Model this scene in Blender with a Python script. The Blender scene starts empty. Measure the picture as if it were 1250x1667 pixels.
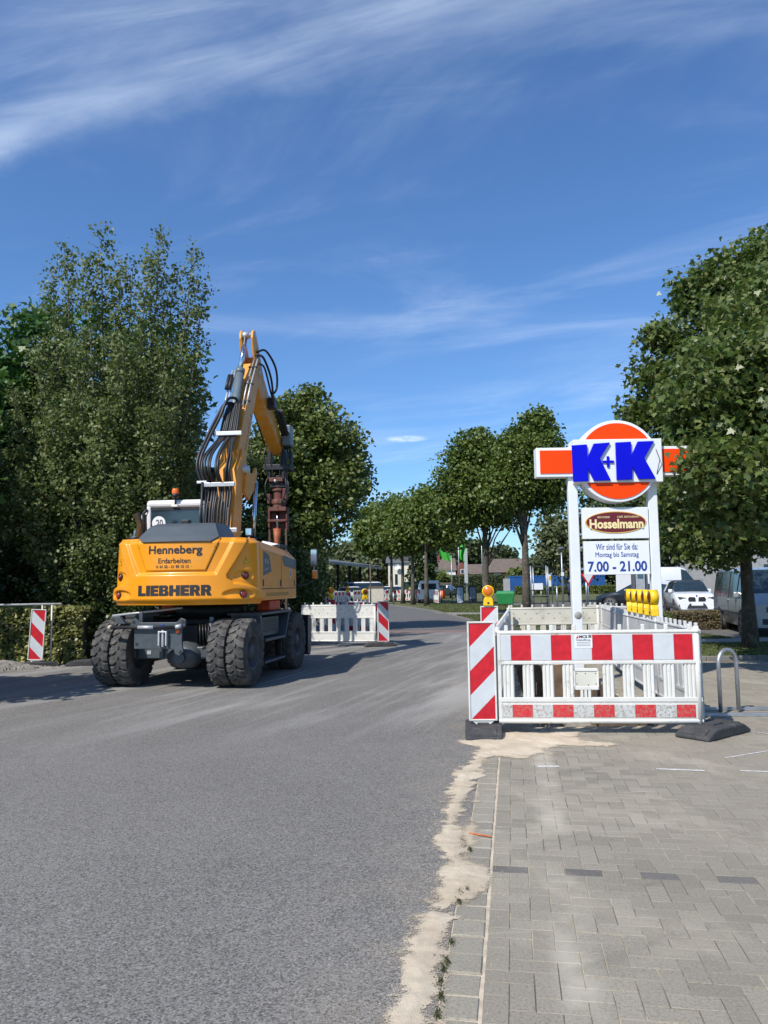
import bpy, bmesh, math, random
import numpy as np
from mathutils import Vector, Matrix

R = math.radians
scene = bpy.context.scene
COL = scene.collection

# ------------------------------------------------------------------ camera
CAM_H = 1.6
PITCH = R(5.4)
ROLL = R(0.8)
cam_data = bpy.data.cameras.new('camera')
cam_data.sensor_fit = 'HORIZONTAL'
cam_data.sensor_width = 36.0
cam_data.lens = 36.06
cam_data.clip_end = 3000
cam_data.clip_start = 0.05
cam = bpy.data.objects.new('camera', cam_data)
COL.objects.link(cam)
CAM_M = Matrix.Rotation(math.pi / 2 + PITCH, 4, 'X') @ Matrix.Rotation(-ROLL, 4, 'Z')
cam.matrix_world = Matrix.Translation((0, 0, CAM_H)) @ CAM_M
scene.camera = cam

# ------------------------------------------------------------------ sky and sun
SUN_AZ = R(-140)       # measured clockwise from +Y (the sun stands behind the viewer, to the left)
SUN_EL = R(47)
world = bpy.data.worlds.new('World')
scene.world = world
world.use_nodes = True
wt = world.node_tree
wt.nodes.clear()
def wn(t, **k):
    n = wt.nodes.new(t)
    for a, b in k.items():
        setattr(n, a, b)
    return n
w_out = wn('ShaderNodeOutputWorld')
w_bg = wn('ShaderNodeBackground')
w_bg.inputs['Strength'].default_value = 0.112
sky = wn('ShaderNodeTexSky', sky_type='NISHITA', sun_disc=False)
sky.sun_elevation = SUN_EL
sky.sun_rotation = SUN_AZ
sky.altitude = 50
sky.air_density = 1.0
sky.dust_density = 0.5
sky.ozone_density = 2.6
tc = wn('ShaderNodeTexCoord')
sep = wn('ShaderNodeSeparateXYZ')
wt.links.new(tc.outputs['Generated'], sep.inputs[0])
def wmath(op, a, b=None, c=None, clamp=False):
    n = wn('ShaderNodeMath', operation=op, use_clamp=clamp)
    for i, v in enumerate((a, b, c)):
        if v is None:
            continue
        if isinstance(v, (int, float)):
            n.inputs[i].default_value = v
        else:
            wt.links.new(v, n.inputs[i])
    return n.outputs[0]
zz = wmath('MAXIMUM', wmath('ADD', sep.outputs['Z'], 0.06), 0.02)
PX = wmath('DIVIDE', sep.outputs['X'], zz)
PY = wmath('DIVIDE', sep.outputs['Y'], zz)
def wnoise(sx, sy, ang, scale, detail, dist, off=0.0, rough=0.6):
    comb = wn('ShaderNodeCombineXYZ')
    wt.links.new(PX, comb.inputs[0]); wt.links.new(PY, comb.inputs[1])
    comb.inputs[2].default_value = off
    mp = wn('ShaderNodeMapping')
    mp.vector_type = 'TEXTURE'
    mp.inputs['Rotation'].default_value = (0, 0, ang)
    mp.inputs['Scale'].default_value = (sx, sy, 1)
    wt.links.new(comb.outputs[0], mp.inputs[0])
    nz = wn('ShaderNodeTexNoise')
    nz.inputs['Scale'].default_value = scale
    nz.inputs['Detail'].default_value = detail
    nz.inputs['Roughness'].default_value = rough
    nz.inputs['Distortion'].default_value = dist
    wt.links.new(mp.outputs[0], nz.inputs['Vector'])
    return nz.outputs['Fac']
def wramp(v, lo, hi):
    n = wn('ShaderNodeMapRange')
    n.interpolation_type = 'SMOOTHSTEP'
    n.inputs['From Min'].default_value = lo
    n.inputs['From Max'].default_value = hi
    wt.links.new(v, n.inputs['Value'])
    return n.outputs['Result']
# broad veil of thin ice cloud, and long drawn-out streaks
veil = wramp(wnoise(1.6, 0.7, R(-25), 1.0, 6, 0.8, 3.1), 0.44, 0.74)
fine = wramp(wnoise(1.6, 0.28, R(-12), 2.6, 9, 1.2, 7.7, 0.66), 0.44, 0.82)
streak = wmath('MULTIPLY', veil, fine)
# one long cirrus band crossing high above the road
wob = wnoise(1.0, 1.0, 0.0, 1.6, 7, 0.4, 1.3, 0.62)
wobble = wmath('MULTIPLY', wmath('SUBTRACT', wob, 0.5), 0.26)
band_c = wmath('ADD', wmath('ADD', wmath('MULTIPLY', PX, -0.22), wmath('MULTIPLY', wmath('MULTIPLY', PX, PX), 0.12)), wobble)
band_d = wmath('ABSOLUTE', wmath('SUBTRACT', wmath('SUBTRACT', PY, band_c), 1.19))
band = wmath('SUBTRACT', 1.0, wramp(band_d, 0.0, 0.12))
band = wmath('MULTIPLY', band, wramp(wnoise(1.5, 0.25, R(-16), 1.6, 7, 0.5, 2.2, 0.56), 0.25, 0.80))
low_d = wmath('ABSOLUTE', wmath('SUBTRACT', wmath('SUBTRACT', PY, wmath('MULTIPLY', wobble, 1.2)), 2.44))
low = wmath('MULTIPLY', wmath('SUBTRACT', 1.0, wramp(low_d, 0.0, 0.16)), wramp(wnoise(1.8, 0.5, 0.0, 1.7, 8, 0.5, 4.4, 0.62), 0.40, 0.75))
band = wmath('ADD', band, wmath('MULTIPLY', low, 0.30))
puff_d = wmath('ADD', wmath('POWER', wmath('DIVIDE', wmath('SUBTRACT', PX, 0.12), 0.13), 2.0), wmath('POWER', wmath('DIVIDE', wmath('SUBTRACT', PY, 3.97), 0.085), 2.0))
puff = wmath('MULTIPLY', wmath('SUBTRACT', 1.0, wramp(puff_d, 0.0, 1.0)), wramp(wnoise(1.0, 1.0, 0.0, 14.0, 5, 0.3, 6.1, 0.6), 0.25, 0.6))
band = wmath('ADD', band, wmath('MULTIPLY', puff, 1.1))
cover = wmath('ADD', wmath('MULTIPLY', streak, 0.20), wmath('MULTIPLY', band, 0.52))
cover = wmath('ADD', cover, wmath('MULTIPLY', veil, 0.16), clamp=True)
# cloud thins into the bluish low sky
mixc = wn('ShaderNodeMixRGB')
mixc.inputs['Color2'].default_value = (6.6, 7.6, 9.0, 1)
wt.links.new(cover, mixc.inputs['Fac'])
tint = wn('ShaderNodeMixRGB', blend_type='MULTIPLY')
tint.inputs['Fac'].default_value = 1.0
tint.inputs['Color2'].default_value = (0.66, 0.93, 1.22, 1)
wt.links.new(sky.outputs[0], tint.inputs['Color1'])
wt.links.new(tint.outputs[0], mixc.inputs['Color1'])
wt.links.new(mixc.outputs[0], w_bg.inputs['Color'])
wt.links.new(w_bg.outputs[0], w_out.inputs['Surface'])

sun_d = bpy.data.lights.new('sun', 'SUN')
sun_d.energy = 4.3
sun_d.angle = R(0.53)
sun_d.color = (1.0, 0.95, 0.87)
sun = bpy.data.objects.new('sun', sun_d)
COL.objects.link(sun)
_to = Vector((math.sin(SUN_AZ) * math.cos(SUN_EL), math.cos(SUN_AZ) * math.cos(SUN_EL), math.sin(SUN_EL)))
sun.rotation_euler = (-_to).to_track_quat('-Z', 'Y').to_euler()
sun.location = _to * 60

vs = scene.view_settings
vs.view_transform = 'Standard'
vs.look = 'None'
vs.gamma = 1.0
vs.exposure = 0.3
vs.use_curve_mapping = False
scene.cycles.max_bounces = 6
scene.cycles.transparent_max_bounces = 6
scene.cycles.use_denoising = True

# ------------------------------------------------------------------ measuring helpers (photo pixel + distance -> metres)
F_PX = 1252.0
def ray(px, py):
    d = CAM_M.to_3x3() @ Vector(((px - 625) / F_PX, -(py - 833.5) / F_PX, -1))
    return d
def at(px, py, Y):
    d = ray(px, py)
    return Vector((0, 0, CAM_H)) + d * (Y / d.y)
def gnd(px, py, z=0.0):
    d = ray(px, py)
    return Vector((0, 0, CAM_H)) + d * ((z - CAM_H) / d.z)

# ------------------------------------------------------------------ materials
MATS = {}
def mat(name, col, rough=0.5, metal=0.0, var=0.12, vscale=6.0, bump=0.0, bscale=60.0, col2=None, m2=(0.45, 0.65),
        dirt=None, dirt_m=(0.5, 0.7), dscale=3.0, spec=0.5, coat=0.0, trans=0.0, emit=0.0):
    if name in MATS:
        return MATS[name]
    m = bpy.data.materials.new(name)
    m.use_nodes = True
    nt = m.node_tree
    b = nt.nodes['Principled BSDF']
    b.inputs['Roughness'].default_value = rough
    b.inputs['Metallic'].default_value = metal
    b.inputs['Specular IOR Level'].default_value = spec
    b.inputs['Coat Weight'].default_value = coat
    b.inputs['Coat Roughness'].default_value = 0.08
    if trans:
        b.inputs['Transmission Weight'].default_value = trans
    tcn = nt.nodes.new('ShaderNodeTexCoord')
    geo = nt.nodes.new('ShaderNodeNewGeometry')
    def noise(sc, det=6, ro=0.6):
        n = nt.nodes.new('ShaderNodeTexNoise')
        n.inputs['Scale'].default_value = sc
        n.inputs['Detail'].default_value = det
        n.inputs['Roughness'].default_value = ro
        nt.links.new(geo.outputs['Position'], n.inputs['Vector'])
        return n.outputs['Fac']
    def ramp(v, lo, hi):
        n = nt.nodes.new('ShaderNodeMapRange')
        n.interpolation_type = 'SMOOTHSTEP'
        n.inputs['From Min'].default_value = lo
        n.inputs['From Max'].default_value = hi
        nt.links.new(v, n.inputs['Value'])
        return n.outputs['Result']
    def mix(f, a, c, bt='MIX'):
        n = nt.nodes.new('ShaderNodeMixRGB'); n.blend_type = bt
        if isinstance(f, float): n.inputs['Fac'].default_value = f
        else: nt.links.new(f, n.inputs['Fac'])
        for s, v in (('Color1', a), ('Color2', c)):
            if isinstance(v, tuple): n.inputs[s].default_value = (*v[:3], 1)
            else: nt.links.new(v, n.inputs[s])
        return n.outputs[0]
    lo = tuple(c * (1 - var) for c in col); hi = tuple(min(1, c * (1 + var)) for c in col)
    c = mix(ramp(noise(vscale), 0.3, 0.7), lo, hi)
    if col2:
        c = mix(ramp(noise(vscale * 0.35, 8, 0.65), *m2), c, col2)
    if dirt:
        c = mix(ramp(noise(dscale, 9, 0.7), *dirt_m), c, dirt)
    nt.links.new(c, b.inputs['Base Color'])
    if emit:
        nt.links.new(c, b.inputs['Emission Color'])
        b.inputs['Emission Strength'].default_value = emit
    rr = nt.nodes.new('ShaderNodeMapRange')
    rr.inputs['To Min'].default_value = max(0.02, rough - 0.08)
    rr.inputs['To Max'].default_value = min(1, rough + 0.12)
    nt.links.new(noise(vscale * 2.3), rr.inputs['Value'])
    nt.links.new(rr.outputs[0], b.inputs['Roughness'])
    if bump:
        bp = nt.nodes.new('ShaderNodeBump')
        bp.inputs['Strength'].default_value = bump
        bp.inputs['Distance'].default_value = 0.01
        nt.links.new(noise(bscale, 4), bp.inputs['Height'])
        nt.links.new(bp.outputs[0], b.inputs['Normal'])
    MATS[name] = m
    return m

def leaf_mat(name, dark, mid, light, trans=0.3, rough=0.45, lightfrac=0.9):
    if name in MATS:
        return MATS[name]
    m = bpy.data.materials.new(name)
    m.use_nodes = True
    nt = m.node_tree
    b = nt.nodes['Principled BSDF']
    out = nt.nodes['Material Output']
    geo = nt.nodes.new('ShaderNodeNewGeometry')
    cr = nt.nodes.new('ShaderNodeValToRGB')
    e = cr.color_ramp.elements
    e[0].position = 0.0; e[0].color = (*dark, 1)
    e[1].position = 1.0; e[1].color = (*light, 1)
    k = e.new(0.5); k.color = (*mid, 1)
    k = e.new(lightfrac); k.color = (*[0.6 * a + 0.4 * c for a, c in zip(mid, light)], 1)
    nt.links.new(geo.outputs['Random Per Island'], cr.inputs[0])
    nt.links.new(cr.outputs[0], b.inputs['Base Color'])
    b.inputs['Roughness'].default_value = rough
    b.inputs['Specular IOR Level'].default_value = 0.4
    tr = nt.nodes.new('ShaderNodeBsdfTranslucent')
    hs = nt.nodes.new('ShaderNodeHueSaturation')
    hs.inputs['Saturation'].default_value = 1.1
    hs.inputs['Value'].default_value = 1.3
    nt.links.new(cr.outputs[0], hs.inputs['Color'])
    nt.links.new(hs.outputs[0], tr.inputs['Color'])
    mx = nt.nodes.new('ShaderNodeMixShader')
    mx.inputs[0].default_value = trans
    nt.links.new(b.outputs[0], mx.inputs[1])
    nt.links.new(tr.outputs[0], mx.inputs[2])
    nt.links.new(mx.outputs[0], out.inputs['Surface'])
    MATS[name] = m
    return m

# ------------------------------------------------------------------ object helpers
def link(o, parent=None):
    COL.objects.link(o)
    if parent is not None:
        o.parent = parent
    return o
def tag(o, label=None, cat=None, group=None, kind=None):
    if label: o['label'] = label
    if cat: o['category'] = cat
    if group: o['group'] = group
    if kind: o['kind'] = kind
    return o
def empty(name, loc=(0, 0, 0), rz=0.0, label=None, cat=None, group=None, rot=None):
    o = bpy.data.objects.new(name, None)
    o.empty_display_size = 0.2
    COL.objects.link(o)
    o.location = loc
    o.rotation_euler = rot if rot else (0, 0, rz)
    return tag(o, label, cat, group)
def children(o):
    return [c for c in COL.objects if c.parent == o]
KIDS = {}
def copy_tree(o, parent=None):
    c = o.copy()
    COL.objects.link(c)
    if parent is not None:
        c.parent = parent
    for ch in o.children:
        copy_tree(ch, c)
    return c

class MB:
    """collects faces, then links them as one mesh object"""
    def __init__(s):
        s.v = []; s.f = []; s.sm = []
    def add(s, vs, fs, smooth=False):
        b = len(s.v)
        s.v += [tuple(v) for v in vs]
        s.f += [tuple(i + b for i in f) for f in fs]
        s.sm += [smooth] * len(fs)
        return s
    def box(s, x0, x1, y0, y1, z0, z1):
        vs = [(x0,y0,z0),(x1,y0,z0),(x1,y1,z0),(x0,y1,z0),(x0,y0,z1),(x1,y0,z1),(x1,y1,z1),(x0,y1,z1)]
        return s.add(vs, [(0,3,2,1),(4,5,6,7),(0,1,5,4),(1,2,6,5),(2,3,7,6),(3,0,4,7)])
    def hexa(s, lo, hi):
        """lo, hi: four corner points each"""
        return s.add(list(lo) + list(hi), [(0,3,2,1),(4,5,6,7),(0,1,5,4),(1,2,6,5),(2,3,7,6),(3,0,4,7)])
    def prism(s, poly, a, b, axis='y', smooth=False):
        """poly in the two other axes, extruded from a to b along axis"""
        n = len(poly)
        def P(p, t):
            if axis == 'y': return (p[0], t, p[1])
            if axis == 'x': return (t, p[0], p[1])
            return (p[0], p[1], t)
        vs = [P(p, a) for p in poly] + [P(p, b) for p in poly]
        fs = [tuple(range(n))[::-1], tuple(range(n, 2 * n))]
        fs += [(i, (i + 1) % n, n + (i + 1) % n, n + i) for i in range(n)]
        return s.add(vs, fs, smooth)
    def tube(s, pts, r, n=8, caps=True, smooth=True):
        pts = [Vector(p) for p in pts]
        rs = r if isinstance(r, (list, tuple)) else [r] * len(pts)
        ref = None
        rings = []
        for i, p in enumerate(pts):
            if i == 0: d = pts[1] - p
            elif i == len(pts) - 1: d = p - pts[-2]
            else: d = (pts[i + 1] - p).normalized() + (p - pts[i - 1]).normalized()
            d = d.normalized() if d.length > 1e-9 else Vector((0, 0, 1))
            if ref is None:
                ref = Vector((1, 0, 0)) if abs(d.x) < 0.8 else Vector((0, 1, 0))
            u = (ref - d * ref.dot(d)).normalized()
            w = d.cross(u)
            ref = u
            rings.append([p + (u * math.cos(2 * math.pi * k / n) + w * math.sin(2 * math.pi * k / n)) * rs[i] for k in range(n)])
        vs = [v for rg in rings for v in rg]
        fs = []
        for i in range(len(pts) - 1):
            for k in range(n):
                a = i * n + k; b2 = i * n + (k + 1) % n
                fs.append((a, b2, b2 + n, a + n))
        b0 = len(s.v)
        s.add(vs, fs, smooth)
        if caps:
            s.f.append(tuple(b0 + k for k in range(n))[::-1]); s.sm.append(False)
            s.f.append(tuple(b0 + (len(pts) - 1) * n + k for k in range(n))); s.sm.append(False)
        return s
    def cyl(s, a, b, r, n=16, r2=None):
        return s.tube([a, b], [r, r if r2 is None else r2], n)
    def lathe(s, prof, n=32, axis='x', smooth=True, c=(0, 0, 0)):
        """prof: (along, radius) pairs, closed at ends where radius is 0"""
        vs = []
        for (t, r) in prof:
            for k in range(n):
                a = 2 * math.pi * k / n
                q = (t, r * math.cos(a), r * math.sin(a)) if axis == 'x' else ((r * math.cos(a), t, r * math.sin(a)) if axis == 'y' else (r * math.cos(a), r * math.sin(a), t))
                vs.append((q[0] + c[0], q[1] + c[1], q[2] + c[2]))
        fs = []
        for i in range(len(prof) - 1):
            for k in range(n):
                fs.append((i * n + k, i * n + (k + 1) % n, (i + 1) * n + (k + 1) % n, (i + 1) * n + k))
        return s.add(vs, fs, smooth)
    def ball(s, c, rx, ry=None, rz=None, n=12, m=8):
        ry = ry or rx; rz = rz or rx
        vs = []; fs = []
        for i in range(m + 1):
            th = math.pi * i / m
            for k in range(n):
                ph = 2 * math.pi * k / n
                vs.append((c[0] + rx * math.sin(th) * math.cos(ph), c[1] + ry * math.sin(th) * math.sin(ph), c[2] + rz * math.cos(th)))
        for i in range(m):
            for k in range(n):
                fs.append((i * n + k, (i + 1) * n + k, (i + 1) * n + (k + 1) % n, i * n + (k + 1) % n))
        return s.add(vs, fs, True)
    def mesh(s, name, material):
        me = bpy.data.meshes.new(name)
        me.from_pydata(s.v, [], s.f)
        me.polygons.foreach_set('use_smooth', s.sm)
        if material: me.materials.append(material)
        me.update()
        return me
    def build(s, name, material, parent=None, bevel=0.0, seg=2, loc=None, rot=None):
        o = bpy.data.objects.new(name, s.mesh(name, material))
        link(o, parent)
        if bevel:
            bm_ = o.modifiers.new('bevel', 'BEVEL')
            bm_.width = bevel; bm_.segments = seg; bm_.limit_method = 'ANGLE'; bm_.angle_limit = R(35)
        if loc: o.location = loc
        if rot: o.rotation_euler = rot
        return o

def fix_normals(o):
    bm_ = bmesh.new(); bm_.from_mesh(o.data)
    bmesh.ops.recalc_face_normals(bm_, faces=bm_.faces)
    bm_.to_mesh(o.data); bm_.free()
    return o

def text_mesh(s, size, extrude=0.002, bold=0.0, sx=1.0, shear=0.0, space=1.0):
    """lettering centred on the origin, in the XY plane, as vertex / face lists"""
    cu = bpy.data.curves.new('lettering', 'FONT')
    cu.body = s; cu.size = size; cu.extrude = extrude; cu.offset = bold; cu.shear = shear
    cu.align_x = 'CENTER'; cu.align_y = 'CENTER'; cu.space_character = space
    cu.resolution_u = 3
    o = bpy.data.objects.new('lettering', cu)
    COL.objects.link(o)
    dg = bpy.context.evaluated_depsgraph_get()
    me = bpy.data.meshes.new_from_object(o.evaluated_get(dg))
    vs = [(v.co.x * sx, v.co.y, v.co.z) for v in me.vertices]
    fs = [tuple(p.vertices) for p in me.polygons]
    bpy.data.objects.remove(o); bpy.data.curves.remove(cu); bpy.data.meshes.remove(me)
    return vs, fs
def text_obj(name, s, size, material, parent, loc, extrude=0.002, bold=0.0, sx=1.0, shear=0.0, space=1.0, width=None, height=None, tilt=0.0):
    """lettering standing upright, readable from -Y"""
    vs, fs = text_mesh(s, size, extrude, bold, sx, shear, space)
    xs = [v[0] for v in vs]; ys = [v[1] for v in vs]
    cx = (max(xs) + min(xs)) / 2; cy = (max(ys) + min(ys)) / 2
    kx = width / (max(xs) - min(xs)) if width else 1.0
    ky = height / (max(ys) - min(ys)) if height else (kx if width else 1.0)
    mb = MB().add([((v[0] - cx) * kx, -v[2], (v[1] - cy) * ky) for v in vs], fs)
    return mb.build(name, material, parent, loc=loc, rot=(0, tilt, 0))

def clip_poly(poly, a, b, c):
    """keep a*x + b*y <= c"""
    out = []
    for i in range(len(poly)):
        p, q = poly[i], poly[(i + 1) % len(poly)]
        dp = a * p[0] + b * p[1] - c; dq = a * q[0] + b * q[1] - c
        if dp <= 0: out.append(p)
        if (dp < 0 < dq) or (dq < 0 < dp):
            t = dp / (dp - dq)
            out.append((p[0] + t * (q[0] - p[0]), p[1] + t * (q[1] - p[1])))
    return out

# ------------------------------------------------------------------ foliage
def leaf_shape(kind):
    if kind == 'maple':
        p = [(0, 0), (0.18, 0.05), (0.42, -0.08), (0.36, 0.16), (0.55, 0.42), (0.28, 0.42), (0.20, 0.60), (0, 1.0),
             (-0.20, 0.60), (-0.28, 0.42), (-0.55, 0.42), (-0.36, 0.16), (-0.42, -0.08), (-0.18, 0.05)]
        return np.array([(x, y - 0.4, -0.35 * abs(x) * abs(x)) for x, y in p])
    if kind == 'heart':
        p = [(0, 0), (0.34, 0.1), (0.42, 0.4), (0, 1.0), (-0.42, 0.4), (-0.34, 0.1)]
        return np.array([(x, y - 0.45, -0.25 * abs(x)) for x, y in p])
    p = [(0, 0), (0.36, 0.42), (0, 1.0), (-0.36, 0.42)]
    return np.array([(x, y - 0.45, -0.2 * abs(x)) for x, y in p])

def leaves(name, material, pos, nrm, size, kind, rng, parent=None, jitter=0.9):
    """one mesh of many separate leaves at pos with normals around nrm"""
    n = len(pos)
    base = leaf_shape(kind)
    k = len(base)
    nn = nrm + rng.normal(0, jitter, (n, 3))
    nn /= np.linalg.norm(nn, axis=1, keepdims=True) + 1e-9
    r = rng.normal(0, 1, (n, 3))
    r[:, 2] -= 0.7
    u = r - nn * np.sum(r * nn, axis=1, keepdims=True)
    u /= np.linalg.norm(u, axis=1, keepdims=True) + 1e-9
    w = np.cross(u, nn)
    sc = size * rng.uniform(0.6, 1.25, (n, 1, 1))
    V = pos[:, None, :] + sc * (base[None, :, 0:1] * w[:, None, :] + base[None, :, 1:2] * u[:, None, :] + base[None, :, 2:3] * nn[:, None, :])
    V = V.reshape(-1, 3).astype(np.float32)
    me = bpy.data.meshes.new(name)
    me.vertices.add(n * k); me.vertices.foreach_set('co', V.ravel())
    me.loops.add(n * k); me.loops.foreach_set('vertex_index', np.arange(n * k, dtype=np.int32))
    me.polygons.add(n)
    me.polygons.foreach_set('loop_start', np.arange(0, n * k, k, dtype=np.int32))
    me.polygons.foreach_set('loop_total', np.full(n, k, dtype=np.int32))
    me.materials.append(material)
    me.update(calc_edges=True)
    o = bpy.data.objects.new(name, me)
    return link(o, parent)

def crown_points(blobs, n_clump, per, sig, rng, shell=0.45):
    """clumps of leaf positions within ellipsoids; blobs = [(centre, radii, weight)]"""
    w = np.array([b[2] for b in blobs], float); w /= w.sum()
    idx = rng.choice(len(blobs), n_clump, p=w)
    d = rng.normal(0, 1, (n_clump, 3)); d /= np.linalg.norm(d, axis=1, keepdims=True)
    rr = rng.uniform(0, 1, (n_clump, 1)) ** shell
    rr *= rng.uniform(0.86, 1.08, (n_clump, 1))
    C = np.array([b[0] for b in blobs])[idx]; Rd = np.array([b[1] for b in blobs])[idx]
    cl = C + d * rr * Rd
    out = d / Rd; out /= np.linalg.norm(out, axis=1, keepdims=True)
    s = sig * rng.uniform(0.6, 1.35, (n_clump, 1))
    b_ = rng.normal(0, 1, (n_clump * per, 3)); b_ /= np.linalg.norm(b_, axis=1, keepdims=True)
    b_ *= 1.75 * rng.uniform(0, 1, (n_clump * per, 1)) ** 0.42
    P = np.repeat(cl, per, 0) + b_ * np.repeat(s, per, 0) * np.array([1, 1, 0.6])
    N = np.repeat(out, per, 0) * 0.55 + np.array([0, 0, 0.65])
    return P, N, cl

def trunk_and_limbs(parent, material, base_r, h_fork, targets, rng, lean=(0, 0), z0=0.0, top=None, name='trunk'):
    mb = MB()
    top = top or h_fork * 1.6
    pts = []
    for i in range(7):
        t = i / 6
        pts.append((lean[0] * t + rng.normal(0, 0.03) * t, lean[1] * t + rng.normal(0, 0.03) * t, z0 + top * t))
    rs = [base_r * (1.35 if i == 0 else 1.0) * (1 - 0.72 * (i / 6) ** 1.2) for i in range(7)]
    mb.tube(pts, rs, 10)
    for tgt in targets:
        tz = rng.uniform(h_fork * 0.95, max(h_fork, min(top * 0.96, tgt[2] * 0.8)))
        t = min(1, tz / top)
        a = Vector((lean[0] * t, lean[1] * t, z0 + tz))
        b = Vector(tgt)
        m = a.lerp(b, 0.45) + Vector((rng.normal(0, .12), rng.normal(0, .12), 0.18 * (b - a).length * 0.5))
        r0 = base_r * rng.uniform(0.22, 0.42)
        mb.tube([a, m, b], [r0, r0 * 0.55, r0 * 0.12], 6)
    return mb.build(name, material, parent)
# ================================================================== GROUND
RH = R(9.36)                                  # heading of the near road, clockwise from +Y
UX, UY = math.sin(RH), math.cos(RH)           # along the road
VX, VY = math.cos(RH), -math.sin(RH)          # to the right of the road
L0 = Vector((0.33, 2.97, 0))                  # on the joint between gutter and paving
def road(u, v, z=0.0):
    return (L0.x + u * UX + v * VX, L0.y + u * UY + v * VY, z)

def fbm(x, y, seed=0, octs=5, gain=0.55):
    """numpy value noise, about -1..1"""
    tot = np.zeros_like(x); amp = 1.0; nrm = 0.0
    for o in range(octs):
        xi = np.floor(x).astype(np.int64); yi = np.floor(y).astype(np.int64)
        fx = x - xi; fy = y - yi
        fx = fx * fx * (3 - 2 * fx); fy = fy * fy * (3 - 2 * fy)
        def h(a, b):
            k = (a * 374761393 + b * 668265263 + (seed + o) * 2147483647) & 0xFFFFFFFF
            k = ((k ^ (k >> 13)) * 1274126177) & 0xFFFFFFFF
            return ((k ^ (k >> 16)) & 0xFFFF) / 32767.5 - 1
        v = (h(xi, yi) * (1 - fx) + h(xi + 1, yi) * fx) * (1 - fy) + (h(xi, yi + 1) * (1 - fx) + h(xi + 1, yi + 1) * fx) * fy
        tot += amp * v; nrm += amp
        amp *= gain; x = x * 2.03 + 17.1; y = y * 2.03 + 5.7
    return tot / nrm

class NT:
    """short-hand for building a ground material"""
    def __init__(s, name):
        s.m = bpy.data.materials.new(name); s.m.use_nodes = True
        s.t = s.m.node_tree; s.b = s.t.nodes['Principled BSDF']
        s.geo = s.t.nodes.new('ShaderNodeNewGeometry'); s.pos = s.geo.outputs['Position']
    def n(s, t): return s.t.nodes.new(t)
    def lk(s, a, b): s.t.links.new(a, b)
    def map(s, rot=0.0, sc=(1, 1, 1), loc=(0, 0, 0)):
        m = s.n('ShaderNodeMapping'); m.vector_type = 'TEXTURE'
        m.inputs['Location'].default_value = loc
        m.inputs['Rotation'].default_value = (0, 0, rot); m.inputs['Scale'].default_value = sc
        s.lk(s.pos, m.inputs[0]); return m.outputs[0]
    def noise(s, scale, det=5, ro=0.6, vec=None, dist=0.0):
        n = s.n('ShaderNodeTexNoise')
        n.inputs['Scale'].default_value = scale; n.inputs['Detail'].default_value = det
        n.inputs['Roughness'].default_value = ro; n.inputs['Distortion'].default_value = dist
        s.lk(vec if vec else s.pos, n.inputs['Vector']); return n.outputs['Fac']
    def ramp(s, v, lo, hi, a=0.0, b=1.0):
        n = s.n('ShaderNodeMapRange'); n.interpolation_type = 'SMOOTHSTEP'
        n.inputs['From Min'].default_value = lo; n.inputs['From Max'].default_value = hi
        n.inputs['To Min'].default_value = a; n.inputs['To Max'].default_value = b
        s.lk(v, n.inputs['Value']); return n.outputs['Result']
    def mix(s, f, a, c, bt='MIX'):
        n = s.n('ShaderNodeMixRGB'); n.blend_type = bt
        if isinstance(f, (int, float)): n.inputs['Fac'].default_value = f
        else: s.lk(f, n.inputs['Fac'])
        for k, v in (('Color1', a), ('Color2', c)):
            if isinstance(v, tuple): n.inputs[k].default_value = (*v[:3], 1)
            else: s.lk(v, n.inputs[k])
        return n.outputs[0]
    def math(s, op, a, b=None, clamp=False):
        n = s.n('ShaderNodeMath'); n.operation = op; n.use_clamp = clamp
        for i, v in enumerate((a, b)):
            if v is None: continue
            if isinstance(v, (int, float)): n.inputs[i].default_value = v
            else: s.lk(v, n.inputs[i])
        return n.outputs[0]
    def across(s):
        """metres to the right of the gutter joint"""
        d = s.n('ShaderNodeVectorMath'); d.operation = 'DOT_PRODUCT'
        s.lk(s.pos, d.inputs[0]); d.inputs[1].default_value = (VX, VY, 0)
        return s.math('SUBTRACT', d.outputs['Value'], L0.x * VX + L0.y * VY)
    def along(s):
        d = s.n('ShaderNodeVectorMath'); d.operation = 'DOT_PRODUCT'
        s.lk(s.pos, d.inputs[0]); d.inputs[1].default_value = (UX, UY, 0)
        return s.math('SUBTRACT', d.outputs['Value'], L0.x * UX + L0.y * UY)
    def finish(s, col, rough, height=None, strength=0.4, dist=0.01):
        s.lk(col, s.b.inputs['Base Color'])
        if isinstance(rough, (int, float)): s.b.inputs['Roughness'].default_value = rough
        else: s.lk(rough, s.b.inputs['Roughness'])
        s.b.inputs['Specular IOR Level'].default_value = 0.3
        if height is not None:
            bp = s.n('ShaderNodeBump'); bp.inputs['Strength'].default_value = strength; bp.inputs['Distance'].default_value = dist
            s.lk(height, bp.inputs['Height']); s.lk(bp.outputs[0], s.b.inputs['Normal'])
        return s.m

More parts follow.
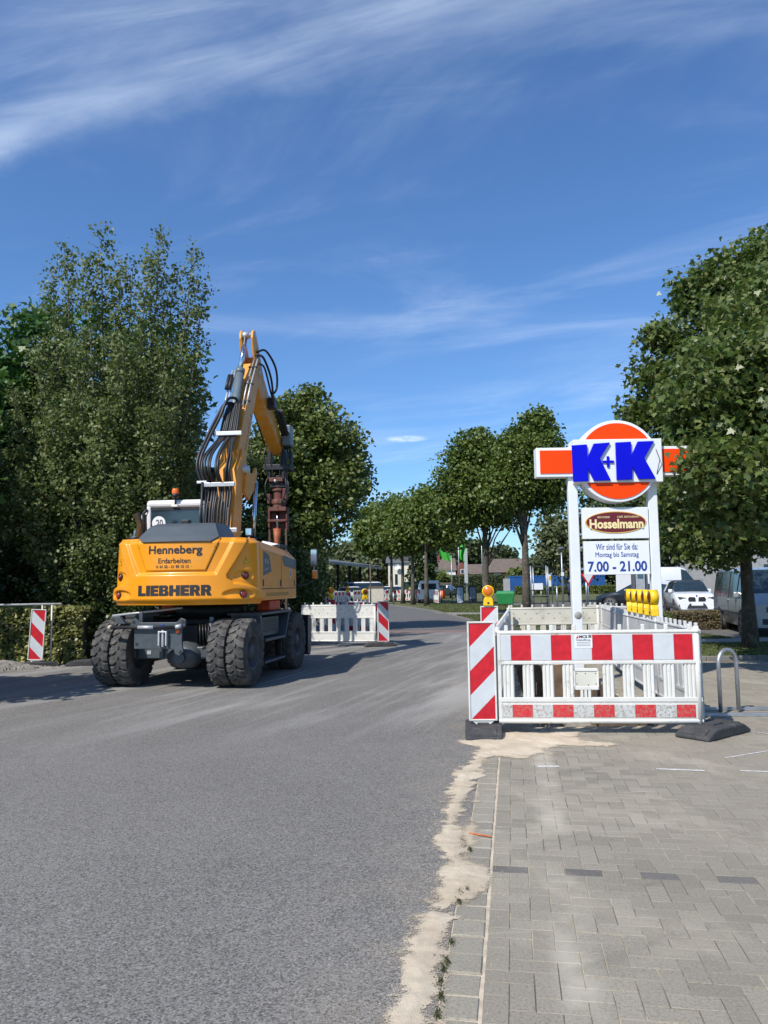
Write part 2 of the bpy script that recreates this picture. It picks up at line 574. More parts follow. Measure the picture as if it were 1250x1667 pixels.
SAND = (0.50, 0.40, 0.27)
def asphalt_material(name, base, dust=True):
    k = NT(name)
    c = k.mix(k.ramp(k.noise(0.5, 6, 0.6), 0.3, 0.7), tuple(b * 0.90 for b in base), tuple(b * 1.10 for b in base))
    vo = k.n('ShaderNodeTexVoronoi'); vo.inputs['Scale'].default_value = 125; k.lk(k.pos, vo.inputs['Vector'])
    sepc = k.n('ShaderNodeSeparateColor'); k.lk(vo.outputs['Color'], sepc.inputs[0])
    gr = k.math('ADD', k.math('MULTIPLY', sepc.outputs[0], 0.6), k.math('MULTIPLY', k.noise(60, 3, 0.75), 0.4))
    c = k.mix(k.ramp(gr, 0.52, 0.76, 0, 0.55), c, tuple(min(1, b * 1.75 + 0.02) for b in base))
    c = k.mix(k.ramp(gr, 0.46, 0.20, 0, 0.72), c, tuple(b * 0.26 for b in base))
    chip = k.math('MULTIPLY', k.ramp(sepc.outputs[1], 0.972, 0.99), k.ramp(vo.outputs['Distance'], 0.5, 0.35))
    c = k.mix(k.math('MULTIPLY', chip, 0.7), c, (0.45, 0.42, 0.36))
    if dust:
        # tyre-spread dust, swept round from the side entrance
        sw = k.noise(0.50, 7, 0.60, k.map(R(66), (4.2, 0.55, 1)), 0.5)
        entr = k.ramp(k.along(), 3.2, 8.0)
        c = k.mix(k.math('MULTIPLY', entr, k.ramp(sw, 0.46, 0.68, 0, 0.72)), c, (0.35, 0.338, 0.315))
        sw2 = k.noise(1.6, 7, 0.66, k.map(R(72), (8.0, 0.30, 1)), 0.2)
        c = k.mix(k.math('MULTIPLY', entr, k.ramp(sw2, 0.50, 0.72, 0, 0.50)), c, (0.36, 0.345, 0.32))
        # sand thins out beside the gutter
        av = k.across()
        near = k.ramp(av, -1.1, -0.25)
        g = k.math('MULTIPLY', near, k.ramp(k.noise(2.2, 6, 0.7), 0.38, 0.66))
        g = k.math('MULTIPLY', g, k.ramp(k.noise(150, 3, 0.7), 0.46, 0.62))
        c = k.mix(k.math('MULTIPLY', g, 0.5), c, SAND)
        dk = k.ramp(k.noise(0.9, 5, 0.7, k.map(R(80), (3.0, 0.5, 1))), 0.58, 0.72, 0, 0.22)
        c = k.mix(dk, c, tuple(b * 0.6 for b in base))
        spot = k.ramp(k.noise(1.9, 3, 0.5), 0.70, 0.76, 0, 0.35)
        c = k.mix(spot, c, tuple(b * 0.45 for b in base))
    return k.finish(c, 0.87, gr, 0.25, 0.004)
M_ASPH = asphalt_material('asphalt', (0.165, 0.156, 0.142))
M_ASPH2 = asphalt_material('asphalt_old', (0.125, 0.12, 0.112), False)

def paver_material(name, base, warm):
    k = NT(name)
    oi = k.n('ShaderNodeObjectInfo')
    rnd = k.math('FRACT', k.math('ADD', oi.outputs['Random'], k.geo.outputs['Random Per Island']))
    c = k.mix(rnd, tuple(b * 0.76 for b in base), tuple(b * 1.16 for b in base))
    c = k.mix(k.ramp(k.noise(0.45, 4), 0.35, 0.7), c, warm)
    gr = k.noise(75, 4, 0.8)
    c = k.mix(k.ramp(gr, 0.50, 0.33, 0, 0.65), c, tuple(b * 0.42 for b in base))
    c = k.mix(k.ramp(gr, 0.52, 0.70, 0, 0.5), c, tuple(min(1, b * 1.45) for b in base))
    c = k.mix(k.ramp(k.noise(0.8, 7, 0.7), 0.42, 0.70, 0, 0.35), c, tuple(b * 0.72 for b in base))
    d = k.ramp(k.noise(0.75, 8, 0.66, k.map(R(15), (0.7, 1.6, 1)), 0.6), 0.50, 0.70)
    c = k.mix(k.math('MULTIPLY', d, 0.48), c, (0.45, 0.40, 0.31))
    d_s = k.ramp(k.noise(1.3, 8, 0.7, k.map(R(10), (2.4, 0.55, 1)), 0.8), 0.60, 0.74)
    c = k.mix(k.math('MULTIPLY', d_s, 0.65), c, (0.56, 0.50, 0.395))
    tr = k.ramp(k.math('ABSOLUTE', k.math('SUBTRACT', k.across(), 0.38)), 0.14, 0.03)
    tr = k.math('MULTIPLY', tr, k.ramp(k.noise(1.6, 6, 0.65), 0.36, 0.62))
    c = k.mix(k.math('MULTIPLY', tr, 0.8), c, (0.44, 0.40, 0.32))
    rub = k.ramp(k.noise(1.1, 6, 0.7, k.map(R(-60), (0.4, 2.2, 1))), 0.57, 0.72, 0, 0.38)
    c = k.mix(rub, c, tuple(b * 0.55 for b in base))
    return k.finish(c, 0.90, gr, 0.6, 0.005)
M_PAVER = paver_material('concrete_paver', (0.285, 0.258, 0.203), (0.275, 0.243, 0.193))
M_PAVER_DARK = paver_material('dark_paver', (0.165, 0.155, 0.14), (0.17, 0.155, 0.135))
M_GUTTER = paver_material('gutter_concrete', (0.29, 0.265, 0.215), (0.30, 0.27, 0.21))
def sand_material(edge=False):
    k = NT('sand_thinning_out' if edge else 'sand')
    c = k.mix(k.ramp(k.noise(3, 6), 0.3, 0.7), (0.47, 0.385, 0.275), (0.62, 0.53, 0.40))
    c = k.mix(k.ramp(k.noise(190, 3, 0.75), 0.5, 0.75, 0, 0.4), c, (0.27, 0.21, 0.15))
    c = k.mix(k.ramp(k.noise(38, 3, 0.6), 0.70, 0.76, 0, 0.55), c, (0.16, 0.13, 0.10))
    c = k.mix(k.ramp(k.noise(120, 3, 0.7), 0.62, 0.75, 0, 0.5), c, (0.72, 0.64, 0.52))
    m = k.finish(c, 0.95, k.noise(160, 4, 0.7), 0.7, 0.008)
    if edge:
        # a thin scatter of grains: bare ground shows between them where the cover runs out
        at_ = k.n('ShaderNodeAttribute'); at_.attribute_name = 'cover'
        g = k.math('ADD', k.math('MULTIPLY', k.noise(135, 3, 0.7), 0.62), k.math('MULTIPLY', k.noise(9, 5, 0.7, k.map(R(5), (2.2, 0.7, 1))), 0.45))
        al = k.ramp(k.math('SUBTRACT', k.math('MULTIPLY', at_.outputs['Fac'], 0.78), k.math('SUBTRACT', g, 0.10)), -0.06, 0.06)
        k.lk(al, k.b.inputs['Alpha'])
    return m
M_SAND_EDGE = sand_material(True)
M_SAND = sand_material()
def grass_material(name, a, b, dry):
    k = NT(name)
    c = k.mix(k.ramp(k.noise(1.2, 6, 0.65), 0.3, 0.7), a, b)
    c = k.mix(k.ramp(k.noise(0.35, 7, 0.7), 0.45, 0.66), c, dry)
    c = k.mix(k.ramp(k.noise(45, 4, 0.75), 0.42, 0.75, 0, 0.7), c, tuple(x * 0.4 for x in a))
    return k.finish(c, 0.95, k.noise(40, 5, 0.75), 0.9, 0.05)
M_GRASS = grass_material('dry_grass', (0.075, 0.098, 0.03), (0.115, 0.125, 0.045), (0.20, 0.17, 0.085))
M_LAWN = grass_material('lawn', (0.065, 0.105, 0.025), (0.10, 0.14, 0.035), (0.15, 0.15, 0.06))
M_SOIL = mat('soil', (0.14, 0.10, 0.065), 0.95, var=0.3, vscale=5, bump=1.0, bscale=25)
M_KERB = mat('kerb_concrete', (0.19, 0.18, 0.165), 0.9, var=0.15, vscale=4, bump=0.4, bscale=120)  # concrete tone darkened to carry the shade over the near kerb
M_PATH = mat('path_paving', (0.235, 0.215, 0.185), 0.9, var=0.16, vscale=2, bump=0.4, bscale=60)
M_CHALK = mat('white_spray', (0.62, 0.62, 0.60), 0.85, var=0.15, vscale=30)
M_ORANGE_SPRAY = mat('orange_spray', (0.75, 0.16, 0.03), 0.8, var=0.2, vscale=30)

# --- ground sheet with the pit cut out
PIT = [(1.62, 8.75), (2.98, 8.75), (3.75, 15.2), (2.5, 15.2)]
def sheet_with_hole(name, material, outer, z):
    vs = [(*p, z) for p in outer] + [(*p, z) for p in PIT]
    fs = [(0, 1, 5, 4), (1, 2, 6, 5), (2, 3, 7, 6), (3, 0, 4, 7)]
    return MB().add(vs, fs).build(name, material)
g = sheet_with_hole('ground', M_GRASS, [(-420, -40), (420, -40), (420, 800), (-420, 800)], -0.016)
tag(g, 'dry grass ground spreading under everything', None, kind='structure')
def sheet(name, material, poly, z, kind='structure'):
    o = MB().add([(*p, z) for p in poly], [tuple(range(len(poly)))]).build(name, material)
    fixd = o.data.polygons[0].normal.z
    if fixd < 0:
        o.data.flip_normals()
    return tag(o, kind=kind)
e = lambda u, v: road(u, v)[:2]
edgeR = [e(-7, -0.17), e(13.5, -0.17), (3.2, 24.0), (3.58, 30), (3.5, 34.5), (2.9, 43.8), (1.75, 52), (0.2, 61), (-4, 67), (-14, 70), (-40, 72)]
edgeL = [(-16, -4), (-16, 14.2), (-9.2, 14.6), (-7.3, 15.6), (-6.5, 18), (-5.1, 30), (-4.9, 42), (-6.5, 52), (-12, 57), (-20, 59), (-40, 60)]
sheet('road', M_ASPH, edgeR[:3] + [(3.28, 25.6), (-5.6, 25.6)] + edgeL[4::-1], 0.0)
sheet('road_far', M_ASPH2, [(3.34, 26.9)] + edgeR[3:] + edgeL[:4:-1] + [(-5.5, 26.9)], 0.0)
sheet('crossing_strip', mat('red_paving', (0.20, 0.135, 0.115), 0.9, var=0.2, vscale=3), [(3.28, 25.6), (3.34, 26.9), (-5.5, 26.9), (-5.6, 25.6)], 0.001)

# --- paving bed (sand showing in the joints), with the pit cut out, and the pavers
M_BED = mat('joint_sand', (0.42, 0.355, 0.255), 0.95, var=0.25, vscale=5, col2=(0.13, 0.11, 0.085), m2=(0.44, 0.56))
paving = sheet_with_hole('paving', M_BED, [e(-3, 0), e(-3.2, 12), (12.5, 15.55), e(12.75, 0)], -0.0035)
tag(paving, kind='structure')
rng = np.random.default_rng(5)
UNIT = 0.1
def inside_pit(x, y, m=0.06):
    n = len(PIT)
    for i in range(n):
        a = PIT[i]; b = PIT[(i + 1) % n]
        nx, ny = (b[1] - a[1]), -(b[0] - a[0])
        l = math.hypot(nx, ny)
        if ((x - a[0]) * nx + (y - a[1]) * ny) / l > m:
            return False
    return True
def cam_px(p):
    q = cam_inv @ Vector((p[0], p[1], p[2] - CAM_H))
    return (625 + F_PX * q.x / -q.z, 833.5 - F_PX * q.y / -q.z, -q.z) if q.z < -0.1 else None
cam_inv = CAM_M.to_3x3().inverted()
u_dark = 1.555
bricks = []
for i in range(-1, 125):
    for j in range(-30, 130):
        m = (i - j) % 4
        if m == 0: w, l = 2, 1
        elif m == 3: w, l = 1, 2
        else: continue
        if i == -1:
            if m != 0: continue
            i_, w = 0, 1
        else: i_ = i
        v0 = i_ * UNIT; uu0 = j * UNIT - 0.095
        vc = v0 + w * UNIT / 2; uc = uu0 + l * UNIT / 2
        x, y, _ = road(uc, vc)
        if y > 15.42 or y < 2.0 or inside_pit(x, y): continue
        if vc > 1.2 + (y - 2) * 0.62 + 0.6: continue
        pp = cam_px((x, y, 0))
        vis = pp and -20 < pp[0] < 1270 and pp[1] < 1690
        dark = (w == 2 and abs(uc - u_dark) < 0.049)
        bricks.append((x, y, w, l, dark, vis, (x * x + y * y)))
def brick_mesh(w, l, material):
    g2 = 0.0020; c = 0.0022
    hw = w * UNIT / 2 - g2; hl = l * UNIT / 2 - g2
    lo = [(-hw, -hl, -0.03), (hw, -hl, -0.03), (hw, hl, -0.03), (-hw, hl, -0.03)]
    md = [(a, b, -c) for a, b, _ in lo]
    tp = [(a * (1 - c / abs(a)), b * (1 - c / abs(b)), 0) for a, b, _ in lo]
    vs = lo + md + tp
    fs = []
    for s0 in (0, 4):
        for k in range(4):
            fs.append((s0 + k, s0 + (k + 1) % 4, s0 + 4 + (k + 1) % 4, s0 + 4 + k))
    fs.append((8, 9, 10, 11))
    return vs, fs
bshape = {(1, 1): brick_mesh(1, 1, None), (2, 1): brick_mesh(2, 1, None), (1, 2): brick_mesh(1, 2, None)}
bmesh_cache = {}
for key, (vs, fs) in bshape.items():
    for dk in (False, True):
        bmesh_cache[(key, dk)] = MB().add(vs, fs).mesh('paver', M_PAVER_DARK if dk else M_PAVER)
bricks.sort(key=lambda b: (not b[5], b[6]))
for b in bricks[:290]:
    o = bpy.data.objects.new('paver', bmesh_cache[((b[2], b[3]), b[4])])
    link(o, paving)
    o.location = (b[0], b[1], rng.normal(0, 0.0009))
    o.rotation_euler = (rng.normal(0, 0.004), rng.normal(0, 0.004), -RH + rng.normal(0, 0.006))
mb = MB(); mbd = MB()
ca, sa = math.cos(-RH), math.sin(-RH)
for b in bricks[290:]:
    vs, fs = bshape[(b[2], b[3])]
    dz = rng.normal(0, 0.0009); tx = rng.normal(0, 0.004); ty = rng.normal(0, 0.004); a = rng.normal(0, 0.006)
    c2, s2 = math.cos(-RH + a), math.sin(-RH + a)
    (mbd if b[4] else mb).add([(b[0] + c2 * x - s2 * y, b[1] + s2 * x + c2 * y, z + dz + x * tx + y * ty) for x, y, z in vs], fs)
tag(mb.build('paver_field', M_PAVER, paving), kind='stuff')
if mbd.v: tag(mbd.build('dark_paver_field', M_PAVER_DARK, paving), kind='stuff')

# --- gutter row
M_GBED = mat('gutter_sand', (0.50, 0.42, 0.31), 0.95, var=0.2, vscale=12)
gutter = sheet('gutter', M_GBED, [e(-3, -0.17), e(-3, 0), e(13.4, 0), e(13.4, -0.17)], -0.0038)
def stone_mesh(w, l):
    hw, hl, c = w / 2 - 0.0045, l / 2 - 0.0045, 0.006
    lo = [(-hw, -hl, -0.03), (hw, -hl, -0.03), (hw, hl, -0.03), (-hw, hl, -0.03)]
    md = [(a, b, -c) for a, b, _ in lo]
    tp = [(a - math.copysign(c, a), b - math.copysign(c, b), 0) for a, b, _ in lo]
    fs = [(s0 + k, s0 + (k + 1) % 4, s0 + 4 + (k + 1) % 4, s0 + 4 + k) for s0 in (0, 4) for k in range(4)] + [(8, 9, 10, 11)]
    return MB().add(lo + md + tp, fs).mesh('gutter_stone', M_GUTTER)
gm = stone_mesh(0.158, 0.17)
for k in range(88):
    u = -1.6 + k * 0.17
    o = bpy.data.objects.new('gutter_stone', gm); link(o, gutter)
    o.location = road(u, -0.0885, 0.001 + rng.normal(0, 0.0015))
    o.rotation_euler = (rng.normal(0, 0.008), rng.normal(0, 0.008), -RH + rng.normal(0, 0.008))

# --- pit walls and floor
PD = -0.75
pv = [(*p, -0.008) for p in PIT] + [(p[0] * 0.94 + 2.7 * 0.06, p[1] * 0.985 + 11.9 * 0.015, PD) for p in PIT]
pit = MB().add(pv, [(0, 1, 5, 4)[::-1], (1, 2, 6, 5)[::-1], (2, 3, 7, 6)[::-1], (3, 0, 4, 7)[::-1], (4, 5, 6, 7)]).build('pit', M_SOIL)
tag(pit, kind='structure')

# --- loose sand along the gutter and in front of the barrier
left_px = [(628, 1700), (637, 1660), (655, 1570), (688, 1490), (722, 1448), (738, 1415), (722, 1385), (718, 1330), (735, 1290), (752, 1255), (780, 1218), (812, 1211)]
right_px = [(695, 1700), (703, 1667), (722, 1570), (750, 1480), (800, 1432), (800, 1415), (750, 1395), (752, 1345), (762, 1305), (775, 1262), (795, 1235), (824, 1212)]
lp = sorted([(gnd(*p).y, gnd(*p).x) for p in left_px]); rp = sorted([(gnd(*p).y, gnd(*p).x) for p in right_px])
gx = np.arange(-0.5, 2.6, 0.0125); gy = np.arange(2.55, 8.75, 0.0125)
XX, YY = np.meshgrid(gx, gy)
lx = np.interp(YY, [a for a, _ in lp], [b for _, b in lp]); rx = np.interp(YY, [a for a, _ in rp], [b for _, b in rp])
wig = fbm(XX * 3.0, YY * 3.0, 3, 5) * 0.10 + fbm(XX * 16, YY * 16, 4, 4) * 0.07
d1 = np.minimum(XX - lx, rx - 0.02 - XX) + wig
d1 = np.where(YY > lp[-1][0] + 0.05, -1, d1)
# sand washed over gutter stones and joints
vv = (XX - L0.x) * VX + (YY - L0.y) * VY
uu = (XX - L0.x) * UX + (YY - L0.y) * UY
d2 = 0.01 - np.abs(vv + 0.15) + fbm(XX * 2.2, YY * 2.2, 9, 5) * 0.14 - 0.03
d2 = np.where(uu > 5.0, -1, d2)
# heap fanning out in front of the barrier
e1 = 1 - np.sqrt(((XX - 1.55) / 0.62) ** 2 + ((YY - 8.12) / 0.42) ** 2)
d3 = e1 * 0.3 + fbm(XX * 3.0, YY * 4.0, 12, 6) * 0.26
e2 = 1 - np.sqrt(((XX - 1.18) / 0.35) ** 2 + ((YY - 7.75) / 0.55) ** 2)
d4 = e2 * 0.3 + fbm(XX * 3.5, YY * 3.5, 15, 6) * 0.2
dd = np.maximum(np.maximum(d1, d2), np.maximum(d3, d4))
cov = np.clip((dd + 0.150) / 0.25, 0, 1)
hh = np.clip(dd, 0.0, 0.16) * 0.10 + np.clip(dd * 12, 0, 1) * (fbm(XX * 22, YY * 22, 6, 3) * 0.004 + fbm(XX * 60, YY * 60, 7, 2) * 0.002)
hh = np.maximum(hh, 0) + 0.0042
ny, nx = hh.shape
keep = (cov[:-1, :-1] > 0) | (cov[1:, :-1] > 0) | (cov[:-1, 1:] > 0) | (cov[1:, 1:] > 0)
idx = np.arange(ny * nx).reshape(ny, nx)
q = np.stack([idx[:-1, :-1][keep], idx[:-1, 1:][keep], idx[1:, 1:][keep], idx[1:, :-1][keep]], 1)
used, inv = np.unique(q, return_inverse=True)
V = np.stack([XX.ravel()[used], YY.ravel()[used], hh.ravel()[used]], 1)
mb = MB(); mb.v = [tuple(p) for p in V]; mb.f = [tuple(r) for r in inv.reshape(-1, 4)]; mb.sm = [True] * len(mb.f)
o = mb.build('sand', M_SAND_EDGE)
at_ = o.data.attributes.new('cover', 'FLOAT', 'POINT'); at_.data.foreach_set('value', cov.ravel()[used].astype(np.float32))
tag(o, 'loose pale sand spilled along the gutter and before the barrier', 'sand', kind='stuff')
# sand grains thrown onto the asphalt
mb = MB()
rs = np.random.default_rng(8)
for k in range(1500):
    yy_ = rs.uniform(2.7, 8.0)
    lxx = np.interp(yy_, [a for a, _ in lp], [b for _, b in lp])
    xx_ = lxx - abs(rs.normal(0, 0.09)) + 0.05 if rs.random() < 0.7 else lxx + rs.uniform(0, 0.4)
    s_ = rs.uniform(0.0008, 0.0026)
    mb.add([(xx_ - s_, yy_ - s_, 0), (xx_ + s_, yy_ - s_, 0), (xx_, yy_ + s_, 0), (xx_, yy_, s_ * 1.5)], [(0, 1, 3), (1, 2, 3), (2, 0, 3)])
tag(mb.build('sand_grains', M_SAND), 'scattered sand grains on asphalt beside the gutter', 'sand', kind='stuff')
# small weeds growing in the joint
M_WEED = leaf_mat('weed', (0.03, 0.045, 0.012), (0.06, 0.075, 0.02), (0.12, 0.12, 0.04))
wp = [(716, 1600), (722, 1580), (718, 1625), (712, 1655), (735, 1535), (728, 1568), (747, 1470), (750, 1455), (765, 1385), (760, 1450)]
P = []
for (a, b) in wp:
    c = gnd(a, b)
    n_ = int(rs.integers(40, 110))
    P.append(np.stack([c.x + rs.normal(0, 0.007, n_), c.y + rs.normal(0, 0.022, n_), 0.006 + np.abs(rs.normal(0.004, 0.004, n_))], 1))
P = np.concatenate(P)
tag(leaves('weeds', M_WEED, P, np.tile([0, 0, 0.5], (len(P), 1)), 0.0085, 'plain', rs), 'tiny weeds in the sandy gutter joint', 'weeds', kind='stuff')

# --- sprayed survey marks on the paving
def mark(name, a, b, w, material, label, z=0.0035):
    a = gnd(*a); b = gnd(*b); d = (b - a).normalized(); n = Vector((-d.y, d.x, 0)) * w / 2
    N = 24; vs = []; fs = []
    for k in range(N + 1):
        p = a.lerp(b, k / N); j = rs.uniform(0.55, 1.15)
        vs += [tuple(p - n * j + Vector((0, 0, z))), tuple(p + n * rs.uniform(0.55, 1.15) + Vector((0, 0, z)))]
    for k in range(N):
        fs.append((2 * k, 2 * k + 2, 2 * k + 3, 2 * k + 1))
    o = MB().add(vs, fs).build(name, material)
    if o.data.polygons[0].normal.z < 0: o.data.flip_normals()
    return tag(o, label, 'paint mark')
mark('survey_mark', (763, 1358), (799, 1364), 0.022, M_ORANGE_SPRAY, 'short orange spray line across the gutter stones', 0.009)
mark('survey_mark', (875, 1248), (910, 1248), 0.05, M_CHALK, 'short white sprayed dash on paving near the sand')
mark('survey_mark', (1068, 1252), (1147, 1255), 0.04, M_CHALK, 'longer white sprayed dash on paving below the right foot')
mark('survey_mark', (1205, 1255), (1262, 1257), 0.03, M_CHALK, 'faint white sprayed dash at the right picture edge')
mark('survey_mark', (1180, 1234), (1255, 1222), 0.02, M_CHALK, 'thin slanting white line on the paving behind rubber foot')
mark('survey_mark', (1192, 1188), (1262, 1196), 0.02, M_CHALK, 'thin white line on paving below the bicycle stand')

# --- beyond the paving on the right: kerb, grass, footpath, lawn, car park
kerb = empty('kerb', (0, 0, 0)); tag(kerb, kind='structure')
km = MB().box(-0.495, 0.495, -0.06, 0.06, -0.1, 0.085).mesh('kerb_stone', M_KERB)
for k in range(9):
    o = bpy.data.objects.new('kerb_stone', km); link(o, kerb); o.location = (4.9 + k * 1.0, 15.62 + 0.0 * k, rng.normal(0, 0.003))
    bm2 = o.modifiers.new('bevel', 'BEVEL'); bm2.width = 0.012; bm2.segments = 2
sheet('grass_strip', M_LAWN, [(4.4, 15.69), (16, 15.69), (16, 19.0), (4.9, 19.0)], 0.07)
sheet('footpath', M_PATH, [(4.9, 19.0), (18, 19.0), (18, 21.6), (11.8, 21.2), (5.3, 20.6)], 0.04)
sheet('lawn', M_LAWN, [(5.3, 20.6), (9.6, 21.05), (9.2, 23.4), (5.9, 24.4)], 0.03)
sheet('car_park', M_ASPH2, [(9.7, 21.1), (60, 24), (60, 80), (9.5, 62), (6.8, 47), (5.6, 36.5), (5.9, 24.6), (9.2, 23.6)], 0.012)
sheet('side_path', M_PATH, [(2.6, 43.6), (6.2, 42.0), (6.0, 39.3), (3.3, 39.8)], 0.006)
# kerb along the far road
mb = MB()
for a, b in zip(edgeR[3:-1], edgeR[4:]):
    d = Vector((b[0] - a[0], b[1] - a[1], 0)); n_ = Vector((d.y, -d.x, 0)).normalized() * 0.12
    mb.hexa([(a[0], a[1], -0.02), (b[0], b[1], -0.02), (b[0] + n_.x, b[1] + n_.y, -0.02), (a[0] + n_.x, a[1] + n_.y, -0.02)],
            [(a[0], a[1], 0.08), (b[0], b[1], 0.08), (b[0] + n_.x, b[1] + n_.y, 0.08), (a[0] + n_.x, a[1] + n_.y, 0.08)])
tag(mb.build('kerb_far', M_KERB), kind='structure')
# grass blades on the near strips
def blades(name, poly_x, poly_y, z, n, h, material, label):
    r = np.random.default_rng(n)
    x = r.uniform(*poly_x, n); y = r.uniform(*poly_y, n)
    P = np.stack([x, y, np.full(n, z) + h * 0.4], 1)
    return tag(leaves(name, material, P, np.tile([0.0, -1.0, 0.25], (n, 1)), h, 'plain', r, jitter=0.6), label, 'grass', kind='stuff')
M_BLADE = leaf_mat('grass_blade', (0.06, 0.08, 0.02), (0.10, 0.125, 0.035), (0.20, 0.19, 0.08), 0.3, 0.6)
blades('grass', (4.6, 12.5), (15.72, 18.9), 0.075, 16000, 0.05, M_BLADE, 'mown grass on the strip below the maple')
blades('grass', (5.5, 9.3), (20.8, 23.6), 0.03, 9000, 0.06, M_BLADE, 'green grass in front of the low hedge')
blades('grass', (3.6, 7.5), (28.5, 39), 0.0, 9000, 0.10, M_BLADE, 'dry grass on the verge behind the pit')
blades('grass', (3.1, 9), (44, 62), 0.0, 12000, 0.10, M_BLADE, 'dry yellowish grass under the far linden row')
# ================================================================== SIGN, BARRIERS, BEACONS, LAMPS
M_WHITE_PL = mat('white_plastic', (0.66, 0.65, 0.60), 0.45, var=0.07, vscale=3, dirt=(0.34, 0.30, 0.23), dirt_m=(0.54, 0.78), dscale=11)
M_WHITE_OLD = mat('weathered_white_plastic', (0.60, 0.58, 0.50), 0.5, var=0.08, vscale=3, dirt=(0.33, 0.29, 0.20), dirt_m=(0.50, 0.78), dscale=3.2)
M_WHITE_GREY = mat('greyish_white_plastic', (0.55, 0.55, 0.54), 0.5, var=0.08, vscale=3, dirt=(0.33, 0.31, 0.27), dirt_m=(0.52, 0.8), dscale=4)
M_RED_F = mat('red_reflective_film', (0.52, 0.010, 0.020), 0.4, var=0.16, vscale=14, dirt=(0.40, 0.10, 0.09), dirt_m=(0.66, 0.85), dscale=22)
M_WHITE_F = mat('white_reflective_film', (0.56, 0.585, 0.60), 0.35, var=0.05, vscale=8, dirt=(0.42, 0.41, 0.38), dirt_m=(0.58, 0.85), dscale=7)
M_MUDDY = mat('mud_spattered_film', (0.52, 0.53, 0.52), 0.6, var=0.06, vscale=8, dirt=(0.27, 0.22, 0.15), dirt_m=(0.44, 0.66), dscale=38)
M_MUDDY_R = mat('mud_spattered_red_film', (0.55, 0.02, 0.03), 0.6, var=0.06, vscale=8, dirt=(0.30, 0.20, 0.14), dirt_m=(0.46, 0.68), dscale=38)
M_RUBBER = mat('recycled_rubber', (0.045, 0.045, 0.046), 0.85, var=0.25, vscale=9, bump=0.5, bscale=70, dirt=(0.16, 0.14, 0.11), dirt_m=(0.52, 0.8), dscale=6)
M_DARKHOLE = mat('hole_shadow', (0.03, 0.03, 0.03), 0.9)
M_GALV = mat('galvanised_steel', (0.42, 0.44, 0.46), 0.42, 0.75, var=0.18, vscale=12)
M_SIGN_W = mat('sign_white', (0.76, 0.78, 0.80), 0.4, var=0.02, vscale=2)
M_POST_W = mat('post_white', (0.74, 0.76, 0.77), 0.4, var=0.04, vscale=3)
M_SIGN_O = mat('sign_orange', (0.92, 0.060, 0.001), 0.5, var=0.03, vscale=2, spec=0.2)
M_SIGN_B = mat('sign_blue', (0.002, 0.003, 0.56), 0.4, var=0.06, vscale=2, spec=0.2)
M_TXT_B = mat('lettering_blue', (0.01, 0.045, 0.27), 0.5, var=0.03)
M_OVAL = mat('oval_maroon', (0.13, 0.012, 0.018), 0.4, var=0.05)
M_OVAL_E = mat('oval_cream_rim', (0.72, 0.42, 0.10), 0.4, var=0.04)
M_CREAM = mat('lettering_cream', (0.85, 0.70, 0.36), 0.45, var=0.04)
M_LAMP_Y = mat('lamp_yellow', (0.80, 0.50, 0.008), 0.35, var=0.06, vscale=9)
M_AMBER = mat('amber_lens', (0.62, 0.15, 0.006), 0.18, var=0.3, vscale=90, spec=0.7)
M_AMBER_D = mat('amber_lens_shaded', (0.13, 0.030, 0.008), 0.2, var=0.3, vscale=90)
M_BLACK = mat('black_plastic', (0.018, 0.018, 0.02), 0.5, var=0.2)
M_PRINT = mat('black_print', (0.02, 0.02, 0.022), 0.5, var=0.05)

# ------------------------------------------------------------------ illuminated shop sign on two posts
SY = 12.2
sx0 = 3.0
sign = empty('shop_sign', (3.67, SY, 0), 0, 'tall white pylon sign with orange disc and big blue K letters', 'sign')
def S(px, py, sy=SY):
    p = at(px, py, sy)
    return (p.x - 3.67, p.z)
for x in (-0.66, 0.60):
    MB().box(x - 0.075, x + 0.075, -0.06, 0.06, 0.0, 3.75).build('post', M_POST_W, sign, 0.012)
MB().lathe([(-0.066, 0), (-0.066, 0.055), (-0.06, 0.06)], 20, 'y', c=(-0.655, 0, 1.08)).build('access_cap', mat('cap_grey', (0.30, 0.30, 0.27), 0.6), sign)
cx, cz, rad = S(1000, 753)[0], S(1000, 753)[1], 0.655
def disc_poly(r, lo=None, hi=None, n=72):
    P = [(cx + r * math.cos(2 * math.pi * k / n), cz + r * math.sin(2 * math.pi * k / n)) for k in range(n)]
    if lo is not None: P = clip_poly(P, 0, -1, -lo)
    if hi is not None: P = clip_poly(P, 0, 1, hi)
    return P
disc = MB().prism(disc_poly(rad), -0.16, 0.14).build('disc', M_SIGN_W, sign, 0.01)
b_lo, b_hi = cz - 0.345, cz + 0.345
MB().prism(disc_poly(rad - 0.05, lo=b_hi + 0.004), -0.172, -0.158).build('orange_field', M_SIGN_O, disc)
MB().prism(disc_poly(rad - 0.05, hi=b_lo - 0.004), -0.172, -0.158).build('orange_field', M_SIGN_O, disc)
arm = MB().box(cx - 1.27, cx - 0.69, -0.11, 0.10, cz - 0.235, cz + 0.235).build('arm', M_SIGN_W, sign, 0.008)
MB().box(cx - 1.215, cx - 0.705, -0.122, -0.108, cz - 0.18, cz + 0.19).build('orange_field', M_SIGN_O, arm)
arm = MB().box(cx + 0.69, cx + 1.27, -0.11, 0.10, cz - 0.235, cz + 0.235).build('arm', M_SIGN_W, sign, 0.008)
MB().box(cx + 0.705, cx + 1.215, -0.122, -0.108, cz - 0.18, cz + 0.19).build('orange_field', M_SIGN_O, arm)
band_ = MB().box(cx - 0.70, cx + 0.70, -0.195, 0.15, b_lo, b_hi).build('name_band', M_SIGN_W, sign, 0.01)
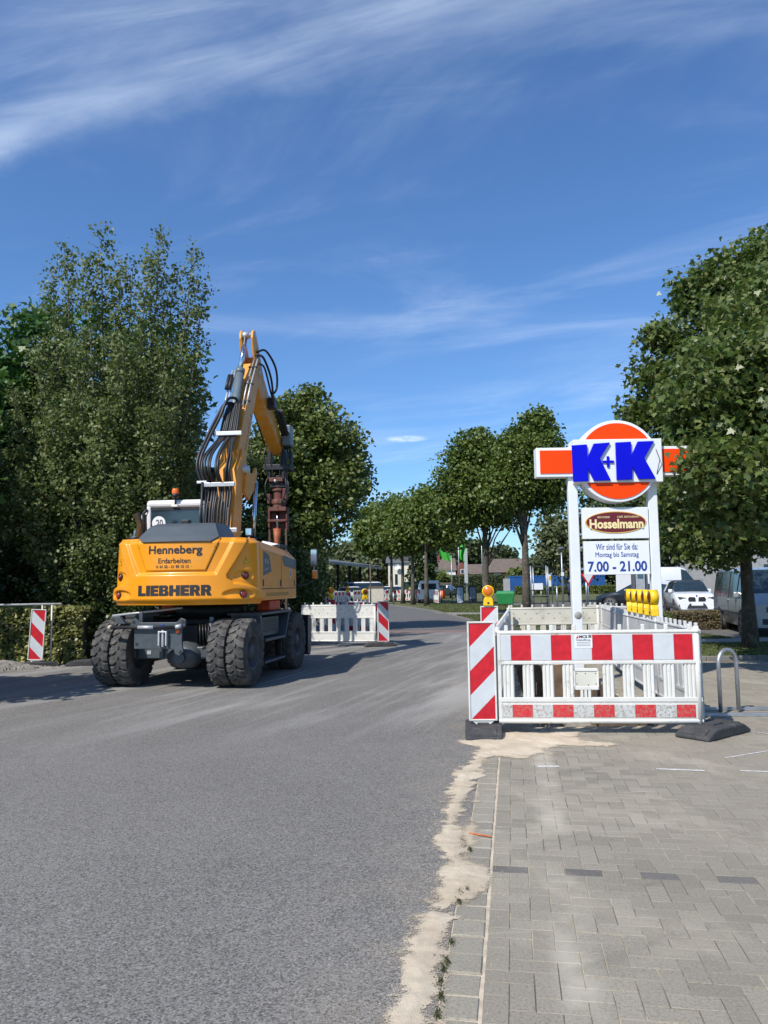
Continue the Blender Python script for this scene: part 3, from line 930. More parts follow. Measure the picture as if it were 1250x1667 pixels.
def zoom4(pts):
    out = []
    for zx, zy in pts:
        a = at(850 + zx * 0.32, 660 + zy * 0.32, SY - 0.235)
        out.append((a.x - 3.67, a.z))
    return out
K1 = [(244, 203), (324, 198), (326, 268), (360, 194), (445, 188), (393, 270), (450, 380), (362, 383), (330, 322), (331, 385), (252, 388)]
K2 = [(475, 188), (556, 184), (558, 258), (592, 183), (677, 180), (627, 268), (687, 372), (598, 375), (564, 312), (563, 376), (482, 379)]
# square the traced letters up on the band, so they sit straight on the sign itself
def square(pts):
    P = zoom4(pts)
    return [(x - cx, z - cz) for x, z in P]
def letter(pts):
    P = square(pts)
    return [(cx + x * 0.965, cz + z + 0.0) for x, z in P]
for K in (K1, K2):
    MB().prism(letter(K), -0.235, -0.194).build('letter', M_SIGN_B, sign, 0.004)
pc = letter([(437, 285)])[0]
MB().prism([(pc[0] + a * 0.0031, pc[1] + b * 0.0031) for a, b in [(-6, -28), (6, -28), (6, -6), (29, -6), (29, 6), (6, 6), (6, 28), (-6, 28), (-6, 6), (-29, 6), (-29, -6), (-6, -6)]], -0.217, -0.194).build('plus_sign', M_SIGN_B, sign)
# boards between the posts
def board(name, px0, py0, px1, py1):
    a = S(px0, py0, SY - 0.05); b = S(px1, py1, SY - 0.05)
    return MB().box(a[0], b[0], -0.075, 0.0, b[1], a[1]).build(name, M_SIGN_W, sign, 0.005), ((a[0] + b[0]) / 2, (a[1] + b[1]) / 2), (b[0] - a[0], a[1] - b[1])
br, bc, bs = board('bakery_board', 946.5, 827, 1056, 876)
N = 48
MB().prism([(bc[0] + 0.485 * math.cos(2 * math.pi * k / N), bc[1] + 0.01 + 0.175 * math.sin(2 * math.pi * k / N)) for k in range(N)], -0.083, -0.074).build('oval_rim', M_OVAL_E, br)
MB().prism([(bc[0] + 0.465 * math.cos(2 * math.pi * k / N), bc[1] + 0.012 + 0.158 * math.sin(2 * math.pi * k / N)) for k in range(N)], -0.087, -0.082).build('oval', M_OVAL, br)
text_obj('lettering', 'Hosselmann', 0.15, M_CREAM, br, (bc[0] + 0.01, -0.090, bc[1] - 0.015), bold=0.005, width=0.85, height=0.15)
text_obj('lettering', 'BÄCKEREI', 0.04, M_CREAM, br, (bc[0] - 0.19, -0.090, bc[1] + 0.095), width=0.19, height=0.036)
text_obj('lettering', 'CAFÉ. RESTAURANT', 0.04, M_CREAM, br, (bc[0] + 0.20, -0.090, bc[1] + 0.098), width=0.35, height=0.038)
hr, hc, hs = board('opening_hours_board', 949.5, 881.5, 1058, 934.5)
text_obj('lettering', 'Wir sind für Sie da:', 0.09, M_TXT_B, hr, (hc[0] + 0.0, -0.077, hc[1] + 0.175), width=0.66, height=0.10)
text_obj('lettering', 'Montag bis Samstag', 0.09, M_TXT_B, hr, (hc[0], -0.077, hc[1] + 0.04), width=0.68, height=0.10)
text_obj('lettering', '7.00 - 21.00', 0.17, M_TXT_B, hr, (hc[0], -0.077, hc[1] - 0.135), width=0.93, height=0.165, bold=0.004)
for z in (bc[1] + 0.17, bc[1] - 0.17, hc[1] + 0.17, hc[1] - 0.17):
    for a, b in ((-0.59, -0.535), (0.51, 0.53)):
        MB().box(a, b, -0.03, 0.0, z - 0.015, z + 0.015).build('bracket', M_GALV, sign)
MB().tube([(cx + 0.60, -0.20, cz - 0.22), (cx + 0.64, -0.25, cz + 0.0), (cx + 0.60, -0.21, cz + 0.17)], 0.006, 5).build('loose_cable', M_BLACK, sign)

# ------------------------------------------------------------------ barrier panels
def slat_mesh(h, material, w=0.118):
    x = [-w / 2, -w / 2 + 0.012, -w / 2 + 0.024, -w / 6, -w / 12, w / 12, w / 6, w / 2 - 0.024, w / 2 - 0.012, w / 2]
    y = [0.0, -0.016, -0.016, -0.006, -0.016, -0.016, -0.006, -0.016, -0.016, 0.0]
    prof = list(zip(x, y)) + [(w / 2, 0.018), (-w / 2, 0.018)]
    return MB().prism(prof, 0, h, 'z').mesh('slat', material)
def barrier(loc, rz, label, material=M_WHITE_PL, film=None, group='plastic fence panels round the pit', length=2.0, z0=0.10, simple=False, cat='barrier', holes=True, slats=9, flip=False):
    """plastic site-fence panel: local x along, front towards -y"""
    root = empty('fence_panel', (loc[0], loc[1], z0), rz, label, cat, group)
    W = length
    fr = MB()
    fr.tube([(0, 0, 0.965), (W, 0, 0.965)], 0.024, 8)                     # top rail
    fr.box(0.0, W, -0.014, 0.014, 0.655, 0.955)                           # top board core
    fr.box(0.0, W, -0.022, 0.022, 0.63, 0.66)                             # middle rail
    fr.box(0.0, W, -0.022, 0.022, 0.235, 0.28)                            # lower rail
    fr.box(0.0, W, -0.014, 0.014, 0.06, 0.24)                             # kick board
    fr.tube([(0, 0, 0.035), (W, 0, 0.035)], 0.028, 8)                     # bottom rail
    fr.box(0.0, 0.035, -0.02, 0.02, 0.03, 0.965)
    fr.build('frame', material, root, 0.004 if not simple else 0)
    n = 9
    for k in range(n):
        xk = 0.10 + k * (W - 0.2) / (n - 1)
        MB().box(xk - 0.019, xk + 0.019, -0.017, 0.017, 0.98, 1.045).build('pin', material, root, 0.006 if not simple else 0)
    post = MB().tube([(W - 0.03, 0, -0.06), (W - 0.03, 0, 1.02)], 0.030, 10).build('end_post', material, root)
    MB().tube([(W - 0.03, 0, 0.95), (W - 0.03, 0, 0.985)], 0.0345, 10).build('collar', material, post)
    sm = slat_mesh(0.35, material)
    mid = 4
    for k in range(slats):
        xk = 0.115 + k * (W - 0.23) / (slats - 1)
        if k == mid and slats == 10: continue
        o = bpy.data.objects.new('slat', sm); link(o, root); o.location = (xk, 0, 0.28)
    if film:
        red, white, red2, white2 = film
        edges = [0.04] + [0.04 + 0.105 + 0.213 * k for k in range(9)] + [W - 0.075]
        cur = True
        for a, b in zip(edges[:-1], edges[1:]):
            MB().box(a + 0.001, b - 0.001, -0.0185, -0.0138, 0.672, 0.938).build('red_field' if not cur else 'white_field', white if cur else red, root)
            MB().box(a + 0.001, b - 0.001, -0.0185, -0.0138, 0.075, 0.205).build('red_field' if not cur else 'white_field', white2 if cur else red2, root)
            cur = not cur
    elif holes:
        mb = MB()
        for k in range(8):
            for row in (0, 1):
                xk = 0.14 + k * 0.24 + row * 0.12
                if xk > W - 0.08: continue
                zk = 0.86 - row * 0.10 if not flip else 0.76 + row * 0.1
                mb.lathe([(-0.0155, 0.0), (-0.0155, 0.011)], 10, 'y', c=(xk, 0, zk))
        mb.build('hole', M_DARKHOLE, root)
    return root
def seg_barrier(a, b, label, material=M_WHITE_PL, **k):
    d = Vector((b[0] - a[0], b[1] - a[1]))
    return barrier(a, math.atan2(d.y, d.x), label, material, length=d.length - 0.01, **k)

FA, FB = (1.20, 8.40), (3.32, 8.22)
fb = seg_barrier(FA, FB, 'front red and white striped fence panel with company sticker', film=(M_RED_F, M_WHITE_F, M_MUDDY_R, M_MUDDY), slats=10)
# middle box with recessed plate, and the hire firm's sticker
bx = MB(); bx.box(0.80, 1.06, -0.018, 0.018, 0.36, 0.395); bx.box(0.80, 1.06, -0.018, 0.018, 0.555, 0.585); bx.box(0.80, 0.815, -0.018, 0.018, 0.36, 0.585); bx.box(1.045, 1.06, -0.018, 0.018, 0.36, 0.585)
bx.build('label_frame', M_WHITE_PL, fb, 0.003)
pl = MB().box(0.815, 1.045, -0.010, 0.010, 0.395, 0.555).build('label_plate', M_WHITE_OLD, fb)
for a, b in ((0.83, 0.42), (0.92, 0.53), (1.03, 0.53), (0.83, 0.53), (0.95, 0.41), (1.03, 0.42)):
    MB().lathe([(-0.013, 0.0), (-0.013, 0.005), (-0.010, 0.006)], 8, 'y', c=(a, 0, b)).build('rivet', M_DARKHOLE, pl)
for k in range(3):
    MB().box(0.865 + k * 0.04, 0.893 + k * 0.04, -0.016, 0.016, 0.28, 0.36).build('slat', M_WHITE_PL, fb, 0.003)
st = MB().box(0.82, 1.005, -0.0215, -0.0188, 0.80, 0.945).build('sticker', M_SIGN_W, fb)
MB().prism([(0.832, 0.90), (0.862, 0.90), (0.862, 0.938)], -0.0222, -0.0214).build('emblem', M_RED_F, st)
text_obj('lettering', 'MCS', 0.04, M_PRINT, st, (0.912, -0.022, 0.918), 0.0004, 0.002, width=0.085, height=0.032)
MB().box(0.965, 0.998, -0.0222, -0.0214, 0.905, 0.938).build('emblem', mat('grey_print', (0.15, 0.15, 0.16), 0.5), st)
text_obj('lettering', 'Verkehrsführung', 0.02, M_PRINT, st, (0.91, -0.022, 0.882), 0.0004, 0.0006, width=0.155, height=0.022)
for k, zz_ in enumerate((0.857, 0.838, 0.82)):
    MB().box(0.84, 0.985, -0.0222, -0.0214, zz_, zz_ + 0.006).build('small_print', mat('grey_print', (0.15, 0.15, 0.16), 0.5), st)

# enclosure of the pit
LFT = [(1.22, 8.52), (1.58, 10.45), (1.93, 12.35), (2.27, 14.25), (2.55, 15.95)]
RGT = [(3.34, 8.30), (3.56, 10.22), (3.80, 12.15), (4.12, 14.1), (4.52, 15.95)]
seg_barrier(LFT[1], LFT[0], 'grimy fence panel on the road side nearest the striped beacon', M_WHITE_GREY)
seg_barrier(LFT[2], LFT[1], 'grimy fence panel on the road side, second from the front', M_WHITE_GREY)
seg_barrier(LFT[3], LFT[2], 'grimy fence panel on the road side beside the lamp beacon', M_WHITE_GREY)
seg_barrier(LFT[4], LFT[3], 'grimy fence panel on the road side, farthest one', M_WHITE_GREY)
seg_barrier(RGT[0], RGT[1], 'white fence panel on the right side meeting the striped front panel', M_WHITE_GREY)
seg_barrier(RGT[1], RGT[2], 'white fence panel on the right carrying the yellow lamps', M_WHITE_GREY)
seg_barrier(RGT[2], RGT[3], 'white fence panel on the right behind the lamp-carrying one', M_WHITE_GREY)
seg_barrier(RGT[3], (4.42, 15.8), 'white fence panel at the right rear of the pit', M_WHITE_GREY)
bkp = seg_barrier((2.52, 16.1), (4.45, 16.1), 'yellowed fence panel across the rear of the pit', M_WHITE_OLD)
seg_barrier((4.55, 17.4), (5.05, 15.55), 'greyish fence panel slanting behind the rear panel', M_WHITE_GREY)

# ------------------------------------------------------------------ rubber feet
def foot(loc, rz, label, s=1.0, cat='rubber foot'):
    pr = [(-0.42, 0), (0.42, 0), (0.42, 0.035), (0.29, 0.10), (0.10, 0.108), (-0.10, 0.108), (-0.29, 0.10), (-0.42, 0.035)]
    root = empty('rubber_foot', loc, rz, label, cat, 'rubber feet of the site fencing')
    MB().prism([(x * s, z * s) for x, z in pr], -0.19 * s, 0.19 * s).build('body', M_RUBBER, root, 0.02 * s)
    for sx in (-1, 1):
        MB().hexa([(sx * 0.40 * s, -0.13 * s, 0.04 * s), (sx * 0.30 * s, -0.13 * s, 0.095 * s), (sx * 0.30 * s, 0.13 * s, 0.095 * s), (sx * 0.40 * s, 0.13 * s, 0.04 * s)],
                  [(sx * 0.40 * s, -0.13 * s, 0.058 * s), (sx * 0.30 * s, -0.13 * s, 0.113 * s), (sx * 0.30 * s, 0.13 * s, 0.113 * s), (sx * 0.40 * s, 0.13 * s, 0.058 * s)]).build('grip', M_RUBBER, root, 0.004)
    MB().box(-0.10 * s, 0.10 * s, -0.06 * s, 0.06 * s, 0.10 * s, 0.124 * s).build('socket', M_RUBBER, root, 0.005)
    return root
foot((1.03, 8.42, 0.0), R(84), 'black rubber foot under the front striped beacon')
foot((3.40, 8.20, 0.0), R(38), 'black rubber foot at the right end of the striped panel')

# ------------------------------------------------------------------ striped beacons
def beacon(loc, rz, label, rising=True, h=1.05, w=0.30, z0=0.14, rot=None, films=(M_RED_F, M_WHITE_F), phase=0.0):
    root = empty('beacon_board', (loc[0], loc[1], loc[2] if len(loc) > 2 else 0), rz, label, 'beacon', 'red and white beacon boards', rot=rot)
    fr = MB(); t = 0.018
    fr.box(-w / 2, w / 2, -0.012, 0.03, z0, z0 + h)
    fr.box(-w / 2, -w / 2 + t, -0.026, -0.012, z0, z0 + h); fr.box(w / 2 - t, w / 2, -0.026, -0.012, z0, z0 + h)
    fr.box(-w / 2 + t, w / 2 - t, -0.026, -0.012, z0, z0 + t); fr.box(-w / 2 + t, w / 2 - t, -0.026, -0.012, z0 + h - t, z0 + h)
    f = fr.build('frame', M_WHITE_PL, root, 0.005)
    MB().prism([(-w * 0.40, z0), (w * 0.40, z0), (0.02, z0 - 0.075), (-0.02, z0 - 0.075)], -0.018, 0.02).build('spike', M_WHITE_PL, root)
    MB().box(-0.02, 0.02, -0.018, 0.018, z0 - 0.12, z0 - 0.06).build('peg', M_WHITE_PL, root)
    x0, x1, y0, y1 = -w / 2 + t, w / 2 - t, z0 + t, z0 + h - t
    rect = [(x0, y0), (x1, y0), (x1, y1), (x0, y1)]
    sg = -1 if rising else 1
    # stripes run where  z + sg*x  is constant
    p = (y1 - y0 + (x1 - x0)) / 5.0
    base = y0 + (sg * x1 if sg < 0 else sg * x0)
    for k in range(7):
        lo = base + (k - 1 + phase) * p; hi = lo + p
        poly = clip_poly(clip_poly(rect, sg, 1, hi), -sg, -1, -lo)
        if len(poly) < 3: continue
        red = (k % 2 == 1)
        MB().prism(poly, -0.0165, -0.0115).build('red_stripe' if red else 'white_stripe', films[0] if red else films[1], root)
    return root
beacon((1.03, 8.40), R(-2), 'large striped beacon standing at the front left of the pit')
b2 = beacon((1.78, 13.3), R(-6), 'striped beacon with lamp behind the pit fence on the road side', z0=0.16)
foot((1.78, 13.34, 0.0), R(84), 'black rubber foot under the lamp beacon beside the pit')
beacon((-7.30, 16.2), R(8), 'striped beacon before the beech hedge at the left', False, z0=0.14, rot=(R(-1), R(2.5), R(8)))
foot((-7.25, 16.2, 0.0), R(25), 'black rubber foot before the beech hedge')
foot((-6.3, 16.45, 0.0), R(12), 'second rubber foot lying beside the excavator by hedge')
beacon((-0.06, 20.35), R(12), 'striped beacon at the right end of the white panel behind excavator', False, z0=0.12)
foot((-0.15, 20.35, 0.0), R(10), 'rubber foot under the beacon behind the excavator')

# white panel across the lane behind the excavator
seg_barrier((-2.26, 20.9), (-0.24, 20.45), 'white fence panel seen from behind across the lane past the excavator', M_WHITE_PL, group='fence panels along the far works')

# ------------------------------------------------------------------ warning lamps
def lamp(loc, rz, label, amber=M_AMBER, s=1.0, group='yellow site warning lamps'):
    root = empty('warning_lamp', loc, rz, label, 'lamp', group)
    MB().prism([(-0.088 * s, 0), (0.088 * s, 0), (0.080 * s, 0.10 * s), (0.055 * s, 0.155 * s), (-0.055 * s, 0.155 * s), (-0.080 * s, 0.10 * s)], -0.05 * s, 0.05 * s).build('battery_case', M_LAMP_Y, root, 0.012)
    c = (0, 0, 0.25 * s)
    MB().lathe([(-0.052 * s, 0.084 * s), (-0.052 * s, 0.102 * s), (0.052 * s, 0.102 * s), (0.052 * s, 0.084 * s)], 28, 'y', c=c).build('ring', M_LAMP_Y, root)
    ln = MB()
    ln.lathe([(-0.075 * s, 0.0), (-0.072 * s, 0.035 * s), (-0.06 * s, 0.068 * s), (-0.045 * s, 0.086 * s)], 24, 'y', c=c)
    ln.lathe([(0.075 * s, 0.0), (0.072 * s, 0.035 * s), (0.06 * s, 0.068 * s), (0.045 * s, 0.086 * s)], 24, 'y', c=c)
    ln.build('lens', amber, root)
    MB().box(-0.016 * s, 0.016 * s, -0.058 * s, -0.048 * s, 0.035 * s, 0.065 * s).build('latch', M_BLACK, root)
    return root
lamp((1.77, 13.3, 1.215), R(-8), 'yellow warning lamp with amber lens on the beacon beside pit')
order = ['leftmost', 'second from left', 'middle', 'second from right', 'rightmost']
def on_panel(t):
    a, b = Vector(RGT[1]), Vector(RGT[2])
    return a.lerp(b, t)
for k in range(5):
    q_ = on_panel(0.93 - 0.212 * k)
    lm = lamp((q_.x + 0.01, q_.y, 1.13), R(-107 + 3 * k), order[k] + ' of the five yellow lamps parked on the fence', M_AMBER_D)

# ------------------------------------------------------------------ bicycle stands
def bike_stand(loc, rz, label):
    root = empty('bicycle_stand', loc, rz, label, 'bike stand', 'tube bicycle stands')
    pts = [(0, -0.16, 0.03), (0, -0.16, 0.60)]
    for k in range(1, 12):
        a = math.pi * k / 12
        pts.append((0, -0.16 * math.cos(a), 0.60 + 0.16 * math.sin(a)))
    pts += [(0, 0.16, 0.60), (0, 0.16, 0.03)]
    MB().tube(pts, 0.024, 10).build('hoop', M_GALV, root)
    return root
bike_stand((4.13, 9.45, 0), R(-62), 'galvanised hoop stand on the paving right of the striped panel')
bike_stand((3.02, 9.42, 0), R(-62), 'galvanised hoop stand half hidden behind the striped front panel')
def rail(a, b, label):
    root = tag(MB().hexa([(a[0], a[1], 0.0), (b[0], b[1], 0.0), (b[0], b[1] + 0.05, 0.0), (a[0], a[1] + 0.05, 0.0)],
                         [(a[0], a[1], 0.04), (b[0], b[1], 0.04), (b[0], b[1] + 0.05, 0.04), (a[0], a[1] + 0.05, 0.04)]).build('stand_rail', M_GALV, None, 0.006), label, 'rail')
    return root
rail((3.55, 9.24), (5.6, 9.16), 'front galvanised ground rail of the bicycle stand')
rail((3.62, 9.66), (4.75, 9.62), 'rear galvanised ground rail of the bicycle stand')

# ------------------------------------------------------------------ rubble in and round the pit
M_STONE = mat('broken_concrete', (0.27, 0.25, 0.22), 0.9, var=0.3, vscale=5, bump=0.5, bscale=50)
rr_ = random.Random(4)
def lump(name, c, s, material, label, cat, group=None):
    mb = MB(); vs = []
    for i in range(14):
        th = math.acos(1 - 2 * (i + 0.5) / 14); ph = i * 2.4
        k = s * rr_.uniform(0.7, 1.2)
        vs.append(Vector((c[0] + k * math.sin(th) * math.cos(ph), c[1] + k * math.sin(th) * math.sin(ph), c[2] + 0.7 * k * math.cos(th))))
    bm_ = bmesh.new(); [bm_.verts.new(v) for v in vs]; bmesh.ops.convex_hull(bm_, input=bm_.verts)
    me = bpy.data.meshes.new(name); bm_.to_mesh(me); bm_.free(); me.materials.append(material)
    return tag(link(bpy.data.objects.new(name, me)), label, cat, group)
mb = MB()
for k in range(900):
    t = rr_.random(); xx_ = 1.70 + rr_.random() * 1.2 + t * 0.6; yy_ = 8.85 + t * 6.0; s_ = rr_.uniform(0.01, 0.035) if k > 40 else rr_.uniform(0.07, 0.18)
    mb.add([(xx_ - s_, yy_ - s_, PD), (xx_ + s_, yy_ - s_ * .6, PD), (xx_ + s_ * .3, yy_ + s_, PD), (xx_, yy_, PD + s_ * 1.4)], [(0, 1, 3), (1, 2, 3), (2, 0, 3)])
tag(mb.build('pit_gravel', M_STONE), 'loose gravel and broken concrete on the pit floor', 'gravel', kind='stuff')
# ================================================================== WHEELED EXCAVATOR
M_YEL = mat('excavator_yellow', (0.80, 0.295, 0.006), 0.34, var=0.06, vscale=2, coat=0.2, dirt=(0.56, 0.31, 0.08), dirt_m=(0.52, 0.82), dscale=2.4)
M_YEL_D = mat('dusty_yellow', (0.72, 0.285, 0.02), 0.45, var=0.08, vscale=3, dirt=(0.62, 0.42, 0.20), dirt_m=(0.45, 0.75), dscale=4)
M_GREY_P = mat('grey_paint', (0.058, 0.070, 0.080), 0.42, var=0.12, vscale=4, dirt=(0.16, 0.15, 0.13), dirt_m=(0.55, 0.85), dscale=5)
M_GREY_H = mat('hood_grey', (0.075, 0.088, 0.10), 0.42, var=0.08, vscale=3)
M_CYL = mat('cylinder_grey', (0.13, 0.165, 0.18), 0.35, var=0.10, vscale=5)
M_CHROME = mat('chrome_rod', (0.62, 0.64, 0.66), 0.12, 1.0, var=0.04)
M_TYRE = mat('tyre_rubber', (0.042, 0.041, 0.040), 0.85, var=0.2, vscale=6, bump=0.3, bscale=80, dirt=(0.17, 0.15, 0.125), dirt_m=(0.46, 0.78), dscale=5)
M_LUG = mat('tyre_tread', (0.060, 0.058, 0.055), 0.9, var=0.25, vscale=7, dirt=(0.15, 0.135, 0.115), dirt_m=(0.45, 0.75), dscale=7)
M_RIM = mat('rim_grey', (0.05, 0.057, 0.062), 0.5, var=0.15, vscale=6, dirt=(0.14, 0.13, 0.11), dirt_m=(0.55, 0.8), dscale=8)
M_HOSE = mat('hydraulic_hose', (0.018, 0.018, 0.019), 0.45, var=0.25, vscale=10)
M_CABW = mat('cab_white', (0.72, 0.71, 0.68), 0.35, var=0.04, vscale=3)
M_GLASS = mat('tinted_glass', (0.018, 0.032, 0.042), 0.06, var=0.25, vscale=3, spec=0.8)
M_RED_L = mat('tail_lens', (0.33, 0.008, 0.010), 0.2, var=0.25, vscale=60, spec=0.7)
M_DKRED = mat('dark_red_lens', (0.14, 0.004, 0.006), 0.25, var=0.2)
M_ORANGE_L = mat('orange_beacon', (0.75, 0.14, 0.01), 0.2, var=0.2, vscale=30, spec=0.7)
M_TOOL = mat('rusty_red_paint', (0.125, 0.032, 0.024), 0.65, var=0.3, vscale=8, dirt=(0.11, 0.06, 0.04), dirt_m=(0.42, 0.65), dscale=9)
M_BLK_M = mat('black_metal', (0.02, 0.021, 0.023), 0.5, 0.2, var=0.25, vscale=9, dirt=(0.09, 0.075, 0.06), dirt_m=(0.58, 0.85), dscale=7)
M_MIRROR = mat('mirror_glass', (0.55, 0.60, 0.65), 0.05, 1.0, var=0.05)
M_SEAM = mat('panel_gap', (0.045, 0.025, 0.012), 0.8)
M_BRKT = mat('zinc_bracket', (0.50, 0.51, 0.52), 0.4, 0.4, var=0.1)
M_STICK = mat('sticker_white', (0.74, 0.75, 0.76), 0.4, var=0.03)

EXC = (-3.175, 14.1)
HU, HL = R(5.5), R(9.4)          # headings of upper carriage and undercarriage
exc = empty('excavator', (EXC[0], EXC[1], 0), -HU, 'yellow wheeled excavator with raised boom parked on the road', 'excavator')
# parts of the undercarriage are turned by the swing angle
SW = HU - HL
def LC(mb, name, material, parent=exc, bevel=0.0):
    """undercarriage piece: rotate its points into the upper carriage's frame"""
    c, s = math.cos(SW), math.sin(SW)
    mb.v = [(x * c - y * s, x * s + y * c, z) for x, y, z in mb.v]
    return mb.build(name, material, parent, bevel)

# ---------------------------------------------------------- wheels
TR, TW = 0.545, 0.285
def tyre_mb(cx, cy, w=TW, r=TR):
    mb = MB()
    h = w / 2
    prof = [(-h * 0.86, 0.265), (-h * 0.97, 0.30), (-h, 0.40), (-h * 0.96, r - 0.055), (-h * 0.84, r - 0.026), (0, r - 0.020),
            (h * 0.84, r - 0.026), (h * 0.96, r - 0.055), (h, 0.40), (h * 0.97, 0.30), (h * 0.86, 0.265)]
    mb.lathe(prof, 56, 'x', True, (cx, cy, r))
    return mb
def tread_mb(cx, cy, w=TW, r=TR, n=21, phase=0.0):
    mb = MB(); h = w / 2
    def pt(t, a, rr): return (cx + t, cy + rr * math.sin(a), r + rr * math.cos(a))
    for k in range(n):
        for side in (-1, 1):
            a0 = 2 * math.pi * (k + (0.5 if side > 0 else 0) + phase) / n
            da = 2 * math.pi / n
            # chevron lug: from the shoulder to past the centre line, kinked
            tt = [side * h * 0.985, side * h * 0.55, side * h * 0.12, -side * h * 0.10]
            sh = [0.0, 0.02, 0.30, 0.42]
            wd = [0.80, 0.80, 0.70, 0.42]
            rows = []
            for t, s_, w_ in zip(tt, sh, wd):
                ca_ = a0 + s_ * da
                ro = r + (0.0 if abs(t) < h * 0.9 else -0.016)
                ri = r - 0.035 if abs(t) < h * 0.9 else r - 0.075
                rows.append([pt(t, ca_ - w_ * da * 0.5, ri), pt(t, ca_ - w_ * da * 0.40, ro), pt(t, ca_ + w_ * da * 0.40, ro), pt(t, ca_ + w_ * da * 0.5, ri)])
            vs = [p for rw in rows for p in rw]; fs = []
            for i in range(3):
                for j in range(3):
                    fs.append((4 * i + j, 4 * i + j + 1, 4 * i + j + 5, 4 * i + j + 4))
            fs.append((0, 1, 2, 3)); fs.append((15, 14, 13, 12))
            mb.add(vs, fs)
    return mb
def rim_mb(cx, cy, side, w=TW, r=TR):
    mb = MB(); h = w / 2; s = side
    mb.lathe([(s * h * 0.80, 0.30), (s * h * 0.92, 0.285), (s * h * 0.86, 0.262), (s * h * 0.1, 0.245), (s * h * 0.0, 0.15), (s * h * 0.35, 0.13), (s * h * 0.75, 0.12), (s * h * 0.78, 0.0)], 32, 'x', True, (cx, cy, r))
    for k in range(8):
        a = 2 * math.pi * k / 8
        mb.cyl((cx + s * h * 0.0, cy + 0.19 * math.sin(a), r + 0.19 * math.cos(a)), (cx + s * h * 0.22, cy + 0.19 * math.sin(a), r + 0.19 * math.cos(a)), 0.013, 6)
    return mb
WB = 1.32
for cyw in (-WB, WB):
    for sd in (-1, 1):
        for q_, off in enumerate((1.135, 0.815)):
            wh = LC(tyre_mb(sd * off, cyw), 'wheel', M_TYRE)
            tr = tread_mb(sd * off, cyw, phase=0.13 * q_ + (0.3 if sd > 0 else 0))
            fix_normals(LC(tr, 'tread', M_LUG, wh))
            if q_ == 0 or cyw < 0:
                fix_normals(LC(rim_mb(sd * off, cyw, sd if q_ == 0 else -sd), 'rim', M_RIM, wh))

# ---------------------------------------------------------- undercarriage
LC(MB().box(-0.70, 0.70, -WB - 0.10, -WB + 0.12, 0.44, 0.64), 'rear_axle', M_GREY_P, bevel=0.02)
LC(MB().box(-0.70, 0.70, WB - 0.11, WB + 0.11, 0.44, 0.64), 'front_axle', M_GREY_P, bevel=0.02)
df = MB().lathe([(-0.30, 0.0), (-0.28, 0.10), (-0.16, 0.20), (0.0, 0.225), (0.16, 0.20), (0.28, 0.10), (0.30, 0)], 24, 'x', True, (0.12, -WB - 0.03, 0.50))
df.cyl((0.12, -WB - 0.22, 0.48), (0.12, -WB - 0.30, 0.48), 0.09, 14)
LC(df, 'differential', M_GREY_P)
ch = MB(); ch.box(-0.40, 0.30, -1.30, 1.75, 0.62, 0.98); ch.box(-0.62, 0.62, -0.75, 0.80, 0.60, 1.06)
LC(ch, 'chassis', M_BLK_M, bevel=0.03)
LC(MB().lathe([(1.05, 0.0), (1.05, 0.62), (1.32, 0.62), (1.32, 0.0)], 40, 'z'), 'slewing_ring', M_BLK_M)
# rear attachment plate with lugs, pin and tow hitch
pp = [(-0.60, 0.66), (-0.60, 0.98), (-0.66, 1.02), (-0.66, 1.12), (-0.58, 1.15), (-0.50, 1.08), (0.14, 1.08), (0.22, 1.15), (0.30, 1.12), (0.30, 1.02), (0.24, 0.98), (0.24, 0.72), (0.27, 0.62), (0.20, 0.55), (0.12, 0.58), (0.10, 0.66)]
pp = [(x * 0.95 + 0.08, z * 0.98) for x, z in pp]
plate = LC(MB().prism(pp, -1.93, -1.885), 'rear_plate', M_GREY_P, bevel=0.006)
for (hx, hz) in ((-0.50, 1.065), (0.325, 1.065), (0.29, 0.595), (-0.44, 0.72)):
    LC(MB().lathe([(-1.934, 0.0), (-1.934, 0.028)], 14, 'y', c=(hx, 0, hz)), 'plate_hole', M_BLACK, plate)
LC(MB().tube([(-0.86, -1.98, 0.985), (0.22, -1.98, 0.985)], 0.026, 12), 'cross_bar', M_BLK_M)
LC(MB().tube([(-0.40, -1.98, 0.985), (-0.14, -1.98, 0.985)], 0.0285, 12), 'grip_sleeve', M_BRKT)
LC(MB().tube([(0.22, -1.98, 0.985), (0.31, -1.95, 1.00)], 0.036, 10), 'bar_clamp', M_BRKT)
LC(MB().ball((-0.88, -1.97, 0.985), 0.042), 'bar_knob', mat('knob_beige', (0.38, 0.33, 0.25), 0.6))
ht = MB(); ht.box(-0.06, -0.035, -2.00, -1.93, 0.70, 0.90); ht.box(0.06, 0.085, -2.00, -1.93, 0.70, 0.90); ht.box(-0.06, 0.085, -2.0, -1.93, 0.90, 0.925)
ht.cyl((0.01, -1.97, 0.68), (0.01, -1.97, 0.94), 0.02, 10)
LC(ht, 'tow_hitch', M_BRKT, bevel=0.004)
LC(MB().box(-0.04, 0.005, -1.937, -1.93, 1.015, 1.035), 'blue_sticker', mat('sticker_blue', (0.02, 0.09, 0.5), 0.5), plate)
LC(MB().box(-0.66, -0.22, -WB - 0.135, -WB - 0.10, 0.46, 0.62), 'axle_bracket', M_GREY_P, bevel=0.006)
LC(MB().box(-0.50, -0.43, -WB - 0.145, -WB - 0.132, 0.52, 0.58), 'type_plate', M_BRKT)
LC(MB().tube([(-0.98, -1.72, 1.16), (0.10, -1.45, 1.27)], 0.018, 8), 'step_bar', M_BRKT)
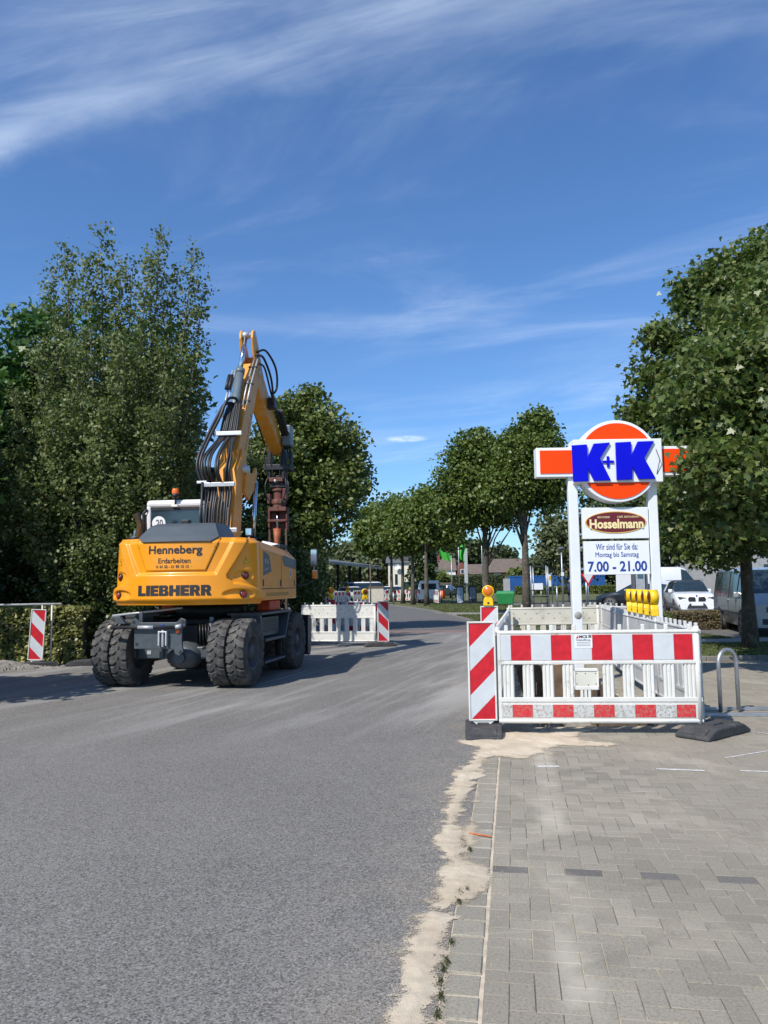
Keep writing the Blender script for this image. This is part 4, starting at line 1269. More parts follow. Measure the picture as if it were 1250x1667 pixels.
LC(MB().hexa([(-0.86, -1.75, 1.03), (-0.74, -1.75, 1.03), (-0.74, -1.66, 1.03), (-0.86, -1.66, 1.03)], [(-0.98, -1.75, 1.15), (-0.84, -1.75, 1.15), (-0.84, -1.66, 1.15), (-0.98, -1.66, 1.15)]), 'step_bracket', M_GREY_P, bevel=0.006)
LC(MB().box(-0.46, -0.40, -1.84, -1.80, 1.0, 1.22), 'strut', M_GREY_P, bevel=0.006)
LC(MB().lathe([(-1.955, 0.0), (-1.955, 0.03), (-1.93, 0.034)], 12, 'y', c=(0.245, 0, 0.92)), 'side_marker', M_ORANGE_L)
for k in range(4):
    LC(MB().tube([(0.42 + 0.05 * k, -1.5, 1.02), (0.46 + 0.05 * k, -1.58, 0.86), (0.42 + 0.06 * k, -1.46, 0.66)], 0.014, 7), 'hose', M_HOSE)
LC(MB().cyl((0.58, -1.45, 0.70), (0.60, -1.45, 1.04), 0.06, 14), 'axle_cylinder', mat('cylinder_dark', (0.05, 0.06, 0.08), 0.4))
LC(MB().cyl((0.60, -1.45, 1.04), (0.605, -1.45, 1.12), 0.035, 12), 'axle_rod', M_CYL)
# right side: fenders, tool box, steps (and the same on the left)
for sd in (-1, 1):
    fe = MB()
    fe.hexa([(sd * 0.70, -0.70, 0.62), (sd * 1.22, -0.70, 0.62), (sd * 1.22, -0.66, 0.62), (sd * 0.70, -0.66, 0.62)],
            [(sd * 0.70, -0.86, 1.12), (sd * 1.22, -0.86, 1.12), (sd * 1.22, -0.76, 1.12), (sd * 0.70, -0.76, 1.12)])
    fix_normals(LC(fe, 'fender', M_GREY_P, bevel=0.01))
    ff = MB()
    ff.hexa([(sd * 0.70, 0.58, 0.62), (sd * 1.22, 0.58, 0.62), (sd * 1.22, 0.62, 0.62), (sd * 0.70, 0.62, 0.62)],
            [(sd * 0.70, 0.86, 1.12), (sd * 1.22, 0.86, 1.12), (sd * 1.22, 0.93, 1.12), (sd * 0.70, 0.93, 1.12)])
    fix_normals(LC(ff, 'fender', M_GREY_P, bevel=0.01))
    LC(MB().box(*sorted((sd * 0.62, sd * 1.10)), -0.62, 0.60, 0.72, 1.06), 'tool_box', M_GREY_P, bevel=0.015)
    LC(MB().box(*sorted((sd * 0.62, sd * 1.24)), -0.80, 0.98, 1.115, 1.155), 'deck_plate', M_GREY_P, bevel=0.008)
    LC(MB().box(*sorted((sd * 0.90, sd * 1.24)), -0.60, 0.56, 0.655, 0.70), 'step', M_GREY_P, bevel=0.008)
    LC(MB().box(*sorted((sd * 0.96, sd * 1.24)), -0.62, 0.54, 0.285, 0.325), 'step', M_GREY_P, bevel=0.008)
    for yy_ in (-0.60, 0.52):
        LC(MB().box(*sorted((sd * 1.10, sd * 1.16)), yy_, yy_ + 0.04, 0.29, 0.70), 'step_hanger', M_BLK_M)
    for k in range(7):
        LC(MB().box(*sorted((sd * 1.10, sd * 1.108)), -0.42, 0.40, 0.80 + 0.034 * k, 0.815 + 0.034 * k), 'vent_slat', M_BLK_M)
    LC(MB().box(*sorted((sd * 0.80, sd * 1.05)), 0.20, 0.85, 1.16, 1.34), 'side_tank', mat('signal_orange', (0.62, 0.06, 0.01), 0.45, var=0.15), bevel=0.02)
# dozer blade at the front
bl = MB()
n_ = 8
arc = [(2.10 + 0.10 * math.cos(a), 0.60 + 0.42 * math.sin(a)) for a in [R(-75 + 150 * k / n_) for k in range(n_ + 1)]]
outer = arc + [(p[0] + 0.035, p[1]) for p in arc[::-1]]
bl.prism(outer, -1.27, 1.27, 'x')
LC(bl, 'dozer_blade', mat('blade_dark', (0.03, 0.035, 0.045), 0.5, var=0.2), bevel=0.004)
for sd in (-1, 1):
    LC(MB().prism([(1.98, 0.20), (2.14, 0.20), (2.24, 0.42), (2.20, 1.0), (1.98, 1.0)], sd * 1.275, sd * 1.29, 'x'), 'blade_cheek', M_GREY_P)
    LC(MB().box(sd * 0.45 - 0.06, sd * 0.45 + 0.06, 1.6, 2.12, 0.50, 0.66), 'blade_arm', M_GREY_P, bevel=0.01)

# ---------------------------------------------------------- counterweight shell (curved tail with moulded relief)
A_, B_, Y0_ = 1.29, 0.74, -1.13
tt = np.linspace(-math.pi / 2, math.pi / 2, 241)
ex = 2.05
pxs = A_ * np.sign(np.sin(tt)) * np.abs(np.sin(tt)) ** (2 / ex)
pys = Y0_ - B_ * np.abs(np.cos(tt)) ** (2 / ex)
arc_s = np.concatenate([[0], np.cumsum(np.hypot(np.diff(pxs), np.diff(pys)))]); arc_s -= arc_s[-1] / 2
S_MAX = arc_s[-1]
tgx = np.gradient(pxs, arc_s); tgy = np.gradient(pys, arc_s)
ZB, ZT = 1.32, 2.40
def rzv(zy): return ZB + (850 - zy) / 480 * (ZT - ZB)
def rax(dx):
    u = abs(dx) / 610
    return math.copysign(S_MAX * (0.88 * u + 0.12 * u ** 4), dx)
def sd_poly(x, z, poly):
    """distance inside a convex polygon (positive inside)"""
    d = np.full(np.shape(x), 1e9)
    n = len(poly); ar = sum(poly[i][0] * poly[(i + 1) % n][1] - poly[(i + 1) % n][0] * poly[i][1] for i in range(n))
    if ar < 0: poly = poly[::-1]
    for i in range(n):
        (x0, z0), (x1, z1) = poly[i], poly[(i + 1) % n]
        l = math.hypot(x1 - x0, z1 - z0)
        d = np.minimum(d, ((x1 - x0) * (z - z0) - (z1 - z0) * (x - x0)) / l)
    return d
def sstep(v, a, b):
    t = np.clip((v - a) / (b - a), 0, 1); return t * t * (3 - 2 * t)
T1 = [(-rax(215), rzv(608)), (rax(215), rzv(608)), (rax(322), rzv(350)), (-rax(322), rzv(350))]
T2 = [(-rax(285), rzv(642)), (rax(285), rzv(642)), (rax(420), rzv(350)), (-rax(420), rzv(350))]
def relief(s, z):
    s = np.asarray(s, float); z = np.asarray(z, float); m = np.abs(s)
    r = 0.045 * sstep(sd_poly(s, z, T2), 0.0, 0.055)
    r = r - 0.022 * sstep(sd_poly(s, z, T1), -0.012, 0.004)
    r = r + 0.012 * np.exp(-(sd_poly(s, z, T1) / 0.008) ** 2)
    # side wing, set back behind a sweeping ridge
    wing_line = np.where(z > rzv(640), rax(345) + (z - rzv(640)) * (rax(490) - rax(345)) / (rzv(370) - rzv(640)), rax(345) + (rzv(640) - z) * 0.2)
    floor = rzv(705) - np.clip((m - rax(390)) / (rax(610) - rax(390)), 0, 1) ** 1.6 * (rzv(705) - rzv(785))
    w = np.minimum(m - wing_line, z - floor)
    w = np.minimum(w, 0.6 * (m - wing_line) + 0.6 * (z - floor) - 0.05)
    r = r + 0.055 * sstep(w, 0.0, 0.04)
    # scoops round the tail lamps
    for (dx, zy, rx_, rz_, dp) in ((425, 780, 125, 42, 0.034), (466, 650, 90, 46, 0.022)):
        q_ = ((m - rax(dx)) / rax(rx_)) ** 2 + ((z - rzv(zy)) / ((ZT - ZB) * rz_ / 480)) ** 2
        r = r + dp * sstep(1 - q_, 0.0, 0.5) * sstep(z - (rzv(zy) - 0.1), 0, 0.12)
    # rounded lower and upper edges, tail leaning in slightly towards the top
    r = r + 0.07 * (1 - sstep(z, ZB, ZB + 0.11)) + 0.07 * sstep(z, ZT - 0.09, ZT) + (z - ZB) * 0.035
    return r
def shell(s, z, off=0.0):
    x = np.interp(s, arc_s, pxs); y = np.interp(s, arc_s, pys)
    tx = np.interp(s, arc_s, tgx); ty = np.interp(s, arc_s, tgy)
    d = off - relief(s, z)
    # outward normal of the tail curve
    return x + ty * d, y - tx * d, z
ss = np.linspace(-S_MAX, S_MAX, 231); zs = np.linspace(ZB, ZT, 84)
Sg, Zg = np.meshgrid(ss, zs)
X_, Y_, Z_ = shell(Sg, Zg)
mb = MB(); mb.v = [tuple(p) for p in np.stack([X_.ravel(), Y_.ravel(), Z_.ravel()], 1)]
nx_, nz_ = len(ss), len(zs)
mb.f = [(j * nx_ + i, j * nx_ + i + 1, (j + 1) * nx_ + i + 1, (j + 1) * nx_ + i) for j in range(nz_ - 1) for i in range(nx_ - 1)]
mb.f.append(tuple((nz_ - 1) * nx_ + i for i in range(nx_)))
mb.f.append(tuple(i for i in range(nx_))[::-1])
mb.sm = [True] * (len(mb.f) - 2) + [False, False]
cw = mb.build('counterweight', M_YEL, exc)
def on_shell(name, vs, fs, s0, z0, material, parent=cw, off=0.004, kx=1.0, kz=1.0):
    """wrap a flat shape (x, z, thickness) on to the tail"""
    P = []
    for (x, y, t) in vs:
        a = shell(np.array(s0 + x * kx), np.array(z0 + y * kz), off + t)
        P.append((float(a[0]), float(a[1]), float(a[2])))
    return MB().add(P, fs).build(name, material, parent)
def shell_text(s, s0, z0, width, height, bold=0.0, material=M_PRINT, off=0.004, space=1.0):
    vs, fs = text_mesh(s, 0.2, 0.0, 0.0, space=space)
    xs = [v[0] for v in vs]; ys = [v[1] for v in vs]
    cx_ = (max(xs) + min(xs)) / 2; cy_ = (max(ys) + min(ys)) / 2
    kx = width / (max(xs) - min(xs)); ky = height / (max(ys) - min(ys))
    AV, AF = [], []
    shifts = [(0, 0)] if not bold else [(0, 0), (bold, 0), (-bold, 0), (0, bold), (0, -bold), (bold, bold), (-bold, bold), (bold, -bold), (-bold, -bold)]
    for q_, (ox, oz) in enumerate(shifts):
        n_ = len(AV)
        AV += [((v[0] - cx_) * kx + ox, (v[1] - cy_) * ky + oz, 0.00012 * q_) for v in vs]
        AF += [tuple(i + n_ for i in f) for f in fs]
    return on_shell('lettering', AV, AF, s0, z0, material, off=off)
# heavy slab capitals, drawn stroke by stroke on a 10-high grid
def bxp(x0, x1, y0, y1): return [(x0, y0), (x1, y0), (x1, y1), (x0, y1)]
SLAB = {
    'L': (8.2, [bxp(0, 3.7, 0, 10), bxp(3.5, 8.2, 0, 2.7)]),
    'I': (4.0, [bxp(0, 4.0, 0, 10)]),
    'E': (8.2, [bxp(0, 3.7, 0, 10), bxp(3.5, 8.2, 0, 2.5), bxp(3.5, 7.7, 3.9, 6.2), bxp(3.5, 8.2, 7.5, 10)]),
    'H': (10.2, [bxp(0, 3.7, 0, 10), bxp(6.5, 10.2, 0, 10), bxp(3.5, 6.7, 3.8, 6.3)]),
    'B': (9.4, [bxp(0, 3.7, 0, 10), bxp(3.5, 7.4, 0, 2.2), bxp(3.5, 7.2, 4.3, 5.9), bxp(3.5, 7.2, 7.9, 10), [(5.7, 5.6), (7.2, 5.2), (8.8, 6.2), (8.9, 8.4), (8.2, 9.6), (7.0, 10), (5.7, 8.2)], [(5.9, 1.9), (7.2, 0), (8.6, 0.4), (9.4, 1.6), (9.3, 3.8), (8.4, 5.2), (7.0, 5.6), (5.9, 4.6)]]),
    'R': (9.6, [bxp(0, 3.7, 0, 10), bxp(3.5, 7.0, 3.8, 5.8), bxp(3.5, 7.2, 7.8, 10), [(5.7, 4.2), (7.2, 3.9), (8.7, 5.0), (9.1, 7.0), (8.6, 9.0), (7.0, 10), (5.7, 8.4)], [(4.4, 4.0), (7.6, 4.4), (9.8, 0), (5.8, 0)]]),
}
word = 'LIEBHERR'
tot = sum(SLAB[c][0] for c in word) + 0.75 * (len(word) - 1)
kx_ = 1.22 / tot; kz_ = 0.165 / 10; cur = -0.61
for c in word:
    w_, parts_ = SLAB[c]
    AV, AF = [], []
    for q_, poly in enumerate(parts_):
        # cut wide strokes so that they follow the curved tail
        n_ = len(AV); AV += [(cur + x * kx_, (y - 5) * kz_, 0.0015 + 0.00025 * q_) for x, y in poly]; AF.append(tuple(range(n_, len(AV))))
        m_ = len(AV); AV += [(cur + x * kx_, (y - 5) * kz_, -0.003) for x, y in poly]
        k_ = len(poly); AF += [(n_ + i, m_ + i, m_ + (i + 1) % k_, n_ + (i + 1) % k_) for i in range(k_)]
    on_shell('letter', AV, AF, -0.01, rzv(745), M_PRINT, off=0.006)
    cur += (w_ + 0.75) * kx_
shell_text('Henneberg', -0.005, rzv(465), 0.90, 0.165, 0.0045)
shell_text('Erdarbeiten', -0.01, rzv(535), 0.54, 0.080, 0.0012)
tag(shell_text('·  01 52 - 21 95 15 13  ·', -0.01, rzv(577), 0.58, 0.042, 0.0014), kind='stuff')
on_shell('phone_symbol', [(0.021 * math.cos(k), 0.021 * math.sin(k), 0) for k in np.linspace(0, 6.283, 21)[:-1]] + [(0.015 * math.cos(k), 0.015 * math.sin(k), 0) for k in np.linspace(0, 6.283, 21)[:-1]],
         [(k, (k + 1) % 20, 20 + (k + 1) % 20, 20 + k) for k in range(20)], -0.30, rzv(577), M_PRINT, off=0.005)
# seams of the bonnet panel
def seam(pts, w=0.006, off=0.0):
    vs = []; fs = []
    P = []
    for (a, b) in zip(pts[:-1], pts[1:]):
        for k in range(12): P.append((a[0] + (b[0] - a[0]) * k / 12, a[1] + (b[1] - a[1]) * k / 12))
    P.append(pts[-1])
    for i, p in enumerate(P):
        q_ = P[min(i + 1, len(P) - 1)]; o_ = P[max(i - 1, 0)]
        d = Vector((q_[0] - o_[0], q_[1] - o_[1])).normalized(); n = (-d.y * w / 2, d.x * w / 2)
        for sg in (-1, 1):
            a = shell(np.array(p[0] + sg * n[0]), np.array(p[1] + sg * n[1]), off + 0.0015)
            vs.append((float(a[0]), float(a[1]), float(a[2])))
    for i in range(len(P) - 1): fs.append((2 * i, 2 * i + 1, 2 * i + 3, 2 * i + 2))
    return MB().add(vs, fs).build('panel_gap', M_SEAM, cw)
seam([(-rax(318), rzv(372)), (-rax(215), rzv(610)), (rax(215), rzv(610)), (rax(318), rzv(372))], 0.009)
for sd in (-1, 1):
    # tail lamps and warning triangles
    for dx, zy, m_ in ((452, 778, M_RED_L), (474, 645, M_DKRED)):
        a = shell(np.array(sd * rax(dx)), np.array(rzv(zy)), 0.0)
        b = shell(np.array(sd * rax(dx)), np.array(rzv(zy)), 0.030)
        a = Vector([float(t) for t in a]); b = Vector([float(t) for t in b])
        tl = MB().tube([a, b], [0.062, 0.060], 22).build('tail_light', M_BLK_M, cw)
        MB().tube([a, b + (b - a) * 0.25], [0.050, 0.046], 22).build('lens', m_, tl)
        MB().tube([a, b + (b - a) * 0.45], [0.022, 0.020], 14).build('reflector', mat('lens_centre', (0.22, 0.05, 0.05), 0.3), tl)
    zc = rzv(535); sc_ = sd * rax(478)
    on_shell('warning_sticker', [(-0.062, -0.05, 0), (0.062, -0.05, 0), (0, 0.06, 0)], [(0, 1, 2)], sc_, zc, M_PRINT, off=0.004)
    on_shell('warning_sticker', [(-0.050, -0.043, 0), (0.050, -0.043, 0), (0, 0.047, 0)], [(0, 1, 2)], sc_, zc, mat('warning_yellow', (0.83, 0.50, 0.01), 0.4), off=0.006)
    on_shell('warning_sticker', [(-0.005, -0.015, 0), (0.005, -0.015, 0), (0.007, 0.02, 0), (-0.007, 0.02, 0)], [(0, 1, 2, 3)], sc_, zc, M_PRINT, off=0.008)
    on_shell('warning_sticker', [(-0.005, -0.031, 0), (0.005, -0.031, 0), (0.005, -0.021, 0), (-0.005, -0.021, 0)], [(0, 1, 2, 3)], sc_, zc, M_PRINT, off=0.008)
    for (a_, b_) in ((rax(275), rzv(440)),):
        on_shell('bolt', [(0.009 * math.cos(k), 0.009 * math.sin(k), 0) for k in np.linspace(0, 6.28, 9)[:-1]], [tuple(range(8))], sd * a_, b_, M_SEAM, off=0.003)

# ---------------------------------------------------------- engine hood (dark grey) and upper deck
hd = MB()
def tail_y(x): return Y0_ - B_ * math.sqrt(max(0, 1 - (x / A_) ** 2))
NH = 14
rows = [(0.56, 0.030, 2.335), (0.665, 0.115, 2.42), (0.56, 0.32, 2.60), (0.50, 0.50, 2.662), (0.48, 1.20, 2.68)]
vs = []
for w_, dy, z_ in rows:
    for k in range(NH + 1):
        x_ = -w_ + 2 * w_ * k / NH
        vs.append((x_, tail_y(x_) + dy if dy < 1 else -0.55, z_))
n_ = NH + 1
fs = [(r * n_ + k, r * n_ + k + 1, (r + 1) * n_ + k + 1, (r + 1) * n_ + k) for r in range(4) for k in range(NH)]
b0 = len(vs)
vs += [(-0.70, -1.55, 2.30), (-0.72, -0.55, 2.30), (0.70, -1.55, 2.30), (0.72, -0.55, 2.30)]
for sd, base_, k in ((-1, b0, 0), (1, b0 + 2, NH)):
    fs += [(0 * n_ + k, 1 * n_ + k, base_), (1 * n_ + k, 2 * n_ + k, base_), (2 * n_ + k, 3 * n_ + k, base_), (3 * n_ + k, 4 * n_ + k, base_ + 1, base_)]
fs.append((4 * n_, *[4 * n_ + k for k in range(1, n_)], b0 + 3, b0 + 1))
hd.add(vs, fs)
hood = fix_normals(hd.build('hood', M_GREY_H, exc))
MB().box(-0.06, 0.07, -1.40, -1.25, 2.63, 2.72).build('hood_latch', M_BLK_M, hood, 0.012)
# right and left body sides
for sd in (-1, 1):
    body = MB()
    yb, yf = -1.14, (1.62 if sd > 0 else 0.2)
    lo = [(sd * 0.35, yb, 1.36), (sd * 1.235, yb, 1.36), (sd * 1.235, yf, 1.36), (sd * 0.35, yf, 1.36)]
    mid = [(sd * 0.35, yb, 2.22), (sd * 1.235, yb, 2.22), (sd * 1.235, yf, 2.12), (sd * 0.35, yf, 2.12)]
    hi = [(sd * 0.35, yb, 2.385), (sd * 1.12, yb, 2.385), (sd * 1.10, yf - 0.15, 2.30), (sd * 0.35, yf - 0.15, 2.30)]
    body.add(lo + mid + hi, [(0, 3, 2, 1), (8, 9, 10, 11), (0, 1, 5, 4), (1, 2, 6, 5), (2, 3, 7, 6), (3, 0, 4, 7), (4, 5, 9, 8), (5, 6, 10, 9), (6, 7, 11, 10), (7, 4, 8, 11)])
    ob = fix_normals(body.build('side_body', M_YEL, exc, 0.025, 3))
    if sd > 0:
        xx_ = 1.2365
        MB().prism([(-1.02, 1.78), (-0.45, 1.86), (-0.62, 2.14), (-1.02, 2.20)], xx_ - 0.003, xx_ + 0.001, 'x').build('number_decal', M_GREY_H, ob)
        for nm, sz, wz, zz_, sl_ in (('916', 0.13, 0.30, 2.02, 0.0), ('compact', 0.06, 0.28, 1.90, 0.18)):
            for k, ch_ in enumerate(nm):
                vs, fs = text_mesh(ch_, sz, 0.0, 0.0)
                o_ = (k - (len(nm) - 1) / 2) * wz / len(nm)
                MB().add([(xx_ + 0.003, -0.80 + v[0] + o_, zz_ + v[1] + (v[0] + o_) * sl_) for v in vs], fs).build('letter', M_STICK, ob)
        MB().box(xx_ - 0.004, xx_ + 0.0015, -1.12, 1.60, 1.555, 1.568).build('panel_gap', M_SEAM, ob)
        MB().box(xx_ - 0.004, xx_ + 0.0015, 0.30, 0.312, 1.57, 2.15).build('panel_gap', M_SEAM, ob)
        MB().prism([(0.55, 1.98), (1.55, 1.93), (1.58, 2.11), (0.42, 2.18), (0.40, 2.10)], xx_ - 0.003, xx_ + 0.004, 'x').build('air_vent', M_GREY_H, ob)
        for yy_ in (-1.05, 0.2, 1.4):
            MB().box(xx_ - 0.002, xx_ + 0.004, yy_, yy_ + 0.07, 1.60, 1.72).build('door_catch', M_BLK_M, ob, 0.006)
        MB().add([(xx_ + 0.004, 1.05 + 0.085 * math.cos(k), 1.84 + 0.085 * math.sin(k)) for k in np.linspace(0, 2 * math.pi, 25)[:-1]], [tuple(range(24))]).build('round_sticker', M_STICK, ob)
        MB().add([(xx_ + 0.0055, 1.05 + 0.04 * math.cos(k), 1.84 + 0.06 * math.sin(k)) for k in np.linspace(0, 2 * math.pi, 25)[:-1]], [tuple(range(24))]).build('round_sticker', mat('sticker_navy', (0.03, 0.06, 0.2), 0.4), ob)
        MB().box(xx_ - 0.002, xx_ + 0.002, -0.8, 0.9, 1.43, 1.49).build('script_strip', mat('faded_print', (0.42, 0.19, 0.02), 0.5, var=0.3, vscale=25), ob)
MB().box(-0.36, 0.36, -1.0, 1.3, 1.34, 2.25).build('upper_frame', M_BLK_M, exc)
# worn black anti-slip cover and rag on the right front deck
MB().box(0.72, 1.08, 0.9, 1.5, 2.33, 2.42).build('deck_box', M_BLK_M, exc, 0.02)
MB().add([(0.70, 0.45, 2.345), (1.02, 0.30, 2.345), (1.10, 0.62, 2.40), (0.78, 0.72, 2.47)], [(0, 1, 2, 3)]).build('paper_sheet', M_STICK, exc)
# deck work lamps
for (lx_, ly_) in ((0.86, -0.55), (-1.14, -0.62)):
    wl = MB().box(lx_ - 0.06, lx_ + 0.06, ly_ - 0.04, ly_ + 0.04, 2.49, 2.62).build('work_light', M_BLK_M, exc, 0.012)
    MB().box(lx_ - 0.05, lx_ + 0.05, ly_ - 0.046, ly_ - 0.038, 2.50, 2.61).build('lens', M_CHROME, wl)
    MB().cyl((lx_, ly_, 2.36), (lx_, ly_, 2.50), 0.014, 8).build('bracket', M_BRKT, wl)

# ---------------------------------------------------------- cab
CX, CW_ = -0.715, 1.10
cab = MB()
x0, x1 = CX - CW_ / 2, CX + CW_ / 2
yb, yf = 0.05, 1.62
def ring(x0, x1, z): return None
# rear wall with a window opening: four bars, roof, pillars
fr = MB()
fr.box(x0, x0 + 0.085, yb, yb + 0.10, 1.42, 3.12); fr.box(x1 - 0.085, x1, yb, yb + 0.10, 1.42, 3.12)
fr.box(x0 + 0.085, x1 - 0.085, yb, yb + 0.08, 1.42, 2.44)
fr.box(x0, x0 + 0.07, yf - 0.1, yf, 1.42, 3.12); fr.box(x1 - 0.07, x1, yf - 0.1, yf, 1.42, 3.12)
fr.box(x0 + 0.0, x0 + 0.05, yb + 0.1, yf - 0.1, 1.42, 1.95); fr.box(x1 - 0.05, x1, yb + 0.1, yf - 0.1, 1.42, 2.4)
cabo = fr.build('cab', M_CABW, exc, 0.03, 3)
rf = MB().box(x0 - 0.01, x1 + 0.01, yb - 0.01, yf + 0.05, 3.075, 3.23)
rfo = rf.build('roof', M_CABW, cabo, 0.07, 4)
MB().box(x0 + 0.086, x1 - 0.086, yb + 0.02, yb + 0.035, 2.44, 3.08).build('rear_window', M_GLASS, cabo)
MB().box(x0 + 0.08, x1 - 0.08, yb + 0.005, yb + 0.02, 3.035, 3.08).build('window_seal', M_BLK_M, cabo)
MB().box(x1 - 0.03, x1 - 0.012, yb + 0.11, yf - 0.11, 2.4, 3.03).build('side_window', M_GLASS, cabo)
MB().box(x0 + 0.012, x0 + 0.03, yb + 0.11, yf - 0.11, 1.95, 3.03).build('side_window', M_GLASS, cabo)
MB().box(x0 + 0.07, x1 - 0.07, yf - 0.05, yf - 0.03, 1.6, 3.03).build('windscreen', M_GLASS, cabo)
# opened door on the left, its frame white
dr = MB(); dx_ = x0 - 0.03
dr.hexa([(dx_ - 0.19, yb + 0.1, 2.46), (dx_ - 0.15, yb + 0.1, 2.46), (dx_ - 0.15, yb + 0.14, 2.46), (dx_ - 0.19, yb + 0.14, 2.46)], [(dx_ - 0.10, yb + 0.1, 3.0), (dx_ - 0.06, yb + 0.1, 3.0), (dx_ - 0.06, yb + 0.14, 3.0), (dx_ - 0.10, yb + 0.14, 3.0)])
dr.box(dx_ - 0.10, dx_ + 0.02, yb + 0.1, yb + 0.14, 2.97, 3.01)
dr.build('door', M_CABW, cabo, 0.008)
MB().add([(dx_ - 0.17, yb + 0.125, 2.46), (dx_ + 0.02, yb + 0.125, 2.46), (dx_ + 0.02, yb + 0.125, 2.98), (dx_ - 0.08, yb + 0.125, 2.98)], [(0, 1, 2, 3)]).build('door_glass', M_GLASS, cabo)
# mirror, air intake and lamp cluster at the left rear
MB().tube([(x0 + 0.02, yb, 3.06), (x0 - 0.05, yb - 0.02, 2.98), (x0 - 0.01, yb - 0.03, 2.55)], 0.03, 8).build('hand_rail', M_BLK_M, cabo)
MB().lathe([(2.42, 0.0), (2.42, 0.13), (2.50, 0.15), (2.56, 0.12), (2.58, 0.0)], 20, 'z', c=(x0 - 0.10, -0.15, 0)).build('air_filter', M_BLK_M, exc)
MB().cyl((x0 - 0.10, -0.15, 2.33), (x0 - 0.10, -0.15, 2.43), 0.05, 10).build('filter_stem', M_BLK_M, exc)
# speed disc
vs = [(0.128 * math.cos(k), 0.128 * math.sin(k)) for k in np.linspace(0, 2 * math.pi, 33)[:-1]]
sdn = MB().add([(x0 + 0.235 + a, yb + 0.015, 2.80 + b) for a, b in vs], [tuple(range(32))]).build('speed_sticker', M_STICK, cabo)
text_obj('lettering', '20', 0.13, M_PRINT, sdn, (x0 + 0.25, yb + 0.0125, 2.80), 0.001, 0.001, width=0.13, height=0.13)
# exhaust
MB().tube([(-1.08, -0.75, 2.5), (-1.02, -0.78, 2.70), (-1.07, -0.85, 2.90)], 0.058, 14, caps=False).build('exhaust_pipe', mat('exhaust_steel', (0.16, 0.12, 0.08), 0.45, 0.7, var=0.3), exc)
MB().tube([(-1.063, -0.838, 2.87), (-1.068, -0.848, 2.895)], 0.055, 14).build('exhaust_mouth', M_BLACK, exc)  # black disc set just inside the open end of the pipe
# amber rotating beacon on its bracket
MB().tube([(CX + 0.02, yb - 0.04, 3.10), (CX + 0.02, yb - 0.04, 3.28)], 0.016, 8).build('beacon_stem', M_BLK_M, exc)
bco = MB().lathe([(3.26, 0.0), (3.26, 0.06), (3.335, 0.068), (3.335, 0.0)], 18, 'z', c=(CX + 0.02, yb - 0.04, 0)).build('beacon_base', M_BLK_M, exc)
MB().lathe([(3.335, 0.066), (3.40, 0.064), (3.43, 0.05), (3.437, 0.0)], 18, 'z', c=(CX + 0.02, yb - 0.04, 0)).build('dome', M_ORANGE_L, bco)
MB().box(CX - 0.05, CX + 0.07, yb - 0.06, yb, 3.09, 3.13).build('beacon_bracket', M_CABW, exc, 0.006)
# right front mirror on its arm
MB().tube([(1.18, 1.62, 1.60), (1.35, 1.95, 1.62), (1.52, 2.05, 1.70), (1.53, 2.05, 2.36)], 0.018, 8).build('mirror_arm', M_BLK_M, exc)
mr = MB().box(1.44, 1.60, 2.03, 2.10, 1.98, 2.36).build('mirror', M_BLK_M, exc, 0.025)
MB().box(1.455, 1.575, 2.024, 2.032, 2.04, 2.34).build('mirror_glass', M_MIRROR, mr)
mr = MB().box(1.46, 1.62, 2.02, 2.10, 1.72, 1.93).build('mirror', M_BLK_M, exc, 0.04)
MB().box(1.48, 1.60, 2.014, 2.022, 1.745, 1.90).build('mirror_glass', mat('mirror_amber', (0.35, 0.16, 0.05), 0.15, 0.8), mr)

# ---------------------------------------------------------- boom, stick and tool  (y, z in the boom plane)
BX = 0.12
def slab(poly, x0, x1): return MB().prism(poly, x0, x1, 'x')
# lower boom
lower = [(0.10, 1.75), (0.55, 1.75), (0.78, 2.6), (0.92, 3.45), (1.02, 3.95), (0.78, 4.12), (0.52, 3.85), (0.40, 3.2), (0.18, 2.4)]
lb = fix_normals(slab(lower, BX - 0.21, BX + 0.21).build('lower_boom', M_YEL_D, exc, 0.02))
# link bracket hooking forward off the joint
MB().prism([(0.88, 3.42), (1.15, 3.30), (1.62, 3.62), (1.78, 3.95), (1.70, 4.05), (1.55, 3.92), (1.30, 3.85), (1.0, 3.98)], BX + 0.21, BX + 0.27, 'x').build('link_bracket', M_YEL_D, lb, 0.012)
MB().prism([(0.88, 3.42), (1.15, 3.30), (1.62, 3.62), (1.78, 3.95), (1.70, 4.05), (1.55, 3.92), (1.30, 3.85), (1.0, 3.98)], BX - 0.27, BX - 0.21, 'x').build('link_bracket', M_YEL_D, lb, 0.012)
MB().cyl((BX - 0.32, 0.92, 3.90), (BX + 0.33, 0.92, 3.90), 0.075, 18).build('boom_pin', M_BRKT, lb)
MB().cyl((BX - 0.30, 1.62, 3.72), (BX + 0.30, 1.62, 3.72), 0.05, 16).build('boom_pin', M_BRKT, lb)
